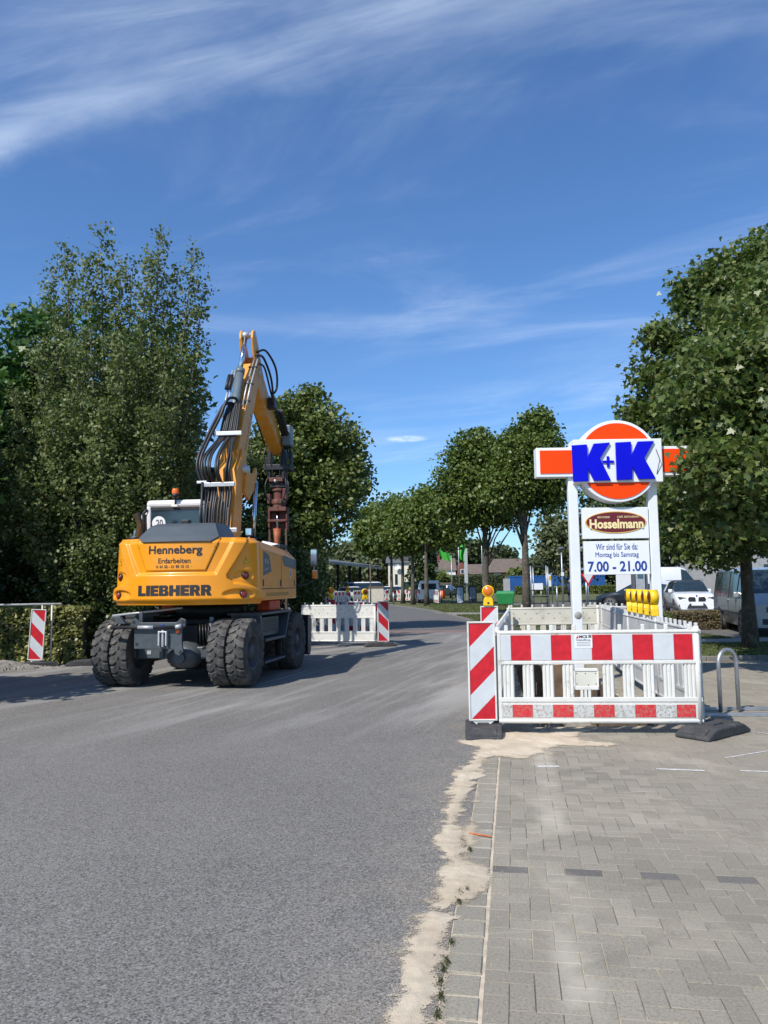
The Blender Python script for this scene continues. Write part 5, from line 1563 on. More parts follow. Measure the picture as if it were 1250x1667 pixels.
# upper boom
upper = [(0.66, 3.75), (1.02, 3.62), (1.30, 4.15), (1.78, 5.15), (2.28, 6.02), (2.38, 6.30), (2.22, 6.42), (2.02, 6.35), (1.45, 5.55), (0.98, 4.75), (0.72, 4.25)]
ub = fix_normals(slab(upper, BX - 0.17, BX + 0.17).build('upper_boom', M_YEL_D, exc, 0.02))
d_ = Vector((0.62, 1.28)).normalized()
for k, c in enumerate('Henneberg'):
    vs, fs = text_mesh(c, 0.15, 0.0, 0.0)
    o_ = (k - 4) * 0.105
    MB().add([(BX + 0.1735, 1.42 + (v[0] + o_) * d_.x - v[1] * d_.y, 4.75 + (v[0] + o_) * d_.y + v[1] * d_.x) for v in vs], fs).build('letter', mat('faded_black', (0.12, 0.09, 0.06), 0.6), ub)
for sd in (-1, 1):
    MB().prism([(0.62, 3.78), (1.04, 3.66), (1.20, 4.05), (0.86, 4.30)], BX + sd * 0.172, BX + sd * 0.215, 'x').build('joint_cheek', M_YEL_D, ub, 0.01)
# stick: tail ears above the pivot, tapering down to the tool
stick = [(1.92, 7.02), (2.06, 7.04), (2.42, 6.62), (2.80, 6.22), (4.62, 5.10), (4.72, 4.90), (4.60, 4.80), (3.2, 5.42), (2.30, 5.88), (2.10, 6.15), (1.84, 6.90)]
sk = fix_normals(slab(stick[2:-1] , BX - 0.15, BX + 0.15).build('stick', M_YEL_D, exc, 0.02))
for sd in (-1, 1):
    MB().prism([(1.86, 6.98), (1.93, 7.06), (2.05, 7.06), (2.55, 6.50), (2.40, 6.05), (2.12, 6.10), (1.84, 6.86)], BX + sd * 0.10, BX + sd * 0.155, 'x').build('stick_ear', M_YEL_D, sk, 0.015)
MB().cyl((BX - 0.17, 1.95, 6.95), (BX + 0.17, 1.95, 6.95), 0.055, 16).build('pin', M_BRKT, sk)
MB().cyl((BX - 0.20, 2.28, 6.22), (BX + 0.20, 2.28, 6.22), 0.06, 16).build('pin', M_BRKT, sk)
# stick cylinder on top of the upper boom
c0 = Vector((BX - 0.04, 0.86, 4.55)); c1 = Vector((BX - 0.04, 1.95, 6.95)); cm = c0.lerp(c1, 0.62)
cy_ = MB().cyl(c0, cm, 0.088, 22).build('stick_cylinder', M_CYL, exc)
MB().cyl(cm - (c1 - c0) * 0.02, cm + (c1 - c0) * 0.025, 0.098, 22).build('gland', M_CYL, cy_)
MB().cyl(cm, c1, 0.050, 18).build('rod', M_CHROME, cy_)
MB().cyl(c1 - Vector((0.075, 0, 0)), c1 + Vector((0.075, 0, 0)), 0.075, 18).build('rod_eye', M_BRKT, cy_)
MB().box(BX - 0.02, BX + 0.03, 1.30, 1.34, 5.50, 5.58).build('sticker', M_STICK, cy_)
# pipes clipped along the upper boom
def pipe(pts, r, name, material, parent, n=8): return MB().tube(pts, r, n).build(name, material, parent)
for k, xo in enumerate((0.06, 0.14)):
    pipe([(BX + xo + 0.05, 1.22, 5.25), (BX + xo + 0.05, 1.50, 5.72), (BX + xo + 0.07, 2.05, 6.50)], 0.017, 'steel_pipe', M_BRKT, ub)
for (yy_, zz_) in ((1.30, 5.36), (1.55, 5.78), (1.85, 6.22)):
    MB().box(BX + 0.06, BX + 0.24, yy_ - 0.03, yy_ + 0.03, zz_ - 0.02, zz_ + 0.02).build('pipe_clip', M_BLK_M, ub, 0.006)
for k, xo in enumerate((-0.16, -0.22)):
    pipe([(BX + xo, 0.92, 4.95), (BX + xo, 1.20, 5.45), (BX + xo, 1.62, 6.10)], 0.018, 'steel_pipe', M_BRKT, ub)
    pipe([(BX + xo - 0.01, 1.20, 5.6), (BX + xo - 0.02, 1.45, 5.95)], 0.035, 'valve', M_BLK_M, ub)
# adjusting cylinder in front of the lower boom
a0 = Vector((BX + 0.28, 1.62, 3.72)); a1 = Vector((BX + 0.28, 1.25, 1.95))
ac = MB().cyl(a1.lerp(a0, 0.0), a1.lerp(a0, 0.36), 0.085, 18).build('boom_cylinder', M_BLK_M, exc)
MB().cyl(a1.lerp(a0, 0.3), a0, 0.046, 16).build('rod', M_CHROME, ac)
a0 = Vector((BX - 0.28, 1.62, 3.72)); a1 = Vector((BX - 0.28, 1.25, 1.95))
ac = MB().cyl(a1.lerp(a0, 0.0), a1.lerp(a0, 0.36), 0.085, 18).build('boom_cylinder', M_BLK_M, exc)
MB().cyl(a1.lerp(a0, 0.3), a0, 0.046, 16).build('rod', M_CHROME, ac)

# hoses up the back of the boom, held by three white clamp bars
hr = random.Random(3)
nh = 9
for k in range(nh):
    t = (k + hr.uniform(-0.3, 0.3)) / (nh - 1)
    x_lo = BX - 0.23 + 0.42 * t; x_up = BX - 0.18 + 0.32 * t
    bulge = hr.uniform(0.02, 0.26); bx_ = -0.09 * (1 - t) + hr.uniform(-0.06, 0.05)
    pts = [(x_lo, -0.02, 2.45), (x_lo + hr.uniform(-.01, .01), 0.06, 3.0), (x_lo, 0.18, 3.42), (x_lo + bx_ * 0.8, 0.22 - bulge, 3.75),
           (x_lo + bx_, 0.36 - bulge, 4.05), (x_up + bx_ * 0.5, 0.52 - bulge * 0.5, 4.32), (x_up, 0.64, 4.52), (x_up * 0.9 + BX * 0.1, 0.86, 4.92), (x_up * 0.75 + BX * 0.25, 1.05 + 0.05 * hr.random(), 5.28)]
    # smooth the polyline (Catmull-Rom)
    P = [Vector(p) for p in pts]; Q = []
    for i in range(len(P) - 1):
        p0, p1, p2, p3 = P[max(i - 1, 0)], P[i], P[i + 1], P[min(i + 2, len(P) - 1)]
        for j in range(5):
            u = j / 5
            Q.append(0.5 * ((2 * p1) + (p2 - p0) * u + (2 * p0 - 5 * p1 + 4 * p2 - p3) * u * u + (3 * p1 - p0 - 3 * p2 + p3) * u ** 3))
    Q.append(P[-1])
    pipe(Q, hr.choice([0.019, 0.022, 0.026]), 'hose', M_HOSE, exc, 7)
def spline(pts, n=6):
    P = [Vector(p) for p in pts]; Q = []
    for i in range(len(P) - 1):
        p0, p1, p2, p3 = P[max(i - 1, 0)], P[i], P[i + 1], P[min(i + 2, len(P) - 1)]
        for j in range(n):
            u = j / n
            Q.append(0.5 * ((2 * p1) + (p2 - p0) * u + (2 * p0 - 5 * p1 + 4 * p2 - p3) * u * u + (3 * p1 - p0 - 3 * p2 + p3) * u ** 3))
    return Q + [P[-1]]
for xo, zt in ((-0.29, 5.2), (-0.23, 5.3)):
    pipe(spline([(BX + xo - 0.05, 0.0, 2.5), (BX + xo - 0.06, 0.15, 3.4), (BX + xo - 0.17, 0.15, 3.9), (BX + xo - 0.10, 0.42, 4.4), (BX + xo + 0.02, 0.72, 4.9), (BX + xo + 0.12, 0.9, zt), (BX + xo + 0.24, 1.06, zt + 0.06), (BX + xo + 0.28, 1.12, zt - 0.05)]), 0.03, 'hose', M_HOSE, exc)
def clamp_bar(y, z, x0, x1, wl):
    b_ = MB().box(BX + x0, BX + x1, y - 0.03, y + 0.03, z - 0.04, z + 0.04).build('hose_clamp_bar', M_STICK if wl else M_BRKT, exc, 0.008)
    MB().box(BX + x0 - 0.14, BX + x0 + 0.05, y - 0.03, y + 0.03, z + 0.03, z + 0.075).build('hook', M_STICK, b_, 0.008)
    return b_
clamp_bar(-0.06, 2.63, -0.28, 0.38, False)
clamp_bar(0.12, 3.50, -0.30, 0.28, False)
clamp_bar(0.60, 4.56, -0.27, 0.27, True)
pipe([(BX - 0.33, 0.0, 2.6), (BX - 0.33, 0.1, 3.55)], 0.026, 'guard_rod', M_BLK_M, exc)
# hoses looping over the pivot and along the stick
pipe(spline([(BX + 0.17, 2.10, 6.62), (BX + 0.30, 2.35, 6.72), (BX + 0.42, 2.75, 6.45), (BX + 0.40, 2.95, 6.05), (BX + 0.30, 2.85, 5.85)]), 0.024, 'hose', M_HOSE, exc)
pipe(spline([(BX + 0.20, 1.95, 6.50), (BX + 0.26, 2.30, 6.55), (BX + 0.32, 2.75, 6.20), (BX + 0.30, 3.0, 5.75), (BX + 0.22, 3.15, 5.75)]), 0.026, 'hose', M_HOSE, exc)
pipe(spline([(BX + 0.22, 2.05, 6.35), (BX + 0.26, 2.40, 6.35), (BX + 0.27, 2.9, 5.95), (BX + 0.22, 3.5, 5.75), (BX + 0.20, 4.2, 5.45)]), 0.022, 'hose', M_HOSE, exc)
pipe(spline([(BX - 0.20, 2.05, 6.35), (BX - 0.26, 2.40, 6.35), (BX - 0.27, 2.9, 5.95), (BX - 0.24, 3.5, 5.55), (BX - 0.22, 4.3, 5.0)]), 0.022, 'hose', M_HOSE, exc)
MB().box(BX + 0.15, BX + 0.32, 3.05, 3.30, 5.62, 5.86).build('valve_block', M_BLK_M, exc, 0.02)
# tool cylinder on top of the stick
MB().cyl((BX, 2.95, 6.32), (BX, 4.15, 5.62), 0.075, 16).build('bucket_cylinder', M_BLK_M, exc)
for xo in (0.22, 0.30):
    MB().cyl((BX + xo, 3.75, 5.72), (BX + xo, 4.72, 5.02), 0.055, 12).build('tilt_cylinder', M_BLK_M, exc)
MB().box(BX + 0.18, BX + 0.40, 4.35, 4.70, 5.00, 5.50).build('manifold', M_CYL, exc, 0.03)
# coupler and the hanging drill
TY = 4.70
cp = MB(); cp.box(BX - 0.30, BX + 0.36, TY - 0.22, TY + 0.22, 4.42, 4.56); cp.box(BX - 0.22, BX - 0.14, TY - 0.18, TY + 0.16, 4.2, 4.95); cp.box(BX + 0.14, BX + 0.22, TY - 0.18, TY + 0.16, 4.2, 4.95)
cp.box(BX - 0.30, BX - 0.22, TY - 0.1, TY + 0.1, 4.50, 4.75); cp.box(BX + 0.30, BX + 0.37, TY - 0.1, TY + 0.1, 4.50, 4.9); cp.box(BX - 0.17, BX + 0.22, TY - 0.12, TY + 0.12, 4.0, 4.30)
cp.build('coupler', M_BLK_M, exc, 0.015)
for xo in (-0.25, -0.1, 0.12, 0.26, 0.33):
    pipe(spline([(BX + xo, TY - 0.15, 5.0), (BX + xo * 1.2, TY - 0.22, 4.75), (BX + xo * 0.9, TY - 0.2, 4.45), (BX + xo * 0.6, TY - 0.12, 4.1)]), 0.02, 'hose', M_HOSE, exc)
dh = MB()
dh.lathe([(4.22, 0.000), (4.22, 0.072), (4.10, 0.093), (4.09, 0.128), (4.02, 0.136), (4.01, 0.111), (3.98, 0.111), (3.97, 0.162), (3.92, 0.166), (3.91, 0.128), (3.72, 0.128), (3.71, 0.170), (3.66, 0.187), (3.60, 0.187), (3.59, 0.162), (3.50, 0.170), (3.49, 0.128), (3.44, 0.128), (3.44, 0.000)], 12, 'z', False, c=(BX + 0.03, TY, 0))
dh.box(BX - 0.17, BX + 0.17, TY - 0.20, TY + 0.20, 4.14, 4.24); dh.box(BX + 0.14, BX + 0.24, TY - 0.10, TY + 0.06, 3.72, 3.98); dh.box(BX - 0.25, BX - 0.16, TY - 0.06, TY + 0.1, 3.62, 3.86)
dh.build('drill_head', M_TOOL, exc, 0.008)
for xo, zo in ((-0.2, 0.0), (0.2, 0.05), (0.24, -0.1)):
    pipe(spline([(BX + xo, TY - 0.1, 4.3 + zo), (BX + xo * 1.3, TY - 0.2, 4.05), (BX + xo * 1.15, TY - 0.18, 3.8 + zo), (BX + xo * 0.7, TY - 0.15, 3.62)]), 0.018, 'hose', M_HOSE, exc)
MB().ball((BX - 0.02, TY - 0.16, 4.16), 0.05).build('pivot_cap', M_BRKT, exc)
dk = MB(); dk.box(BX - 0.18, BX + 0.24, TY - 0.16, TY + 0.16, 3.42, 3.52); dk.box(BX - 0.22, BX - 0.17, TY - 0.10, TY + 0.10, 3.02, 3.5); dk.box(BX + 0.22, BX + 0.26, TY - 0.10, TY + 0.10, 2.94, 3.48); dk.box(BX - 0.23, BX + 0.24, TY - 0.12, TY + 0.12, 3.16, 3.22); dk.box(BX - 0.18, BX + 0.19, TY + 0.02, TY + 0.08, 2.98, 3.45)
dk.build('drill_yoke', M_TOOL, exc, 0.012)
MB().cyl((BX, TY - 0.05, 2.9), (BX, TY - 0.05, 3.42), 0.032, 12).build('drill_rod', M_CHROME, exc)
MB().lathe([(3.0, 0.0), (3.0, 0.10), (2.62, 0.065), (2.5, 0.06), (2.5, 0.0)], 18, 'z', c=(BX - 0.01, TY - 0.02, 0)).build('drill_sleeve', mat('rust_orange', (0.30, 0.075, 0.03), 0.6, var=0.25, vscale=10), exc)
MB().cyl((BX - 0.01, TY, 2.55), (BX - 0.01, TY, 0.35), 0.045, 12).build('drill_string', M_BLK_M, exc)
for xo in (-0.20, 0.21):
    MB().box(BX + xo - 0.022, BX + xo + 0.022, TY - 0.03, TY + 0.03, 0.30, 3.0).build('drill_guide', mat('rusty_steel', (0.10, 0.06, 0.042), 0.75, 0.2, var=0.3, vscale=9), exc)
MB().box(BX - 0.32, BX + 0.33, TY - 0.14, TY + 0.14, 0.0, 0.32).build('drill_foot', M_TOOL, exc, 0.02)
MB().box(BX - 0.10, BX + 0.14, TY - 0.06, TY + 0.06, 2.38, 2.5).build('guide_clamp', M_BLK_M, exc, 0.01)
# ================================================================== TREES, HEDGES
M_BARK = mat('bark', (0.085, 0.07, 0.052), 0.9, var=0.35, vscale=9, bump=1.0, bscale=30, dirt=(0.20, 0.18, 0.12), dirt_m=(0.52, 0.68), dscale=6)
M_BARK_D = mat('dark_bark', (0.05, 0.042, 0.033), 0.9, var=0.3, vscale=9, bump=1.0, bscale=30)
M_BARK_P = mat('pale_bark', (0.15, 0.14, 0.11), 0.85, var=0.25, vscale=7, bump=0.6, bscale=30, dirt=(0.07, 0.06, 0.045), dirt_m=(0.52, 0.7), dscale=5)
M_ASPEN = leaf_mat('aspen_leaf', (0.086, 0.119, 0.032), (0.132, 0.169, 0.049), (0.243, 0.270, 0.115), 0.32, 0.5, 0.95)
M_MAPLE_D = leaf_mat('dark_maple_leaf', (0.030, 0.076, 0.016), (0.052, 0.121, 0.023), (0.103, 0.184, 0.046), 0.25, 0.45)
M_MAPLE = leaf_mat('maple_leaf', (0.060, 0.101, 0.022), (0.096, 0.142, 0.031), (0.252, 0.264, 0.102), 0.30, 0.40, 0.86)
M_LINDEN = leaf_mat('linden_leaf', (0.072, 0.108, 0.022), (0.110, 0.150, 0.032), (0.240, 0.258, 0.090), 0.25, 0.45, 0.88)
M_LINDEN2 = leaf_mat('street_linden_leaf', (0.067, 0.108, 0.019), (0.106, 0.151, 0.028), (0.185, 0.224, 0.056), 0.27, 0.45, 0.9)
M_BEECH = leaf_mat('beech_hedge_leaf', (0.10, 0.115, 0.028), (0.19, 0.20, 0.055), (0.42, 0.40, 0.16), 0.28, 0.4, 0.78)
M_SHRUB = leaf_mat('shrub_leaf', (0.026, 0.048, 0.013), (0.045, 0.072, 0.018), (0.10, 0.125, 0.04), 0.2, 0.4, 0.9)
M_CONIF = leaf_mat('conifer_spray', (0.05, 0.078, 0.02), (0.085, 0.12, 0.03), (0.13, 0.165, 0.05), 0.15, 0.6)
M_WILLOW = leaf_mat('grey_green_leaf', (0.085, 0.105, 0.045), (0.12, 0.14, 0.06), (0.18, 0.20, 0.10), 0.25, 0.5)
M_FAR = leaf_mat('far_foliage', (0.042, 0.062, 0.022), (0.066, 0.09, 0.03), (0.10, 0.122, 0.044), 0.2, 0.6)
M_DRYHEDGE = leaf_mat('dry_hedge_leaf', (0.09, 0.072, 0.034), (0.14, 0.11, 0.052), (0.20, 0.165, 0.078), 0.2, 0.6)
M_HEDGE = leaf_mat('clipped_hedge_leaf', (0.06, 0.09, 0.018), (0.10, 0.13, 0.028), (0.17, 0.19, 0.045), 0.2, 0.5)

def blob(px, py, rpx, rpy, Y, depth=None, w=None):
    """ellipsoid given by its outline at distance Y"""
    c = at(px, py, Y); k = Y / F_PX
    rx, rz = rpx * k, rpy * k
    ry = depth if depth else rx
    return ((c.x, c.y, c.z), (rx, ry, rz), w if w else (rx * ry + rx * rz + ry * rz))
def tree(name, label, blobs, lmat, bmat, leaf, size, n_clump, per, sig, seed, base, tr_r, h_fork, limbs=14, group=None, shell=0.45, top=None, cat='tree', multi=None):
    rng_ = np.random.default_rng(seed)
    root = empty(name, (base[0], base[1], 0), 0, label, cat, group)
    bl = [((b[0][0] - base[0], b[0][1] - base[1], b[0][2]), b[1], b[2]) for b in blobs]
    P, N, cl = crown_points(bl, n_clump, per, sig, rng_, shell)
    ok = P[:, 2] > 0.05
    leaves('crown', lmat, P[ok], N[ok], size, leaf, rng_, root)
    hi_ = cl[rng_.choice(len(cl), limbs)]
    trunk_and_limbs(root, bmat, tr_r, h_fork, [tuple(t) for t in hi_ if t[2] > h_fork * 0.9], rng_, top=top or max(b[0][2] + 0.2 * b[1][2] for b in bl))
    if multi:
        for m_ in multi:
            mb = MB(); mb.tube([m_[0], m_[1], m_[2]], m_[3], 7); mb.build('trunk', bmat, root)
    return root
def hedge(name, label, x0, x1, y0, y1, z0, z1, n, size, lmat, seed, leaf='plain', rz=0.0, loc=(0, 0), cat='hedge', group=None, bumpy=0.05):
    r = np.random.default_rng(seed)
    P = np.stack([r.uniform(x0, x1, n), r.uniform(y0, y1, n), r.uniform(z0, z1, n)], 1)
    # press most leaves towards the clipped faces
    f = r.integers(0, 4, n); j = np.abs(r.normal(0, 0.06, n))
    P[:, 1] = np.where(f <= 1, y0 + j, P[:, 1]); P[:, 2] = np.where(f == 2, z1 - j, P[:, 2])
    P[:, 1] -= fbm(P[:, 0] * 1.5, P[:, 2] * 1.5, seed, 4) * bumpy * 2
    P[:, 2] += fbm(P[:, 0] * 1.7, P[:, 1] * 1.7, seed + 1, 4) * bumpy * (P[:, 2] > z1 - 0.25)
    P[:, 2] = np.maximum(P[:, 2], 0.03)
    N = np.stack([np.zeros(n), -0.7 * np.ones(n), 0.6 * np.ones(n)], 1)
    root = empty(name, (loc[0], loc[1], 0), rz, label, cat, group)
    leaves('foliage', lmat, P, N, size, leaf, r, root, jitter=0.7)
    core = MB().box(x0 + 0.12, x1 - 0.12, y0 + 0.14, y1 - 0.05, 0.0, z1 - 0.14).build('twigs', M_BARK_D, root)
    return root

# ---- left side
YL = 18.6
def aspen(label, base, tips, fills, seed, density=1.0):
    """many upright leaders; thin side shoots along each carry the leaves"""
    r = np.random.default_rng(seed)
    root = empty('aspen_tree', (base.x, base.y, 0), 0, label, 'tree')
    wood = MB(); P = []; N = []
    for (px, py, w, Yt) in tips:
        tip = at(px, py, Yt) - Vector((base.x, base.y, 0))
        foot_ = Vector((tip.x * 0.25 + r.normal(0, 0.15), tip.y * 0.25, 0.0))
        ctrl = foot_.lerp(tip, 0.45) + Vector((tip.x * 0.22, 0, 0.15 * tip.z))
        def cur(t): return foot_ * (1 - t) ** 2 + ctrl * 2 * t * (1 - t) + tip * t * t
        wood.tube([cur(t) for t in np.linspace(0, 1, 9)], [0.055 * (1 - 0.93 * t) + 0.002 for t in np.linspace(0, 1, 9)], 6)
        m = int(tip.z * 26); tt_ = r.uniform(0.25, 1.0, m)
        P.append(np.array([cur(t) for t in tt_]) + r.normal(0, 0.10, (m, 3))); N.append(np.tile([0.0, -0.3, 0.5], (m, 1)))
        ns = int(44 * density)
        for k in range(ns):
            t = 0.16 + 0.84 * (k + r.random()) / ns
            p0 = cur(t)
            ln = w * (0.34 + 1.20 * (1 - t) ** 0.8) * r.uniform(0.6, 1.25)
            az = r.uniform(0, 2 * math.pi); up = r.uniform(0.5, 1.5)
            d = Vector((math.cos(az), math.sin(az) * 0.9, up)).normalized()
            p1 = p0 + d * ln
            if ln > 0.5 and r.random() < 0.4: wood.tube([p0, p0.lerp(p1, 0.6), p1], [0.012, 0.007, 0.003], 4)
            m = int(ln * 62) + 12
            tt_ = r.uniform(0.12, 1.04, m)
            q = np.array(p0)[None, :] + np.array(d)[None, :] * (tt_ * ln)[:, None] + r.normal(0, 1, (m, 3)) * (0.06 + 0.11 * (1 - tt_) )[:, None]
            P.append(q); N.append(np.tile([math.cos(az) * 0.3, math.sin(az) * 0.3 - 0.25, 0.55], (m, 1)))
    if fills:
        bl = [((b_[0][0] - base.x, b_[0][1] - base.y, b_[0][2]), b_[1], b_[2]) for b_ in fills]
        p_, n_, _ = crown_points(bl, 900, 30, 0.26, r, 0.6)
        P.append(p_); N.append(n_)
    P = np.concatenate(P); N = np.concatenate(N); ok = P[:, 2] > 0.1
    leaves('crown', M_ASPEN, P[ok], N[ok], 0.098, 'plain', r, root, jitter=0.85)
    wood.build('trunk', M_BARK_P, root)
    return root
ab_ = at(190, 900, YL); ab_.z = 0
tips = [(165, 372, 0.75, 18.4), (108, 400, 0.8, 18.8), (140, 420, 0.9, 18.2), (85, 440, 0.8, 19.0), (195, 428, 0.8, 18.2), (216, 440, 0.8, 18.8), (262, 378, 0.7, 18.4), (243, 420, 0.8, 18.0), (315, 403, 0.7, 18.3), (284, 440, 0.8, 18.8),
        (331, 470, 0.75, 18.6), (60, 560, 0.9, 18.4), (20, 640, 0.9, 18.2), (326, 610, 0.7, 18.9), (120, 560, 1.0, 17.6), (200, 560, 1.1, 17.5), (270, 560, 1.0, 17.6), (160, 660, 1.1, 17.2), (80, 680, 1.1, 17.4), (250, 680, 1.0, 17.3), (0, 740, 1.0, 18.0), (40, 790, 1.0, 17.4), (310, 720, 0.8, 18.4)]
aspen('tall grey-green aspen with pointed shoots behind the excavator', ab_, tips,
      [blob(170, 780, 130, 130, YL, 1.6), blob(190, 910, 120, 70, YL, 1.5), blob(60, 830, 70, 80, YL, 1.1)], 11)
YM = 22.5
tree('maple_tree', 'dark green broad maple showing behind the aspen at the left', [
    blob(60, 620, 70, 135, YM, 2.2), blob(15, 680, 80, 130, YM, 2.2), blob(270, 660, 55, 150, YM, 2.2), blob(170, 680, 120, 190, YM, 2.0), blob(150, 850, 190, 110, YM, 2.2), blob(-60, 740, 110, 170, YM, 2.5)],
    M_MAPLE_D, M_BARK_D, 'maple', 0.21, 900, 26, 0.36, 12, (-8.2, YM), 0.22, 2.4, 16, top=8)
tree('maple_tree', 'dark maple standing outside the left picture edge', [((-12.0, 16.5, 4.6), (3.2, 3.0, 3.4), 10)],
    M_MAPLE_D, M_BARK_D, 'maple', 0.26, 900, 12, 0.34, 13, (-12.0, 16.5), 0.22, 2.2, 14)
# unseen tree, put in to cast the shadow on the road at the left
tree('maple_tree', 'unseen young maple put in to shade the road at the left', [((-8.4, 10.3, 3.1), (1.9, 1.7, 2.2), 10)],
    M_MAPLE_D, M_BARK_D, 'maple', 0.24, 420, 12, 0.30, 19, (-8.4, 10.3), 0.14, 1.6, 12)
r_ = np.random.default_rng(31)
def shrub(label, px, py, rpx, rpy, Y, lmat, n, size, seed, leaf='plain', group='shrubs behind the excavator'):
    b = [blob(px, py, rpx, rpy, Y, None)]
    c = b[0][0]
    return tree('shrub', label, b, lmat, M_BARK_D, leaf, size, n, 14, 0.17, seed, (c[0], c[1]), 0.05, 0.3, 8, group, top=max(0.5, c[2]), cat='shrub')
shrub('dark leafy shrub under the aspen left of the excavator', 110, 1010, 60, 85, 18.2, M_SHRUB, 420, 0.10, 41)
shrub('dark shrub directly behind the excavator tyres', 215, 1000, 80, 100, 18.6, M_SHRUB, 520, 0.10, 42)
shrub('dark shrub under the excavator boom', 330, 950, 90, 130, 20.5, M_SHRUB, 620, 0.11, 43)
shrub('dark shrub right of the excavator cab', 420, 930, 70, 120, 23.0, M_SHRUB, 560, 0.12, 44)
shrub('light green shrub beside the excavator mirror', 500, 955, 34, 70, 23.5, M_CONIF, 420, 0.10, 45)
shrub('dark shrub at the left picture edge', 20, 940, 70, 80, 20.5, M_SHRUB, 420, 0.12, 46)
hedge('hedge', 'clipped beech hedge with yellowish leaves at the left', -13.5, -6.55, 16.75, 17.7, 0, 1.22, 15000, 0.085, M_BEECH, 51, 'heart')
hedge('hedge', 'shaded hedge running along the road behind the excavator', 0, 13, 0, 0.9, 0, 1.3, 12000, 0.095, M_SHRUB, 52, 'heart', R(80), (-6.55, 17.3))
# dense shrubbery closing the view on the left
hedge('hedge', 'tall dark thicket closing the view behind the left trees', -22, -5.2, 25.5, 27.5, 0, 5.5, 12000, 0.24, M_SHRUB, 53, 'heart', bumpy=0.5)
# white hand rail above the beech hedge
hrail = empty('hand_rail', (-7.0, 16.45, 0), R(2), 'white tube hand rail in front of the beech hedge', 'rail')
MB().tube([(-5.5, 0, 1.27), (0.12, 0, 1.29)], 0.022, 8).build('rail', M_WHITE_PL, hrail)
for x in (-5.2, -3.9, -2.6, -1.3, -0.28, -0.08):
    MB().tube([(x, 0, 0), (x, 0, 1.27)], 0.017, 8).build('post', M_WHITE_PL, hrail)
# gravel heap at the foot of the hedge
mb = MB()
for k in range(2600):
    a_, b_ = rr_.gauss(0, 0.55), rr_.gauss(0, 0.22)
    h_ = 0.16 * math.exp(-(a_ / 0.7) ** 2 - (b_ / 0.3) ** 2); s_ = rr_.uniform(0.008, 0.026)
    x_, y_ = -7.95 + a_, 15.95 + b_
    mb.add([(x_ - s_, y_ - s_, h_ - s_), (x_ + s_, y_ - s_ * .6, h_ - s_), (x_ + s_ * .3, y_ + s_, h_ - s_), (x_ + rr_.uniform(-.5, .5) * s_, y_, h_ + s_)], [(0, 1, 3), (1, 2, 3), (2, 0, 3)])
tag(mb.build('gravel_heap', M_STONE), 'small heap of gravel at the foot of beech hedge', 'gravel', kind='stuff')

# ---- lindens along the road
YB = 27.0
tree('linden_tree', 'large linden on the left of the road behind the boom', [
    blob(495, 680, 52, 62, YB, 1.4), blob(500, 745, 85, 95, YB, 2.2), blob(550, 770, 56, 90, YB, 1.8), blob(440, 770, 60, 95, YB, 1.8), blob(480, 842, 84, 72, YB, 2.4), blob(450, 890, 66, 60, YB, 2.0), blob(488, 890, 34, 44, YB, 1.2)],
    M_LINDEN, M_BARK_D, 'heart', 0.145, 760, 58, 0.34, 14, (at(500, 950, YB).x, YB), 0.20, 1.8, 18, top=6.2, group='linden trees along the road')
tree('linden_tree', 'dark linden further up the left roadside', [blob(458, 880, 50, 72, 40, 2.5)],
    M_LINDEN, M_BARK_D, 'heart', 0.20, 380, 34, 0.42, 15, (at(480, 950, 40).x, 40), 0.20, 2.0, 10, top=5, group='linden trees along the road')
def street_linden(label, px, Y, outl, seed, tr=0.17, nc=1000, fork=None):
    bx_ = at(px, 950, Y).x
    bl = [blob(a, b, c * 1.12, d * 1.06, Y, c * Y / F_PX) for (a, b, c, d) in outl]
    zlo = min(b[0][2] - b[1][2] for b in bl)
    return tree('linden_tree', label, bl, M_LINDEN2, M_BARK, 'heart', 0.0043 * Y, int(nc * 0.42), 50, 0.0105 * Y, seed, (bx_, Y), tr, fork or max(1.5, zlo * 0.9), 16, 'linden trees along the road', top=max(b[0][2] for b in bl))
street_linden('nearest roadside linden left of the shop sign', 856, 34, [(862, 765, 56, 66), (866, 718, 38, 40), (830, 790, 42, 45), (898, 785, 36, 48), (878, 694, 18, 28), (840, 725, 26, 34)], 61, 0.18, 1500, 2.6)
street_linden('second roadside linden with a forked trunk', 791, 39, [(778, 785, 60, 72), (775, 738, 36, 38), (750, 815, 38, 45), (815, 820, 40, 42)], 62, 0.18, 1400, 2.2)
street_linden('third roadside linden counted from the shop sign', 694, 58, [(718, 845, 42, 46), (705, 838, 34, 38)], 63, 0.18, 900)
street_linden('fourth roadside linden counted from the shop sign', 672, 62, [(682, 846, 44, 46), (668, 866, 34, 32)], 64, 0.17, 800)
street_linden('fifth roadside linden counted from the shop sign', 655.5, 66, [(650, 852, 42, 42), (642, 874, 30, 26)], 65, 0.17, 700)
street_linden('farthest roadside linden at the bend', 637.5, 72, [(616, 858, 33, 38), (624, 878, 34, 22)], 66, 0.17, 700)

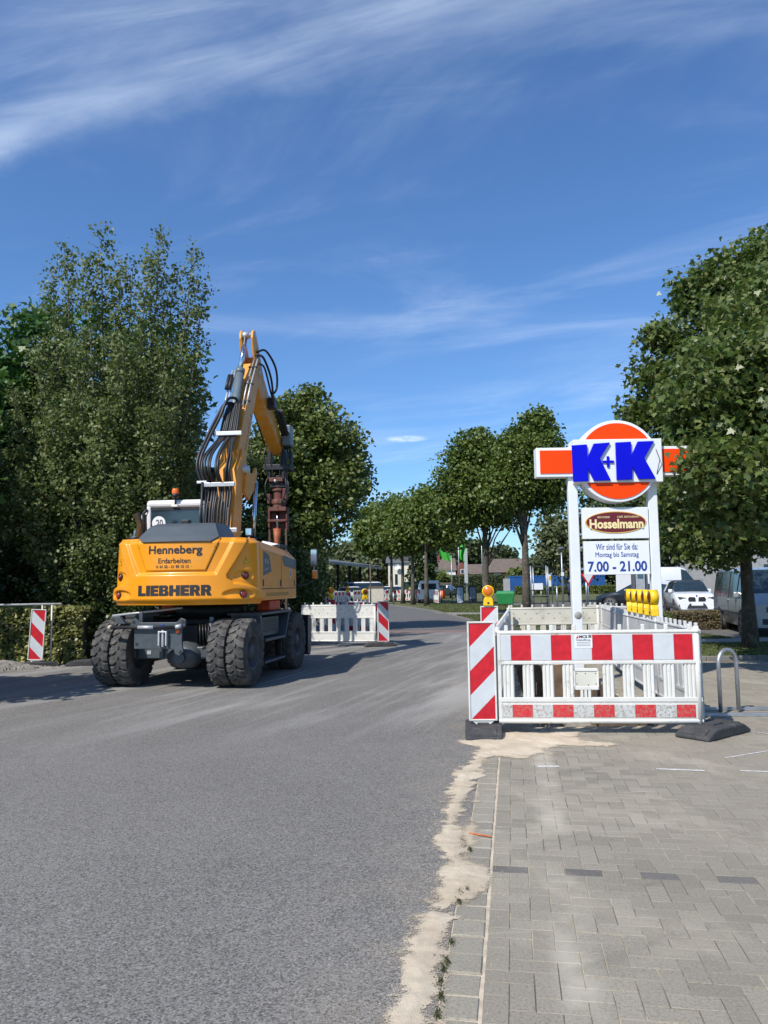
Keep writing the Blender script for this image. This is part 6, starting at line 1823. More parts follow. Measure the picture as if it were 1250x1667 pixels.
# ---- maples on the right
YA = 16.6
tree('maple_tree', 'spreading maple rising from the grass strip on the right', [
    blob(1235, 620, 120, 190, YA, 2.2), blob(1172, 640, 102, 150, YA, 2.0), blob(1128, 740, 58, 125, YA, 1.8), blob(1180, 830, 110, 90, YA, 2.4), blob(1190, 505, 70, 70, YA, 1.3), blob(1110, 640, 46, 80, YA, 1.3), blob(1236, 440, 26, 50, YA, 0.5),
    blob(1056, 612, 16, 30, YA, 0.4, 0.8), blob(1080, 552, 18, 30, YA, 0.4, 0.8), blob(1122, 492, 16, 34, YA, 0.4, 0.8), blob(1158, 448, 20, 34, YA, 0.4, 0.8), blob(1044, 668, 16, 26, YA, 0.4, 0.7), blob(1200, 430, 16, 36, YA, 0.4, 0.7), blob(1246, 400, 12, 36, YA, 0.3, 0.5)],
    M_MAPLE, M_BARK, 'maple', 0.118, 1050, 56, 0.29, 71, (8.15, 17.4), 0.15, 2.0, 20, top=7.2, group='maples on the right')
tree('maple_tree', 'near maple whose leafy branch hangs before the shop sign', [
    ((7.6, 13.2, 4.7), (2.5, 2.4, 2.9), 18), ((5.27, 11.7, 3.26), (0.55, 0.45, 0.45), 1.4), ((5.9, 12.2, 3.0), (0.9, 0.9, 0.8), 3), ((5.7, 12.9, 4.6), (0.9, 1.0, 1.2), 3)],
    M_MAPLE, M_BARK, 'maple', 0.115, 800, 56, 0.27, 72, (8.0, 13.2), 0.16, 1.7, 18, top=6, group='maples on the right')
# a long bare leader above the maple
lead = at(1237, 400, YA)
# dark lamp post at the very edge of the picture
MBp = MB(); MBp.tube([(8.95, 17.9, 0), (8.95, 17.9, 3.4)], 0.05, 10)
tag(MBp.build('metal_post', M_BLK_M), 'dark metal post at the right picture edge beside maple trunk', 'post')

# ---- low hedges on the right
hedge('hedge', 'low green clipped hedge beside the parking bay', 0, 3.2, 0, 0.9, 0, 0.62, 7000, 0.06, M_HEDGE, 54, 'plain', R(4), (5.9, 24.3))
hedge('hedge', 'low dry brown hedge continuing behind the green one', 0, 2.6, 0, 0.9, 0, 0.62, 5000, 0.06, M_DRYHEDGE, 55, 'plain', R(4), (9.0, 24.9))

# ---- background trees
tree('tree', 'airy tree behind the light mast', [blob(930, 890, 58, 60, 62, 3), blob(905, 870, 30, 36, 62, 2)], M_WILLOW, M_BARK_D, 'heart', 0.33, 480, 12, 0.55, 81, (at(935, 950, 62).x, 62), 0.16, 2.5, 14, 'background trees')
tree('tree', 'broad dark tree behind the shop sign boards', [blob(1010, 850, 70, 75, 58, 4), blob(1075, 860, 60, 70, 58, 3)], M_FAR, M_BARK_D, 'heart', 0.36, 900, 12, 0.55, 82, (at(1010, 950, 58).x, 58), 0.2, 2.2, 12, 'background trees')
tree('tree', 'dark conical evergreen before the pale house', [blob(690, 915, 17, 48, 86, 1.3), blob(680, 935, 14, 30, 86, 1.0)], M_SHRUB, M_BARK_D, 'heart', 0.40, 420, 12, 0.4, 83, (at(690, 950, 86).x, 86), 0.16, 0.6, 8, 'background trees')
tree('tree', 'olive rounded tree behind the long shed', [blob(570, 915, 36, 32, 120, 4)], M_WILLOW, M_BARK_D, 'heart', 0.65, 520, 12, 0.8, 84, (at(570, 950, 120).x, 120), 0.25, 2, 8, 'background trees')
tree('tree', 'grey-green birch behind the right end of the shed', [blob(612, 915, 26, 34, 112, 3), blob(632, 925, 18, 30, 112, 2)], M_WILLOW, M_BARK_P, 'heart', 0.55, 480, 12, 0.7, 85, (at(612, 950, 112).x, 112), 0.2, 2, 8, 'background trees')
for k, (px, py, rx_, ry_, Y, lb_) in enumerate([(725, 905, 26, 26, 230, 'far dark tree behind the chimney roof'), (765, 905, 28, 26, 240, 'far dark tree behind the flag mast'), (815, 912, 24, 24, 240, 'far dark tree above the brown roof'),
        (690, 915, 24, 20, 250, 'far dark tree between pale house and chimney roof'), (870, 930, 18, 22, 150, 'green tree in front of the brown roof'), (845, 940, 13, 12, 140, 'light green bush before the brick house'), (715, 945, 9, 9, 110, 'light green bush beside the wooden fence'),
        (540, 915, 30, 26, 170, 'far dark tree left of the olive tree'), (600, 900, 20, 20, 240, 'far spruce top above the shed')]):
    b = [blob(px, py, rx_, ry_, Y)]
    tree('tree', lb_, b, M_FAR if k not in (5, 6) else M_HEDGE, M_BARK_D, 'heart', 0.0050 * Y, 220 if k < 4 else 160, 11, 0.007 * Y, 90 + k, (b[0][0][0], Y), 0.2, 1.5, 6, 'background trees')
# a far wood that reads as one mass closes the horizon
r_ = np.random.default_rng(77)
n = 26000
xx_ = r_.uniform(-170, 190, n); hgt = 7.5 + 3.5 * fbm(xx_ * 0.06, xx_ * 0 + 3, 5, 4)
P = np.stack([xx_, 285 + r_.normal(0, 5, n), r_.uniform(0, 1, n) ** 0.7 * hgt], 1)
o = leaves('far_wood', M_FAR, P, np.tile([0, -0.6, 0.6], (n, 1)), 1.9, 'heart', r_)
tag(o, 'distant belt of trees along the horizon', 'wood', kind='stuff')
hedge('hedge', 'dark tall hedge before the chimney house', 0, 9, 0, 1.6, 0, 2.9, 3500, 0.4, M_FAR, 56, 'heart', 0, (11.0, 128))
hedge('hedge', 'bright green clipped hedge before the brick house', 0, 13, 0, 1.6, 0, 2.6, 4500, 0.4, M_HEDGE, 57, 'heart', 0, (20.2, 126))

hedge('hedge', 'low trimmed hedge in front of the blue containers', 0, 17, 0, 1.2, 0, 1.05, 5000, 0.3, M_HEDGE, 58, 'heart', 0, (17.5, 104))
# ================================================================== BACKGROUND BUILDINGS, VEHICLES, STREET FURNITURE
M_BRICK = mat('red_brick', (0.20, 0.065, 0.045), 0.9, var=0.18, vscale=2)
M_ROOF_B = mat('brown_roof_tiles', (0.135, 0.105, 0.085), 0.85, var=0.15, vscale=1.2)
M_ROOF_G = mat('grey_roof', (0.085, 0.09, 0.10), 0.7, var=0.15, vscale=1)
M_RENDER = mat('cream_render', (0.66, 0.62, 0.52), 0.9, var=0.05, vscale=1)
M_WALLW = mat('white_render', (0.74, 0.74, 0.73), 0.9, var=0.04, vscale=1)
M_SHED = mat('dark_timber', (0.035, 0.03, 0.027), 0.9, var=0.3, vscale=2)
M_SHEDROOF = mat('corrugated_roof', (0.15, 0.165, 0.185), 0.55, 0.2, var=0.15, vscale=1)
M_WOOD = mat('weathered_wood', (0.12, 0.095, 0.07), 0.9, var=0.25, vscale=3)
M_BLUEC = mat('blue_container_paint', (0.015, 0.085, 0.27), 0.5, var=0.15, vscale=1)
M_GREENB = mat('green_bin', (0.025, 0.22, 0.06), 0.4, var=0.1, vscale=2)
M_GREEND = mat('dark_green_cabinet', (0.02, 0.055, 0.035), 0.5, var=0.15)
M_FLAG = mat('green_flag', (0.06, 0.42, 0.05), 0.7, var=0.1, vscale=2)
M_CONC = mat('grey_facade', (0.34, 0.34, 0.34), 0.85, var=0.06, vscale=1)
M_CARW = mat('white_car_paint', (0.76, 0.77, 0.78), 0.2, var=0.02, coat=0.6)
M_CARG = mat('silver_grey_car_paint', (0.30, 0.33, 0.34), 0.28, 0.2, var=0.05, coat=0.6)
M_CARD = mat('dark_car_paint', (0.02, 0.026, 0.035), 0.2, 0.2, var=0.05, coat=0.6)
M_CARB = mat('navy_car_paint', (0.02, 0.03, 0.06), 0.2, 0.2, var=0.05, coat=0.6)
M_TRIM = mat('car_trim', (0.03, 0.03, 0.032), 0.5, var=0.1)
M_HEADL = mat('headlight_glass', (0.09, 0.095, 0.10), 0.08, 0.3, var=0.2, vscale=20)
M_ALLOY = mat('alloy_rim', (0.38, 0.39, 0.40), 0.35, 0.7, var=0.1)
M_CARGREEN = mat('green_stripe', (0.10, 0.42, 0.03), 0.4, var=0.05)

def vehicle(name, label, loc, heading, paint, L, W, st, wheels, glass_y, cat, wr=0.33, pillars=(), group=None, tail=M_RED_L, wheel_mat=M_ALLOY):
    """loft along y (front = +y). st: (y, half width bottom, z bottom, half width belt, z belt, half width roof, z roof)"""
    root = empty(name, (loc[0], loc[1], 0), heading, label, cat, group)
    body = MB(); glass = MB(); n = len(st)
    def sec(s):
        y, wb, zb, wl, zl, wr_, zr = s
        zm = zb + (zl - zb) * 0.55
        h = [(0, zb), (wb, zb), (wl * 1.0, zm), (wl * 0.985, zl), (wr_, zr - (zr - zl) * 0.10), (wr_ * 0.86, zr), (0, zr + 0.012)]
        return [(x, y, z) for x, z in h]
    secs = [sec(s) for s in st]
    for sgn in (-1, 1):
        for i in range(n - 1):
            A = [(sgn * p[0], p[1], p[2]) for p in secs[i]]; B = [(sgn * p[0], p[1], p[2]) for p in secs[i + 1]]
            ym = (st[i][0] + st[i + 1][0]) / 2
            for j in range(6):
                q = [A[j], A[j + 1], B[j + 1], B[j]]
                isg = (j == 3 and glass_y[0] < ym < glass_y[1] and (st[i][6] - st[i][4] > 0.12 or st[i + 1][6] - st[i + 1][4] > 0.12))
                ws = j in (4, 5) and abs(st[i][6] - st[i + 1][6]) > 0.18 and glass_y[0] - 0.4 < ym < glass_y[1] + 0.6
                (glass if (isg or ws) else body).add(q, [(0, 1, 2, 3)], True)
        for k, s in ((0, secs[0]), (n - 1, secs[-1])):
            pass
    for e_ in (0, n - 1):
        P = [(p[0], p[1], p[2]) for p in secs[e_]] + [(-p[0], p[1], p[2]) for p in secs[e_][::-1]]
        body.add(P, [tuple(range(len(P)))])
    bo = body.build('body', paint, root)
    bm_ = bmesh.new(); bm_.from_mesh(bo.data); bmesh.ops.remove_doubles(bm_, verts=bm_.verts, dist=0.002); bmesh.ops.recalc_face_normals(bm_, faces=bm_.faces); bm_.to_mesh(bo.data); bm_.free()
    if glass.v:
        fix_normals(glass.build('window', M_GLASS, root))
    for yp in pillars:
        # body-coloured pillar strip over the side glass
        for i in range(n - 1):
            if st[i][0] <= yp <= st[i + 1][0] or st[i + 1][0] <= yp <= st[i][0]:
                t = (yp - st[i][0]) / (st[i + 1][0] - st[i][0])
                lerp = lambda a: st[i][a] + (st[i + 1][a] - st[i][a]) * t
                for sgn in (-1, 1):
                    a = (sgn * (lerp(3) * 0.985 + 0.004), lerp(4)); b = (sgn * (lerp(5) + 0.006), lerp(6) - (lerp(6) - lerp(4)) * 0.08)
                    MB().add([(a[0], yp - 0.04, a[1]), (a[0], yp + 0.04, a[1]), (b[0], yp + 0.035, b[1]), (b[0], yp - 0.035, b[1])], [(0, 1, 2, 3)]).build('pillar', M_TRIM, root)
    for y in wheels:
        for sgn in (-1, 1):
            wmax = max(s[3] for s in st)
            arch = MB().lathe([(sgn * (wmax + 0.004), 0.0), (sgn * (wmax + 0.004), wr + 0.055)], 28, 'x', False, (0, y, wr)).build('wheel_arch', M_TRIM, root)
            x_ = sgn * (wmax - 0.10)
            w_ = MB().lathe([(x_ - sgn * 0.1, wr * 0.6), (x_ - sgn * 0.1, wr), (x_ + sgn * 0.09, wr), (x_ + sgn * 0.115, wr * 0.93), (x_ + sgn * 0.115, wr * 0.70)], 28, 'x', True, (0, y, wr)).build('wheel', M_TYRE, root)
            rm = MB()
            for k in range(5):
                a0 = 2 * math.pi * k / 5 + 0.3
                pts = [(0.09, -0.28), (0.70, -0.17), (0.70, 0.17), (0.09, 0.28)]
                rm.add([(x_ + sgn * (0.112 if r0 > 0.4 else 0.105), y + wr * r0 * math.cos(a0 + dd), wr + wr * r0 * math.sin(a0 + dd)) for r0, dd in pts], [(0, 1, 2, 3)])
            rm.lathe([(x_ + sgn * 0.118, wr * 0.62), (x_ + sgn * 0.118, wr * 0.71)], 28, 'x', False, (0, y, wr))
            rm.lathe([(x_ + sgn * 0.112, 0.0), (x_ + sgn * 0.112, wr * 0.16)], 14, 'x', False, (0, y, wr))
            rm.build('rim', wheel_mat, w_)
    for sgn in (-1, 1):
        MB().box(sgn * W / 2 * 0.98 - 0.10, sgn * W / 2 * 0.98 + 0.10, glass_y[1] - 0.62, glass_y[1] - 0.50, st[len(st) // 2][4] + 0.02, st[len(st) // 2][4] + 0.20).build('mirror', paint, root, 0.04)
    return root
def face_box(root, name, material, x0, x1, z0, z1, y, t=0.02, bevel=0.008):
    return MB().box(x0, x1, y - t, y + t, z0, z1).build(name, material, root, bevel)
def face_poly(root, name, material, poly, y0, y1, bevel=0.006):
    return MB().prism(poly, y0, y1, 'y').build(name, material, root, bevel)

# ---- white compact SUV with its roof shading built as a dark sheet (facing the viewer)
suv_st = [(-2.2, 0.72, 0.45, 0.84, 0.95, 0.60, 1.30), (-2.05, 0.78, 0.30, 0.90, 1.02, 0.64, 1.50), (-1.3, 0.80, 0.26, 0.91, 1.02, 0.66, 1.585), (0.0, 0.80, 0.26, 0.91, 0.99, 0.67, 1.60), (0.35, 0.80, 0.26, 0.91, 0.985, 0.66, 1.57),
          (1.02, 0.80, 0.26, 0.91, 0.98, 0.78, 1.06), (1.75, 0.80, 0.26, 0.90, 0.92, 0.74, 0.985), (2.08, 0.78, 0.24, 0.86, 0.82, 0.68, 0.90), (2.22, 0.70, 0.26, 0.76, 0.66, 0.60, 0.74)]
hd_ = math.atan2(-0.97, -0.20) - math.pi / 2
suv = vehicle('parked_car', 'white compact suv with twin black grilles parked behind the low hedge', (14.95, 38.2), hd_, M_CARW, 4.4, 1.82, suv_st, (-1.35, 1.35), (-2.1, 1.0), 'car', 0.35, (-1.25, -0.15))
for sg in (-1, 1):
    face_poly(suv, 'grille', M_BLACK, [(sg * 0.06, 0.62), (sg * 0.36, 0.62), (sg * 0.40, 0.74), (sg * 0.33, 0.84), (sg * 0.07, 0.82)], 2.12, 2.235)
    face_poly(suv, 'headlight', M_HEADL, [(sg * 0.44, 0.66), (sg * 0.78, 0.72), (sg * 0.84, 0.86), (sg * 0.46, 0.80)], 1.90, 2.205)
    face_poly(suv, 'lower_intake', M_TRIM, [(sg * 0.60, 0.36), (sg * 0.80, 0.40), (sg * 0.78, 0.52), (sg * 0.56, 0.48)], 2.05, 2.20)
face_poly(suv, 'lower_intake', M_TRIM, [(-0.46, 0.30), (0.46, 0.30), (0.38, 0.46), (0.30, 0.54), (-0.30, 0.54), (-0.38, 0.46)], 2.1, 2.245)
face_box(suv, 'number_plate', M_STICK, -0.26, 0.26, 0.43, 0.54, 2.245, 0.012)
face_box(suv, 'skid_plate', M_ALLOY, -0.42, 0.42, 0.25, 0.29, 2.20, 0.03)
MB().add([(0.045 * math.cos(k), 2.165, 0.885 + 0.045 * math.sin(k)) for k in np.linspace(0, 6.283, 17)[:-1]], [tuple(range(16))]).build('badge', mat('badge_blue', (0.03, 0.12, 0.35), 0.3), suv)
MB().box(-0.70, 0.70, -2.0, 0.30, 1.60, 1.625).build('roof_shade', M_CARD, suv, 0.01)  # dark sheet standing in for the shading on the roof

# ---- silver grey van with side windows
van_st = [(-2.45, 0.85, 0.40, 0.95, 1.05, 0.80, 1.85), (-2.40, 0.88, 0.30, 0.97, 1.08, 0.83, 1.93), (-1.4, 0.88, 0.26, 0.98, 1.08, 0.84, 1.96), (0.5, 0.88, 0.26, 0.98, 1.06, 0.84, 1.95), (0.95, 0.88, 0.26, 0.98, 1.05, 0.82, 1.88),
          (1.75, 0.88, 0.26, 0.97, 1.03, 0.90, 1.20), (2.25, 0.86, 0.26, 0.95, 0.98, 0.86, 1.04), (2.48, 0.80, 0.28, 0.86, 0.80, 0.78, 0.90)]
vw = vehicle('parked_van', 'silver grey passenger van parked behind the maple trunk', (10.55 + 0.95, 23.6), math.atan2(-0.975, -0.22) - math.pi / 2, M_CARG, 4.9, 1.95, van_st, (-1.45, 1.55), (-2.3, 1.7), 'van', 0.345, (-1.3, -0.05, 1.0))
face_box(vw, 'grille', M_TRIM, -0.50, 0.50, 0.70, 0.84, 2.46, 0.05)
face_box(vw, 'grille_bar', M_CHROME, -0.50, 0.50, 0.76, 0.775, 2.515, 0.006)
face_box(vw, 'lower_intake', M_TRIM, -0.62, 0.62, 0.36, 0.52, 2.44, 0.05)
face_box(vw, 'number_plate', M_STICK, -0.26, 0.26, 0.54, 0.65, 2.49, 0.012)
for sg in (-1, 1):
    face_poly(vw, 'headlight', M_HEADL, [(sg * 0.54, 0.70), (sg * 0.86, 0.74), (sg * 0.90, 0.94), (sg * 0.58, 0.88)], 2.22, 2.47)
    MB().box(sg * 0.99 - 0.012, sg * 0.99 + 0.012, -2.3, 2.2, 0.62, 0.66).build('side_moulding', M_TRIM, vw)
    MB().box(sg * 0.985 - 0.02, sg * 0.985 + 0.02, -0.15, 0.02, 0.98, 1.01).build('door_handle', M_CARG, vw, 0.006)
    for yy_ in (-0.05, 1.0):
        MB().box(sg * 0.982 - 0.003, sg * 0.982 + 0.003, yy_ - 0.006, yy_ + 0.006, 0.32, 1.06).build('door_gap', M_TRIM, vw)

# ---- dark estate car seen from its left front
sed_st = [(-2.3, 0.72, 0.42, 0.80, 0.85, 0.62, 1.0), (-2.1, 0.76, 0.28, 0.88, 0.95, 0.60, 1.30), (-1.4, 0.78, 0.24, 0.90, 0.95, 0.60, 1.42), (0.0, 0.78, 0.24, 0.90, 0.92, 0.60, 1.44), (0.3, 0.78, 0.24, 0.90, 0.92, 0.60, 1.41),
          (1.1, 0.78, 0.24, 0.90, 0.90, 0.76, 0.98), (1.85, 0.78, 0.24, 0.88, 0.82, 0.72, 0.88), (2.2, 0.74, 0.22, 0.82, 0.70, 0.66, 0.76), (2.32, 0.66, 0.24, 0.72, 0.56, 0.58, 0.62)]
aud = vehicle('parked_car', 'dark sedan waiting behind the yellow lamps', (at(1010, 960, 46).x + 1.0, 46), R(62), M_CARD, 4.7, 1.84, sed_st, (-1.35, 1.42), (-2.1, 1.1), 'car', 0.33, (-1.2, -0.1))
for sg in (-1, 1):
    face_poly(aud, 'headlight', M_HEADL, [(sg * 0.46, 0.60), (sg * 0.76, 0.64), (sg * 0.80, 0.74), (sg * 0.48, 0.70)], 2.0, 2.27)
face_poly(aud, 'grille', M_BLACK, [(-0.34, 0.36), (0.34, 0.36), (0.40, 0.62), (0.32, 0.70), (-0.32, 0.70), (-0.40, 0.62)], 2.2, 2.345)
face_box(aud, 'number_plate', M_STICK, -0.26, 0.26, 0.42, 0.52, 2.345, 0.012)

# ---- vans and cars far away
box_st = [(-2.9, 0.92, 0.35, 0.99, 1.2, 0.94, 2.45), (-2.85, 0.94, 0.28, 1.0, 1.2, 0.95, 2.52), (0.9, 0.94, 0.28, 1.0, 1.2, 0.95, 2.52), (1.35, 0.94, 0.28, 1.0, 1.15, 0.90, 2.40), (2.1, 0.92, 0.28, 0.98, 1.12, 0.92, 1.45), (2.7, 0.90, 0.28, 0.95, 1.0, 0.88, 1.15), (2.9, 0.84, 0.30, 0.9, 0.8, 0.82, 0.95)]
gv = vehicle('delivery_van', 'white delivery van with green stripe behind the sign post', (at(1085, 950, 52).x, 53), R(-75), M_CARW, 5.8, 2.0, box_st, (-1.8, 1.9), (1.0, 2.2), 'van', 0.36)
for sg in (-1, 1):
    MB().box(sg * 1.002 - 0.006, sg * 1.002 + 0.006, -2.8, 2.0, 0.50, 0.95).build('green_stripe', M_CARGREEN, gv)
v2_st = [(-2.45, 0.85, 0.40, 0.93, 1.05, 0.78, 1.80), (-2.40, 0.86, 0.30, 0.95, 1.05, 0.80, 1.90), (0.9, 0.86, 0.28, 0.95, 1.05, 0.80, 1.92), (1.1, 0.86, 0.28, 0.95, 1.05, 0.78, 1.86), (1.75, 0.86, 0.28, 0.94, 1.03, 0.86, 1.15), (2.25, 0.84, 0.28, 0.92, 0.95, 0.84, 1.02), (2.45, 0.78, 0.30, 0.84, 0.78, 0.76, 0.86)]
vehicle('parked_van', 'white van parked by the long shed', (at(600, 958, 82).x, 82), R(-72), M_CARW, 4.9, 1.9, v2_st, (-1.5, 1.5), (-2.3, 1.7), 'van', 0.34, (-1.3, -0.1, 0.9), group='vehicles in the far yard')
rv = vehicle('parked_van', 'white van seen from behind beside the green cabinet', (at(700, 958, 68).x, 68), R(-6), M_CARW, 4.9, 1.9, v2_st, (-1.5, 1.5), (-2.3, 1.7), 'van', 0.34, (-1.3, -0.1), group='vehicles in the far yard')
face_box(rv, 'rear_window', M_GLASS, -0.62, 0.62, 1.15, 1.65, -2.45, 0.02)
for sg in (-1, 1): face_box(rv, 'tail_light', M_RED_L, sg * 0.84 - 0.06, sg * 0.84 + 0.06, 0.75, 1.15, -2.44, 0.03)
small_st = [(-1.9, 0.7, 0.40, 0.80, 0.90, 0.60, 1.2), (-1.8, 0.74, 0.28, 0.84, 0.92, 0.60, 1.40), (-0.2, 0.74, 0.26, 0.85, 0.90, 0.60, 1.46), (0.2, 0.74, 0.26, 0.85, 0.90, 0.60, 1.42), (1.0, 0.74, 0.26, 0.84, 0.88, 0.74, 0.96), (1.75, 0.70, 0.26, 0.78, 0.72, 0.66, 0.80), (1.9, 0.62, 0.28, 0.68, 0.56, 0.58, 0.62)]
vehicle('parked_car', 'small white car in front of the white van by the shed', (at(580, 965, 78).x, 78), R(-80), M_CARW, 3.8, 1.7, small_st, (-1.2, 1.2), (-1.8, 1.0), 'car', 0.3, (-0.2,), group='vehicles in the far yard')
vehicle('parked_car', 'dark blue car before the pale house', (at(625, 960, 88).x, 88), R(-85), M_CARB, 3.8, 1.7, small_st, (-1.2, 1.2), (-1.8, 1.0), 'car', 0.3, (-0.2,), group='vehicles in the far yard')
vehicle('parked_car', 'white car half hidden by the farthest linden trunks', (at(648, 962, 84).x, 84), R(-80), M_CARW, 3.8, 1.7, small_st, (-1.2, 1.2), (-1.8, 1.0), 'car', 0.3, (-0.2,), group='vehicles in the far yard')
vehicle('parked_car', 'dark car beside the wooden fence near the flag masts', (at(728, 958, 88).x, 88), R(-20), M_CARD, 3.8, 1.7, small_st, (-1.2, 1.2), (-1.8, 1.0), 'car', 0.3, (-0.2,), group='vehicles in the far yard')

# ---- long open shed
sh0, sh1 = at(512, 915, 70), at(622, 933, 100)
shed = empty('long_shed', (0, 0, 0), 0, 'long open timber shed with grey metal roof', 'shed')
dv = (Vector((sh1.x, sh1.y, 0)) - Vector((sh0.x, sh0.y, 0))); dn = Vector((-dv.y, dv.x, 0)).normalized() * 9
zt = 3.75
a, b = Vector((sh0.x, sh0.y, 0)), Vector((sh1.x, sh1.y, 0))
def V3(p, z): return (p.x, p.y, z)
MB().hexa([V3(a, zt), V3(b, zt - 0.15), V3(b + dn, zt + 1.2), V3(a + dn, zt + 1.3)], [V3(a, zt + 0.22), V3(b, zt + 0.05), V3(b + dn, zt + 1.4), V3(a + dn, zt + 1.5)]).build('roof', M_SHEDROOF, shed)
for k in range(60):
    p = a.lerp(b, (k + 0.5) / 60); w_ = dv.normalized() * 0.12
    MB().hexa([V3(p - w_, zt + 0.20), V3(p + w_, zt + 0.20), V3(p + w_ + dn * .98, zt + 1.47), V3(p - w_ + dn * .98, zt + 1.47)], [V3(p - w_, zt + 0.27), V3(p + w_, zt + 0.27), V3(p + w_ + dn * .98, zt + 1.54), V3(p - w_ + dn * .98, zt + 1.54)]).build('roof_rib', M_SHEDROOF, shed)
MB().hexa([V3(a + dn, 0), V3(b + dn, 0), V3(b + dn * 1.02, 0), V3(a + dn * 1.02, 0)], [V3(a + dn, zt + 1.2), V3(b + dn, zt + 1.2), V3(b + dn * 1.02, zt + 1.2), V3(a + dn * 1.02, zt + 1.2)]).build('rear_wall', M_SHED, shed)
MB().hexa([V3(a, 0), V3(a + dn, 0), V3(a + dn - dv.normalized() * .2, 0), V3(a - dv.normalized() * .2, 0)], [V3(a, zt), V3(a + dn, zt + 1.2), V3(a + dn - dv.normalized() * .2, zt + 1.2), V3(a - dv.normalized() * .2, zt)]).build('side_wall', M_SHED, shed)
for k in range(7):
    p = a.lerp(b, k / 6.02 + 0.003) + dn * 0.06
    MB().box(p.x - 0.14, p.x + 0.14, p.y - 0.14, p.y + 0.14, 0, zt + 0.1).build('post', M_SHED, shed)
for k in range(3):
    p = a.lerp(b, 0.08 + 0.12 * k) + dn * 0.5
    MB().box(p.x - 1.0, p.x + 1.0, p.y - 0.6, p.y + 0.6, 0, 2.2 + 0.3 * (k % 2)).build('stored_stack', mat('stored_pallets', (0.09, 0.075, 0.06), 0.9, var=0.3), shed)

# ---- pale house with dormer and satellite dish
hs0, hs1 = at(632, 960, 104), at(676, 960, 104)
house = empty('house', ((hs0.x + hs1.x) / 2, 104, 0), R(-8), 'pale rendered house with dark roof and satellite dish', 'house')
hw = (hs1.x - hs0.x) / 2
MB().box(-hw, hw, 0, 8, 0, 4.6).build('wall', M_RENDER, house)
rf = MB().prism([(-0.3, 4.5), (8.3, 4.5), (4.0, 8.2)], -hw - 0.3, hw + 0.3, 'x').build('roof', M_ROOF_G, house)
dm = MB().box(-0.2, 1.4, 0.0, 3.0, 4.9, 6.6).build('dormer', M_ROOF_G, house)
MB().box(0.1, 1.1, -0.06, 0.0, 5.4, 6.3).build('window_frame', M_WALLW, dm)
MB().box(0.25, 0.95, -0.08, -0.06, 5.5, 6.2).build('pane', M_GLASS, dm)
for x_ in (-0.9, 1.2):
    w_ = MB().box(x_, x_ + 0.35, -0.05, 0.0, 1.6, 3.0).build('window', M_GLASS, house)
dsh = MB().lathe([(0, 0.0), (-0.08, 0.3), (-0.16, 0.38)], 20, 'y', c=(-0.55, -0.4, 4.0)).build('satellite_dish', M_WALLW, house)
MB().cyl((-0.55, -0.4, 4.0), (-0.5, 0.0, 3.6), 0.03, 6).build('bracket', M_GALV, dsh)

# ---- brick houses with brown roofs
def brick_house(label, px0, px1, Y, ridge_py, eave_py, wall, gable=None, chimneys=(), wins=(), rz=0.0):
    p0, p1 = at(px0, 950, Y), at(px1, 950, Y)
    zr, ze = at(px0, ridge_py, Y).z, at(px0, eave_py, Y).z
    root = empty('house', (p0.x, Y, 0), rz, label, 'house', 'brick houses beyond the hedge')
    w = p1.x - p0.x
    MB().box(0, w, 0, 9, 0, ze).build('wall', wall, root)
    r = MB().prism([(-0.4, ze - 0.15), (9.4, ze - 0.15), (4.5, zr)], -0.3, w + 0.3, 'x').build('roof', M_ROOF_B, root)
    if gable:
        MB().prism([(0.1, 0), (8.9, 0), (8.9, ze - 0.2), (4.5, zr - 0.25), (0.1, ze - 0.2)], w + 0.31, w + 0.45, 'x').build('gable', M_BRICK, root)
    for cx_ in chimneys:
        MB().box(cx_, cx_ + 0.8, 3.6, 4.4, zr - 1.0, zr + 0.9).build('chimney', M_BRICK, r)
    for (x_, z_, ww, hh) in wins:
        f = MB().box(x_, x_ + ww, -0.08, 0.0, z_, z_ + hh).build('window', M_WALLW, root)
        MB().box(x_ + 0.12, x_ + ww / 2 - 0.05, -0.11, -0.08, z_ + 0.12, z_ + hh - 0.12).build('pane', M_GLASS, f)
        MB().box(x_ + ww / 2 + 0.05, x_ + ww - 0.12, -0.11, -0.08, z_ + 0.12, z_ + hh - 0.12).build('pane', M_GLASS, f)
    return root
brick_house('white house with brown roof and two chimneys', 706, 742, 205, 908, 928, M_WALLW, True, (1.2, 3.3), ((1.2, 2.6, 1.2, 1.2),))
gb = at(742, 950, 205)
gh = empty('house', (gb.x + 0.5, 204, 0), 0, 'dark brick gable house beside the white one', 'house')
MB().prism([(0, 0), (2.5, 0), (2.5, 6.0), (1.25, 7.2), (0, 6.0)], 0, 9, 'y').build('wall', M_BRICK, gh)
for z_ in (1.8, 4.2):
    f = MB().box(0.7, 1.7, -0.1, 0, z_, z_ + 1.2).build('window', M_WALLW, gh); MB().box(0.82, 1.58, -0.13, -0.1, z_ + .1, z_ + 1.1).build('pane', M_GLASS, f)
brick_house('brick house with brown roof right of the grey pylon', 760, 800, 210, 918, 934, M_BRICK, None, (), ((2, 2.0, 1.2, 1.2),))
brick_house('long brick house with brown roof and white window', 798, 862, 195, 909, 931, M_BRICK, None, (), ((1.0, 2.9, 1.6, 1.1), (5, 2.9, 1.4, 1.1)))
brick_house('brick house behind the airy tree', 925, 985, 150, 895, 915, M_BRICK, None, (), ((2, 3.2, 1.2, 1.2), (4.5, 3.2, 1.2, 1.2)))
low = empty('garage', (at(698, 950, 160).x, 160, 0), 0, 'low building with dark pitched roof before the white house', 'garage')
MB().box(0, 6, 0, 6, 0, 2.3).build('wall', M_RENDER, low); MB().prism([(-0.3, 2.2), (6.3, 2.2), (1.5, 5.0), (0.5, 5.0)], -0.3, 6, 'y').build('roof', M_ROOF_G, low)

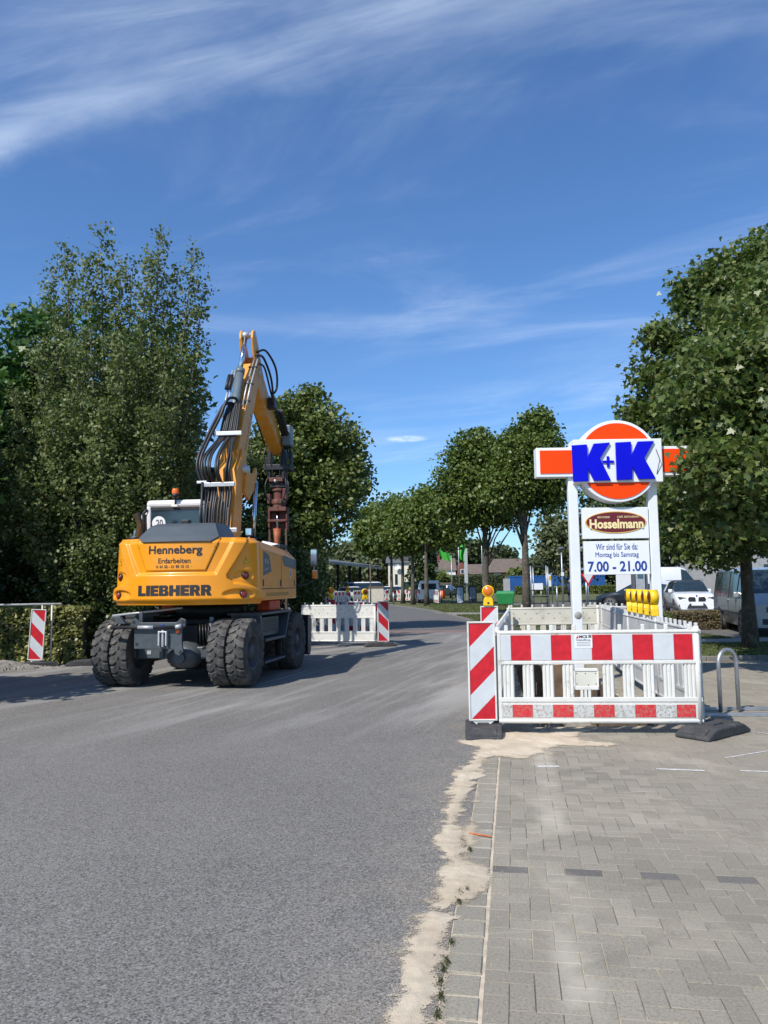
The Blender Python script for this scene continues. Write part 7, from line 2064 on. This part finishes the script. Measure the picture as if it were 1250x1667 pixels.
# ---- supermarket facade far right
mk = empty('shop_building', (31.0, 66, 0), R(6), 'pale grey flat-roofed shop building behind the parked cars', 'building')
MB().box(0, 40, 0, 20, 0, 4.6).build('wall', M_CONC, mk); MB().box(-0.3, 40.3, -0.3, 20.3, 4.6, 5.1).build('fascia', M_ROOF_G, mk)
for k in range(7):
    w_ = MB().box(1.5 + k * 5, 5.5 + k * 5, -0.06, 0.0, 0.5, 2.9).build('window', M_GLASS, mk)
    MB().box(3.45 + k * 5, 3.55 + k * 5, -0.1, -0.06, 0.5, 2.9).build('mullion', M_TRIM, w_)

# ---- small street furniture in the distance
def post_at(px, Y): return at(px, 950, Y).x
tc_ = empty('transformer_cabinet', (post_at(672, 72), 72, 0), 0, 'dark green transformer cabinet with yellow warning sticker', 'cabinet')
MB().box(-0.82, 0.82, 0, 1.0, 0, 1.75).build('body', M_GREEND, tc_, 0.02); MB().box(-0.86, 0.86, -0.05, 1.05, 1.75, 1.85).build('roof', M_GREEND, tc_, 0.02)
MB().prism([(-0.42, 1.15), (-0.18, 1.15), (-0.30, 1.36)], -0.012, 0).build('warning_sticker', mat('warning_yellow', (0.83, 0.50, 0.01), 0.4), tc_)
for x_ in (-0.27, 0.27): MB().box(x_ - 0.008, x_ + 0.008, -0.008, 0, 0.1, 1.7).build('door_gap', M_BLACK, tc_)
for px, lab, wdt in ((748, 'dark advertising stand with pale poster', 0.62), (769, 'dark advertising stand with grey poster', 0.62)):
    ab = empty('advert_stand', (post_at(px, 60), 60, 0), 0, lab, 'advert stand')
    MB().box(-wdt / 2, wdt / 2, 0, 0.14, 0.05, 1.42).build('frame', M_BLACK, ab, 0.015)
    MB().box(-wdt / 2 + 0.08, wdt / 2 - 0.08, -0.01, 0.0, 0.42 if px > 760 else 0.12, 1.30).build('poster', mat('poster_pale', (0.40, 0.46, 0.50), 0.4, var=0.35, vscale=4) if px < 760 else mat('poster_grey', (0.17, 0.20, 0.23), 0.4, var=0.35, vscale=3), ab)
    MB().box(-wdt / 2 - 0.05, wdt / 2 + 0.05, -0.1, 0.25, 0, 0.06).build('foot', M_BLACK, ab)
ob = empty('litter_bin', (post_at(720.5, 60), 60, 0), 0, 'orange litter bin on a steel post', 'bin')
MB().cyl((-0.2, 0, 0), (-0.2, 0, 1.1), 0.03, 8).build('post', M_GALV, ob); MB().lathe([(0.45, 0.0), (0.45, 0.17), (1.08, 0.20), (1.08, 0.17), (1.0, 0.0)], 16, 'z').build('bucket', mat('bin_orange', (0.70, 0.13, 0.015), 0.5), ob)
for px, lab in ((735.5, 'left flag mast with a blowing green flag'), (747.5, 'middle flag mast with a blowing green flag'), (785.5, 'right flag mast with a drooping green flag')):
    Y = 74; top = at(px, {735.5: 903, 747.5: 868, 785.5: 858}[px], Y).z
    fm = empty('flag_mast', (post_at(px, Y), Y, 0), 0, lab, 'flag', 'green flags')
    MB().tube([(0, 0, 0), (0, 0, top)], [0.055, 0.035], 8).build('mast', M_GALV, fm)
    nxx, nzz = 14, 8; V_ = []
    for i in range(nxx + 1):
        for j in range(nzz + 1):
            u, v = i / nxx, j / nzz
            if px == 785.5: V_.append((0.05 + 0.45 * u + 0.08 * math.sin(7 * v + 3 * u), 0.16 * math.sin(9 * u + 2 * v), top - 0.15 - 2.3 * v - 0.5 * u))
            elif px == 747.5: V_.append((0.05 + 0.55 * u * (1 - .2 * v) + 0.1 * math.sin(6 * v) + 0.12 * v, 0.2 * math.sin(8 * u + 3 * v), top - 0.1 - 2.4 * v - 0.35 * u))
            else: V_.append((-0.05 - 1.1 * u, 0.18 * math.sin(9 * u + 2 * v), top - 0.05 - 0.75 * v + 0.65 * u + 0.08 * math.sin(8 * u)))
    F_ = [(i * (nzz + 1) + j, (i + 1) * (nzz + 1) + j, (i + 1) * (nzz + 1) + j + 1, i * (nzz + 1) + j + 1) for i in range(nxx) for j in range(nzz)]
    cl_ = MB().add(V_, F_, True).build('cloth', M_FLAG, fm)
py_ = empty('pylon', (post_at(759.5, 76), 76, 0), 0, 'slim grey pylon beside the flag masts', 'pylon')
MB().box(-0.16, 0.16, 0, 0.5, 1.6, at(759, 893, 76).z).build('panel', mat('pylon_grey', (0.42, 0.45, 0.48), 0.5), py_, 0.04); MB().box(-0.08, 0.08, 0.1, 0.4, 0, 1.7).build('post', M_GALV, py_)
wf = empty('board_fence', (post_at(711, 95), 95, 0), 0, 'weathered board fence behind the flag masts', 'fence')
for k in range(5): MB().box(0, 1.8, 0, 0.04, 0.12 + k * 0.34, 0.40 + k * 0.34).build('board', M_WOOD, wf)
for x_ in (0.02, 1.7): MB().box(x_, x_ + 0.1, 0.04, 0.14, 0, 1.85).build('post', M_WOOD, wf)
gbn = empty('waste_container', (post_at(822, 54), 54, 0), R(-12), 'bright green wheeled waste container in the car park', 'container')
MB().hexa([(-0.5, -0.4, 0.14), (0.5, -0.4, 0.14), (0.5, 0.4, 0.14), (-0.5, 0.4, 0.14)], [(-0.64, -0.5, 0.86), (0.64, -0.5, 0.86), (0.64, 0.5, 0.86), (-0.64, 0.5, 0.86)]).build('tub', M_GREENB, gbn, 0.03)
MB().hexa([(-0.66, -0.53, 0.86), (0.66, -0.53, 0.86), (0.66, 0.53, 0.86), (-0.66, 0.53, 0.86)], [(-0.55, -0.4, 1.02), (0.55, -0.4, 1.02), (0.55, 0.4, 1.06), (-0.55, 0.4, 1.06)]).build('lid', M_GREENB, gbn, 0.03)
for x_ in (-0.42, 0.42):
    for y_ in (-0.3, 0.3): MB().cyl((x_ - 0.03, y_, 0.08), (x_ + 0.03, y_, 0.08), 0.08, 12).build('wheel', M_TYRE, gbn)
def container(label, px0, px1, Y):
    x0_, x1_ = post_at(px0, Y), post_at(px1, Y)
    root = empty('shipping_container', (x0_, Y, 0), 0, label, 'container', 'blue shipping containers')
    w = x1_ - x0_
    MB().box(0, w, 0.03, 2.4, 0.1, 2.55).build('shell', M_BLUEC, root)
    k = 0.0
    while k < w - 0.25:
        MB().box(k, k + 0.14, -0.02, 0.03, 0.22, 2.42).build('rib', M_BLUEC, root); k += 0.42
    MB().box(-0.02, w + 0.02, -0.04, 0.05, 2.45, 2.6).build('top_rail', M_BLUEC, root)
container('blue shipping container behind the green waste container', 830, 906, 112)
container('second blue shipping container behind the light mast', 910, 985, 114)
gbx = MB().box(-0.45, 0.45, 0, 0.5, 0, 2.2).build('grey_box', M_CONC, None, 0.02); gbx.location = (post_at(825, 108), 108, 0); tag(gbx, 'pale grey box left of the blue container', 'box')
cg = empty('trolley_shelter', (post_at(877, 46), 46, 0), R(-15), 'open steel frame shelter beside the linden trunk', 'shelter')
for x_ in (-0.45, 0.45):
    for y_ in (0, 1.8): MB().cyl((x_, y_, 0), (x_, y_, 2.6), 0.035, 8).build('post', M_GALV, cg)
for z_ in (0.35, 0.75, 1.15, 2.58):
    for y_ in (0, 1.8): MB().cyl((-0.45, y_, z_), (0.45, y_, z_), 0.022, 6).build('rail', M_BLK_M, cg)
    for x_ in (-0.45, 0.45): MB().cyl((x_, 0, z_), (x_, 1.8, z_), 0.022, 6).build('rail', M_BLK_M, cg)
lm_ = empty('light_mast', (post_at(915.5, 50), 50, 0), 0, 'grey car park light mast with flat round head', 'street lamp')
zt_ = at(915, 893, 50).z
MB().tube([(0, 0, 0), (0, 0, zt_)], [0.065, 0.045], 10).build('mast', M_GALV, lm_); MB().lathe([(zt_ - 0.1, 0.0), (zt_ - 0.1, 0.20), (zt_, 0.26), (zt_ + 0.06, 0.24), (zt_ + 0.12, 0.0)], 20, 'z').build('head', M_ROOF_G, lm_)
MB().box(-0.09, 0.09, -0.1, -0.06, 2.0, 2.25).build('small_sign', M_STICK, lm_)
bs_ = empty('banner_post', (post_at(897, 48), 48, 0), 0, 'white banner with yellow print on a thin post', 'banner')
MB().cyl((0.06, 0, 0), (0.06, 0, 2.2), 0.025, 8).build('post', M_GALV, bs_); MB().box(-0.17, 0.06, -0.02, 0.02, 1.35, 2.15).build('banner', M_STICK, bs_); MB().box(-0.13, 0.02, -0.026, -0.02, 1.75, 2.0).build('print', mat('print_yellow', (0.7, 0.42, 0.05), 0.5, var=0.3, vscale=9), bs_)
wb_ = empty('white_board', (post_at(871, 60), 60, 0), 0, 'white notice board behind the steel frame shelter', 'board')
MB().box(-0.35, 0.6, 0, 0.05, 1.0, 1.55).build('panel', M_STICK, wb_); MB().cyl((-0.2, 0.05, 0), (-0.2, 0.05, 1.1), 0.03, 6).build('post', M_GALV, wb_); MB().cyl((0.45, 0.05, 0), (0.45, 0.05, 1.1), 0.03, 6).build('post', M_GALV, wb_)
for k, (px, Y, h_, lb_) in enumerate(((906, 50, 1.35, 'thick grey bollard left of the light mast'), (954, 46, 1.9, 'short grey post left of the give way sign'), (603, 60, 3.2, 'slender wooden pole before the shed'), (640, 62, 1.0, 'small grey post at the road bend'))):
    o = MB().tube([(0, 0, 0), (0, 0, h_)], 0.05, 10).build('bollard', M_GALV if k != 2 else M_WOOD); o.location = (post_at(px, Y), Y, 0); tag(o, lb_, 'post')
ys = empty('give_way_sign', (post_at(957.5, 45), 45, 0), R(6), 'red and white give way sign between the sign posts', 'traffic sign')
zc = at(957, 940, 45).z
MB().cyl((0, 0.03, 0), (0, 0.03, zc + 0.2), 0.035, 8).build('post', M_GALV, ys)
MB().prism([(-0.45, zc + 0.24), (0.45, zc + 0.24), (0, zc - 0.52)], -0.01, 0.0).build('red_triangle', M_RED_F, ys); MB().prism([(-0.29, zc + 0.15), (0.29, zc + 0.15), (0, zc - 0.33)], -0.018, -0.009).build('white_triangle', M_STICK, ys)
pt_ = empty('parking_totem', (post_at(1043, 40), 40, 0), R(-5), 'grey info totem between the lamps and right sign post', 'totem')
MB().box(-0.24, 0.22, 0, 0.25, 0, 2.45).build('column', mat('totem_grey', (0.33, 0.36, 0.38), 0.5), pt_, 0.02); MB().box(-0.15, 0.13, -0.02, 0, 1.75, 2.2).build('screen', mat('totem_screen', (0.06, 0.11, 0.17), 0.2), pt_); MB().box(-0.42, -0.28, 0, 0.3, 0, 2.5).build('side_post', M_ROOF_G, pt_); MB().box(0.26, 0.36, 0, 0.3, 0, 2.5).build('side_post', M_ROOF_G, pt_)
for k, (px0, px1, Y, lb_) in enumerate(((600, 610, 64, 'beige control box with brown top behind the panel'),)):
    cb = empty('control_box', (post_at(612, 64), 64, 0), 0, lb_, 'box')
    MB().box(-0.62, 0.62, 0, 0.7, 0, 1.35).build('body', mat('box_beige', (0.52, 0.47, 0.38), 0.7), cb, 0.02); MB().box(-0.68, 0.68, -0.05, 0.75, 1.35, 1.48).build('lid', mat('box_brown', (0.13, 0.085, 0.06), 0.7), cb)

# ---- far work-site barriers
fl = (M_RED_F, M_WHITE_F, M_RED_F, M_WHITE_F)
pts = [(at(540, 960, 60).x, 60), (at(572, 960, 66).x, 66), (at(603, 960, 72).x, 72), (at(638, 960, 74).x, 74), (at(672, 960, 70).x, 70), (at(706, 960, 64).x, 64), (at(714, 960, 60).x, 60)]
names = ['red and white fence panel farthest left by the shed', 'red and white fence panel before the small white car', 'red and white fence panel before the beige box', 'red and white fence panel by the farthest linden trunks', 'red and white fence panel below the green cabinet', 'red and white fence panel below the rear-facing white van']
for k in range(6):
    a, b = Vector(pts[k]), Vector(pts[k + 1]); m_ = (a + b) / 2; d = (b - a)
    d = Vector((d.x, d.y * 0.25)).normalized()
    barrier((m_.x - d.x, m_.y - d.y), math.atan2(d.y, d.x), names[k], M_WHITE_PL, film=fl, simple=True, group='fence panels along the far works', slats=9)
b_ = seg_barrier((at(540, 985, 25).x, 25), (at(600, 985, 24.5).x, 24.5), 'red and white fence panel just behind the nearest white panel', M_WHITE_PL, film=fl, group='fence panels along the far works', simple=True)
beacon((at(538, 960, 23.5).x, 23.5), 0, 'striped beacon with lamp behind the white panel past excavator', False)
lamp((at(539, 960, 23.5).x, 23.5, 1.2), 0, 'amber warning lamp above the white panel past the excavator')
beacon((at(566, 960, 42).x, 42), 0, 'small striped beacon before the shed', False)
lamp((at(565.5, 960, 42).x, 42, 1.2), 0, 'amber warning lamp on the small beacon before the shed')
lamp((at(531.5, 960, 44).x, 44, 1.1), 0, 'amber warning lamp at the far left of the works')
beacon((at(531.5, 960, 44).x, 44), 0, 'small striped beacon at the far left of the works', False, h=0.95)
lamp((at(595, 960, 26).x, 25.0, 1.13), R(20), 'dark backed warning lamp right of the works beacon', M_AMBER_D)
o = lump('rubble_lump', (at(609, 975, 25).x, 25, 0.12), 0.2, M_SAND, 'pale round stone behind the white panel', 'stone')

# ------------------------------------------------------------------ cyclist seen from behind
M_JKT = mat('navy_jacket', (0.02, 0.028, 0.05), 0.8, var=0.15); M_SKIN = mat('skin', (0.50, 0.30, 0.22), 0.6, var=0.05); M_HAIR = mat('grey_hair', (0.35, 0.33, 0.31), 0.8)
CX0, CY0 = post_at(928, 54), 54.0
bk = empty('bicycle', (CX0, CY0, 0), R(-14), 'dark bicycle ridden away across the car park', 'bicycle')
for y_, nm in ((-0.52, 'wheel'), (0.52, 'wheel')):
    w_ = MB()
    ringp = [(0, y_ + 0.34 * math.cos(2 * math.pi * k / 24), 0.35 + 0.34 * math.sin(2 * math.pi * k / 24)) for k in range(25)]
    w_.tube(ringp, 0.02, 6, caps=False); w_.build(nm, M_TYRE, bk)
MB().tube([(0, -0.52, 0.35), (0, -0.08, 0.30), (0, -0.20, 0.80), (0, -0.52, 0.35)], 0.018, 6).build('frame', M_BLK_M, bk)
MB().tube([(0, -0.08, 0.30), (0, 0.42, 0.82), (0, 0.52, 0.35)], 0.018, 6).build('frame', M_BLK_M, bk)
MB().tube([(-0.28, 0.28, 1.02), (0, 0.40, 1.0), (0.28, 0.28, 1.02)], 0.014, 6).build('handlebar', M_BLK_M, bk)
MB().box(-0.09, 0.09, -0.34, -0.08, 0.86, 0.92).build('saddle', M_BLACK, bk, 0.02)
def skin_body(name, verts, edges, radii, material, parent):
    me = bpy.data.meshes.new(name); me.from_pydata(verts, edges, []); me.materials.append(material)
    o = bpy.data.objects.new(name, me); link(o, parent)
    m1 = o.modifiers.new('skin', 'SKIN')
    for v, r in zip(me.skin_vertices[0].data, radii): v.radius = (r, r)
    me.skin_vertices[0].data[0].use_root = True
    m2 = o.modifiers.new('sub', 'SUBSURF'); m2.levels = 1; m2.render_levels = 2
    return o
per = empty('person', (CX0, CY0, 0), R(-14), 'person in dark jacket riding the bicycle away', 'person')
V_ = [(0, -0.2, 0.98), (0, -0.14, 1.2), (0, -0.06, 1.42), (0, -0.03, 1.52), (0, 0.0, 1.60), (0, 0.02, 1.70),
      (-0.20, -0.06, 1.40), (-0.27, 0.08, 1.18), (-0.27, 0.26, 1.05), (0.20, -0.06, 1.40), (0.27, 0.08, 1.18), (0.27, 0.26, 1.05),
      (-0.10, -0.16, 0.94), (-0.12, 0.16, 0.72), (-0.12, 0.02, 0.30), (-0.12, 0.14, 0.22), (0.10, -0.16, 0.94), (0.12, 0.24, 0.86), (0.12, 0.06, 0.48), (0.12, 0.18, 0.42)]
E_ = [(0, 1), (1, 2), (2, 3), (3, 4), (4, 5), (2, 6), (6, 7), (7, 8), (2, 9), (9, 10), (10, 11), (0, 12), (12, 13), (13, 14), (14, 15), (0, 16), (16, 17), (17, 18), (18, 19)]
Rr = [0.17, 0.17, 0.17, 0.06, 0.09, 0.09, 0.08, 0.055, 0.04, 0.08, 0.055, 0.04, 0.10, 0.07, 0.045, 0.04, 0.10, 0.07, 0.045, 0.04]
skin_body('body', V_, E_, Rr, M_JKT, per)
MB().ball((0, 0.015, 1.645), 0.098, 0.11, 0.125).build('head', M_SKIN, per); MB().ball((0, -0.01, 1.68), 0.10, 0.105, 0.10).build('hair', M_HAIR, per)
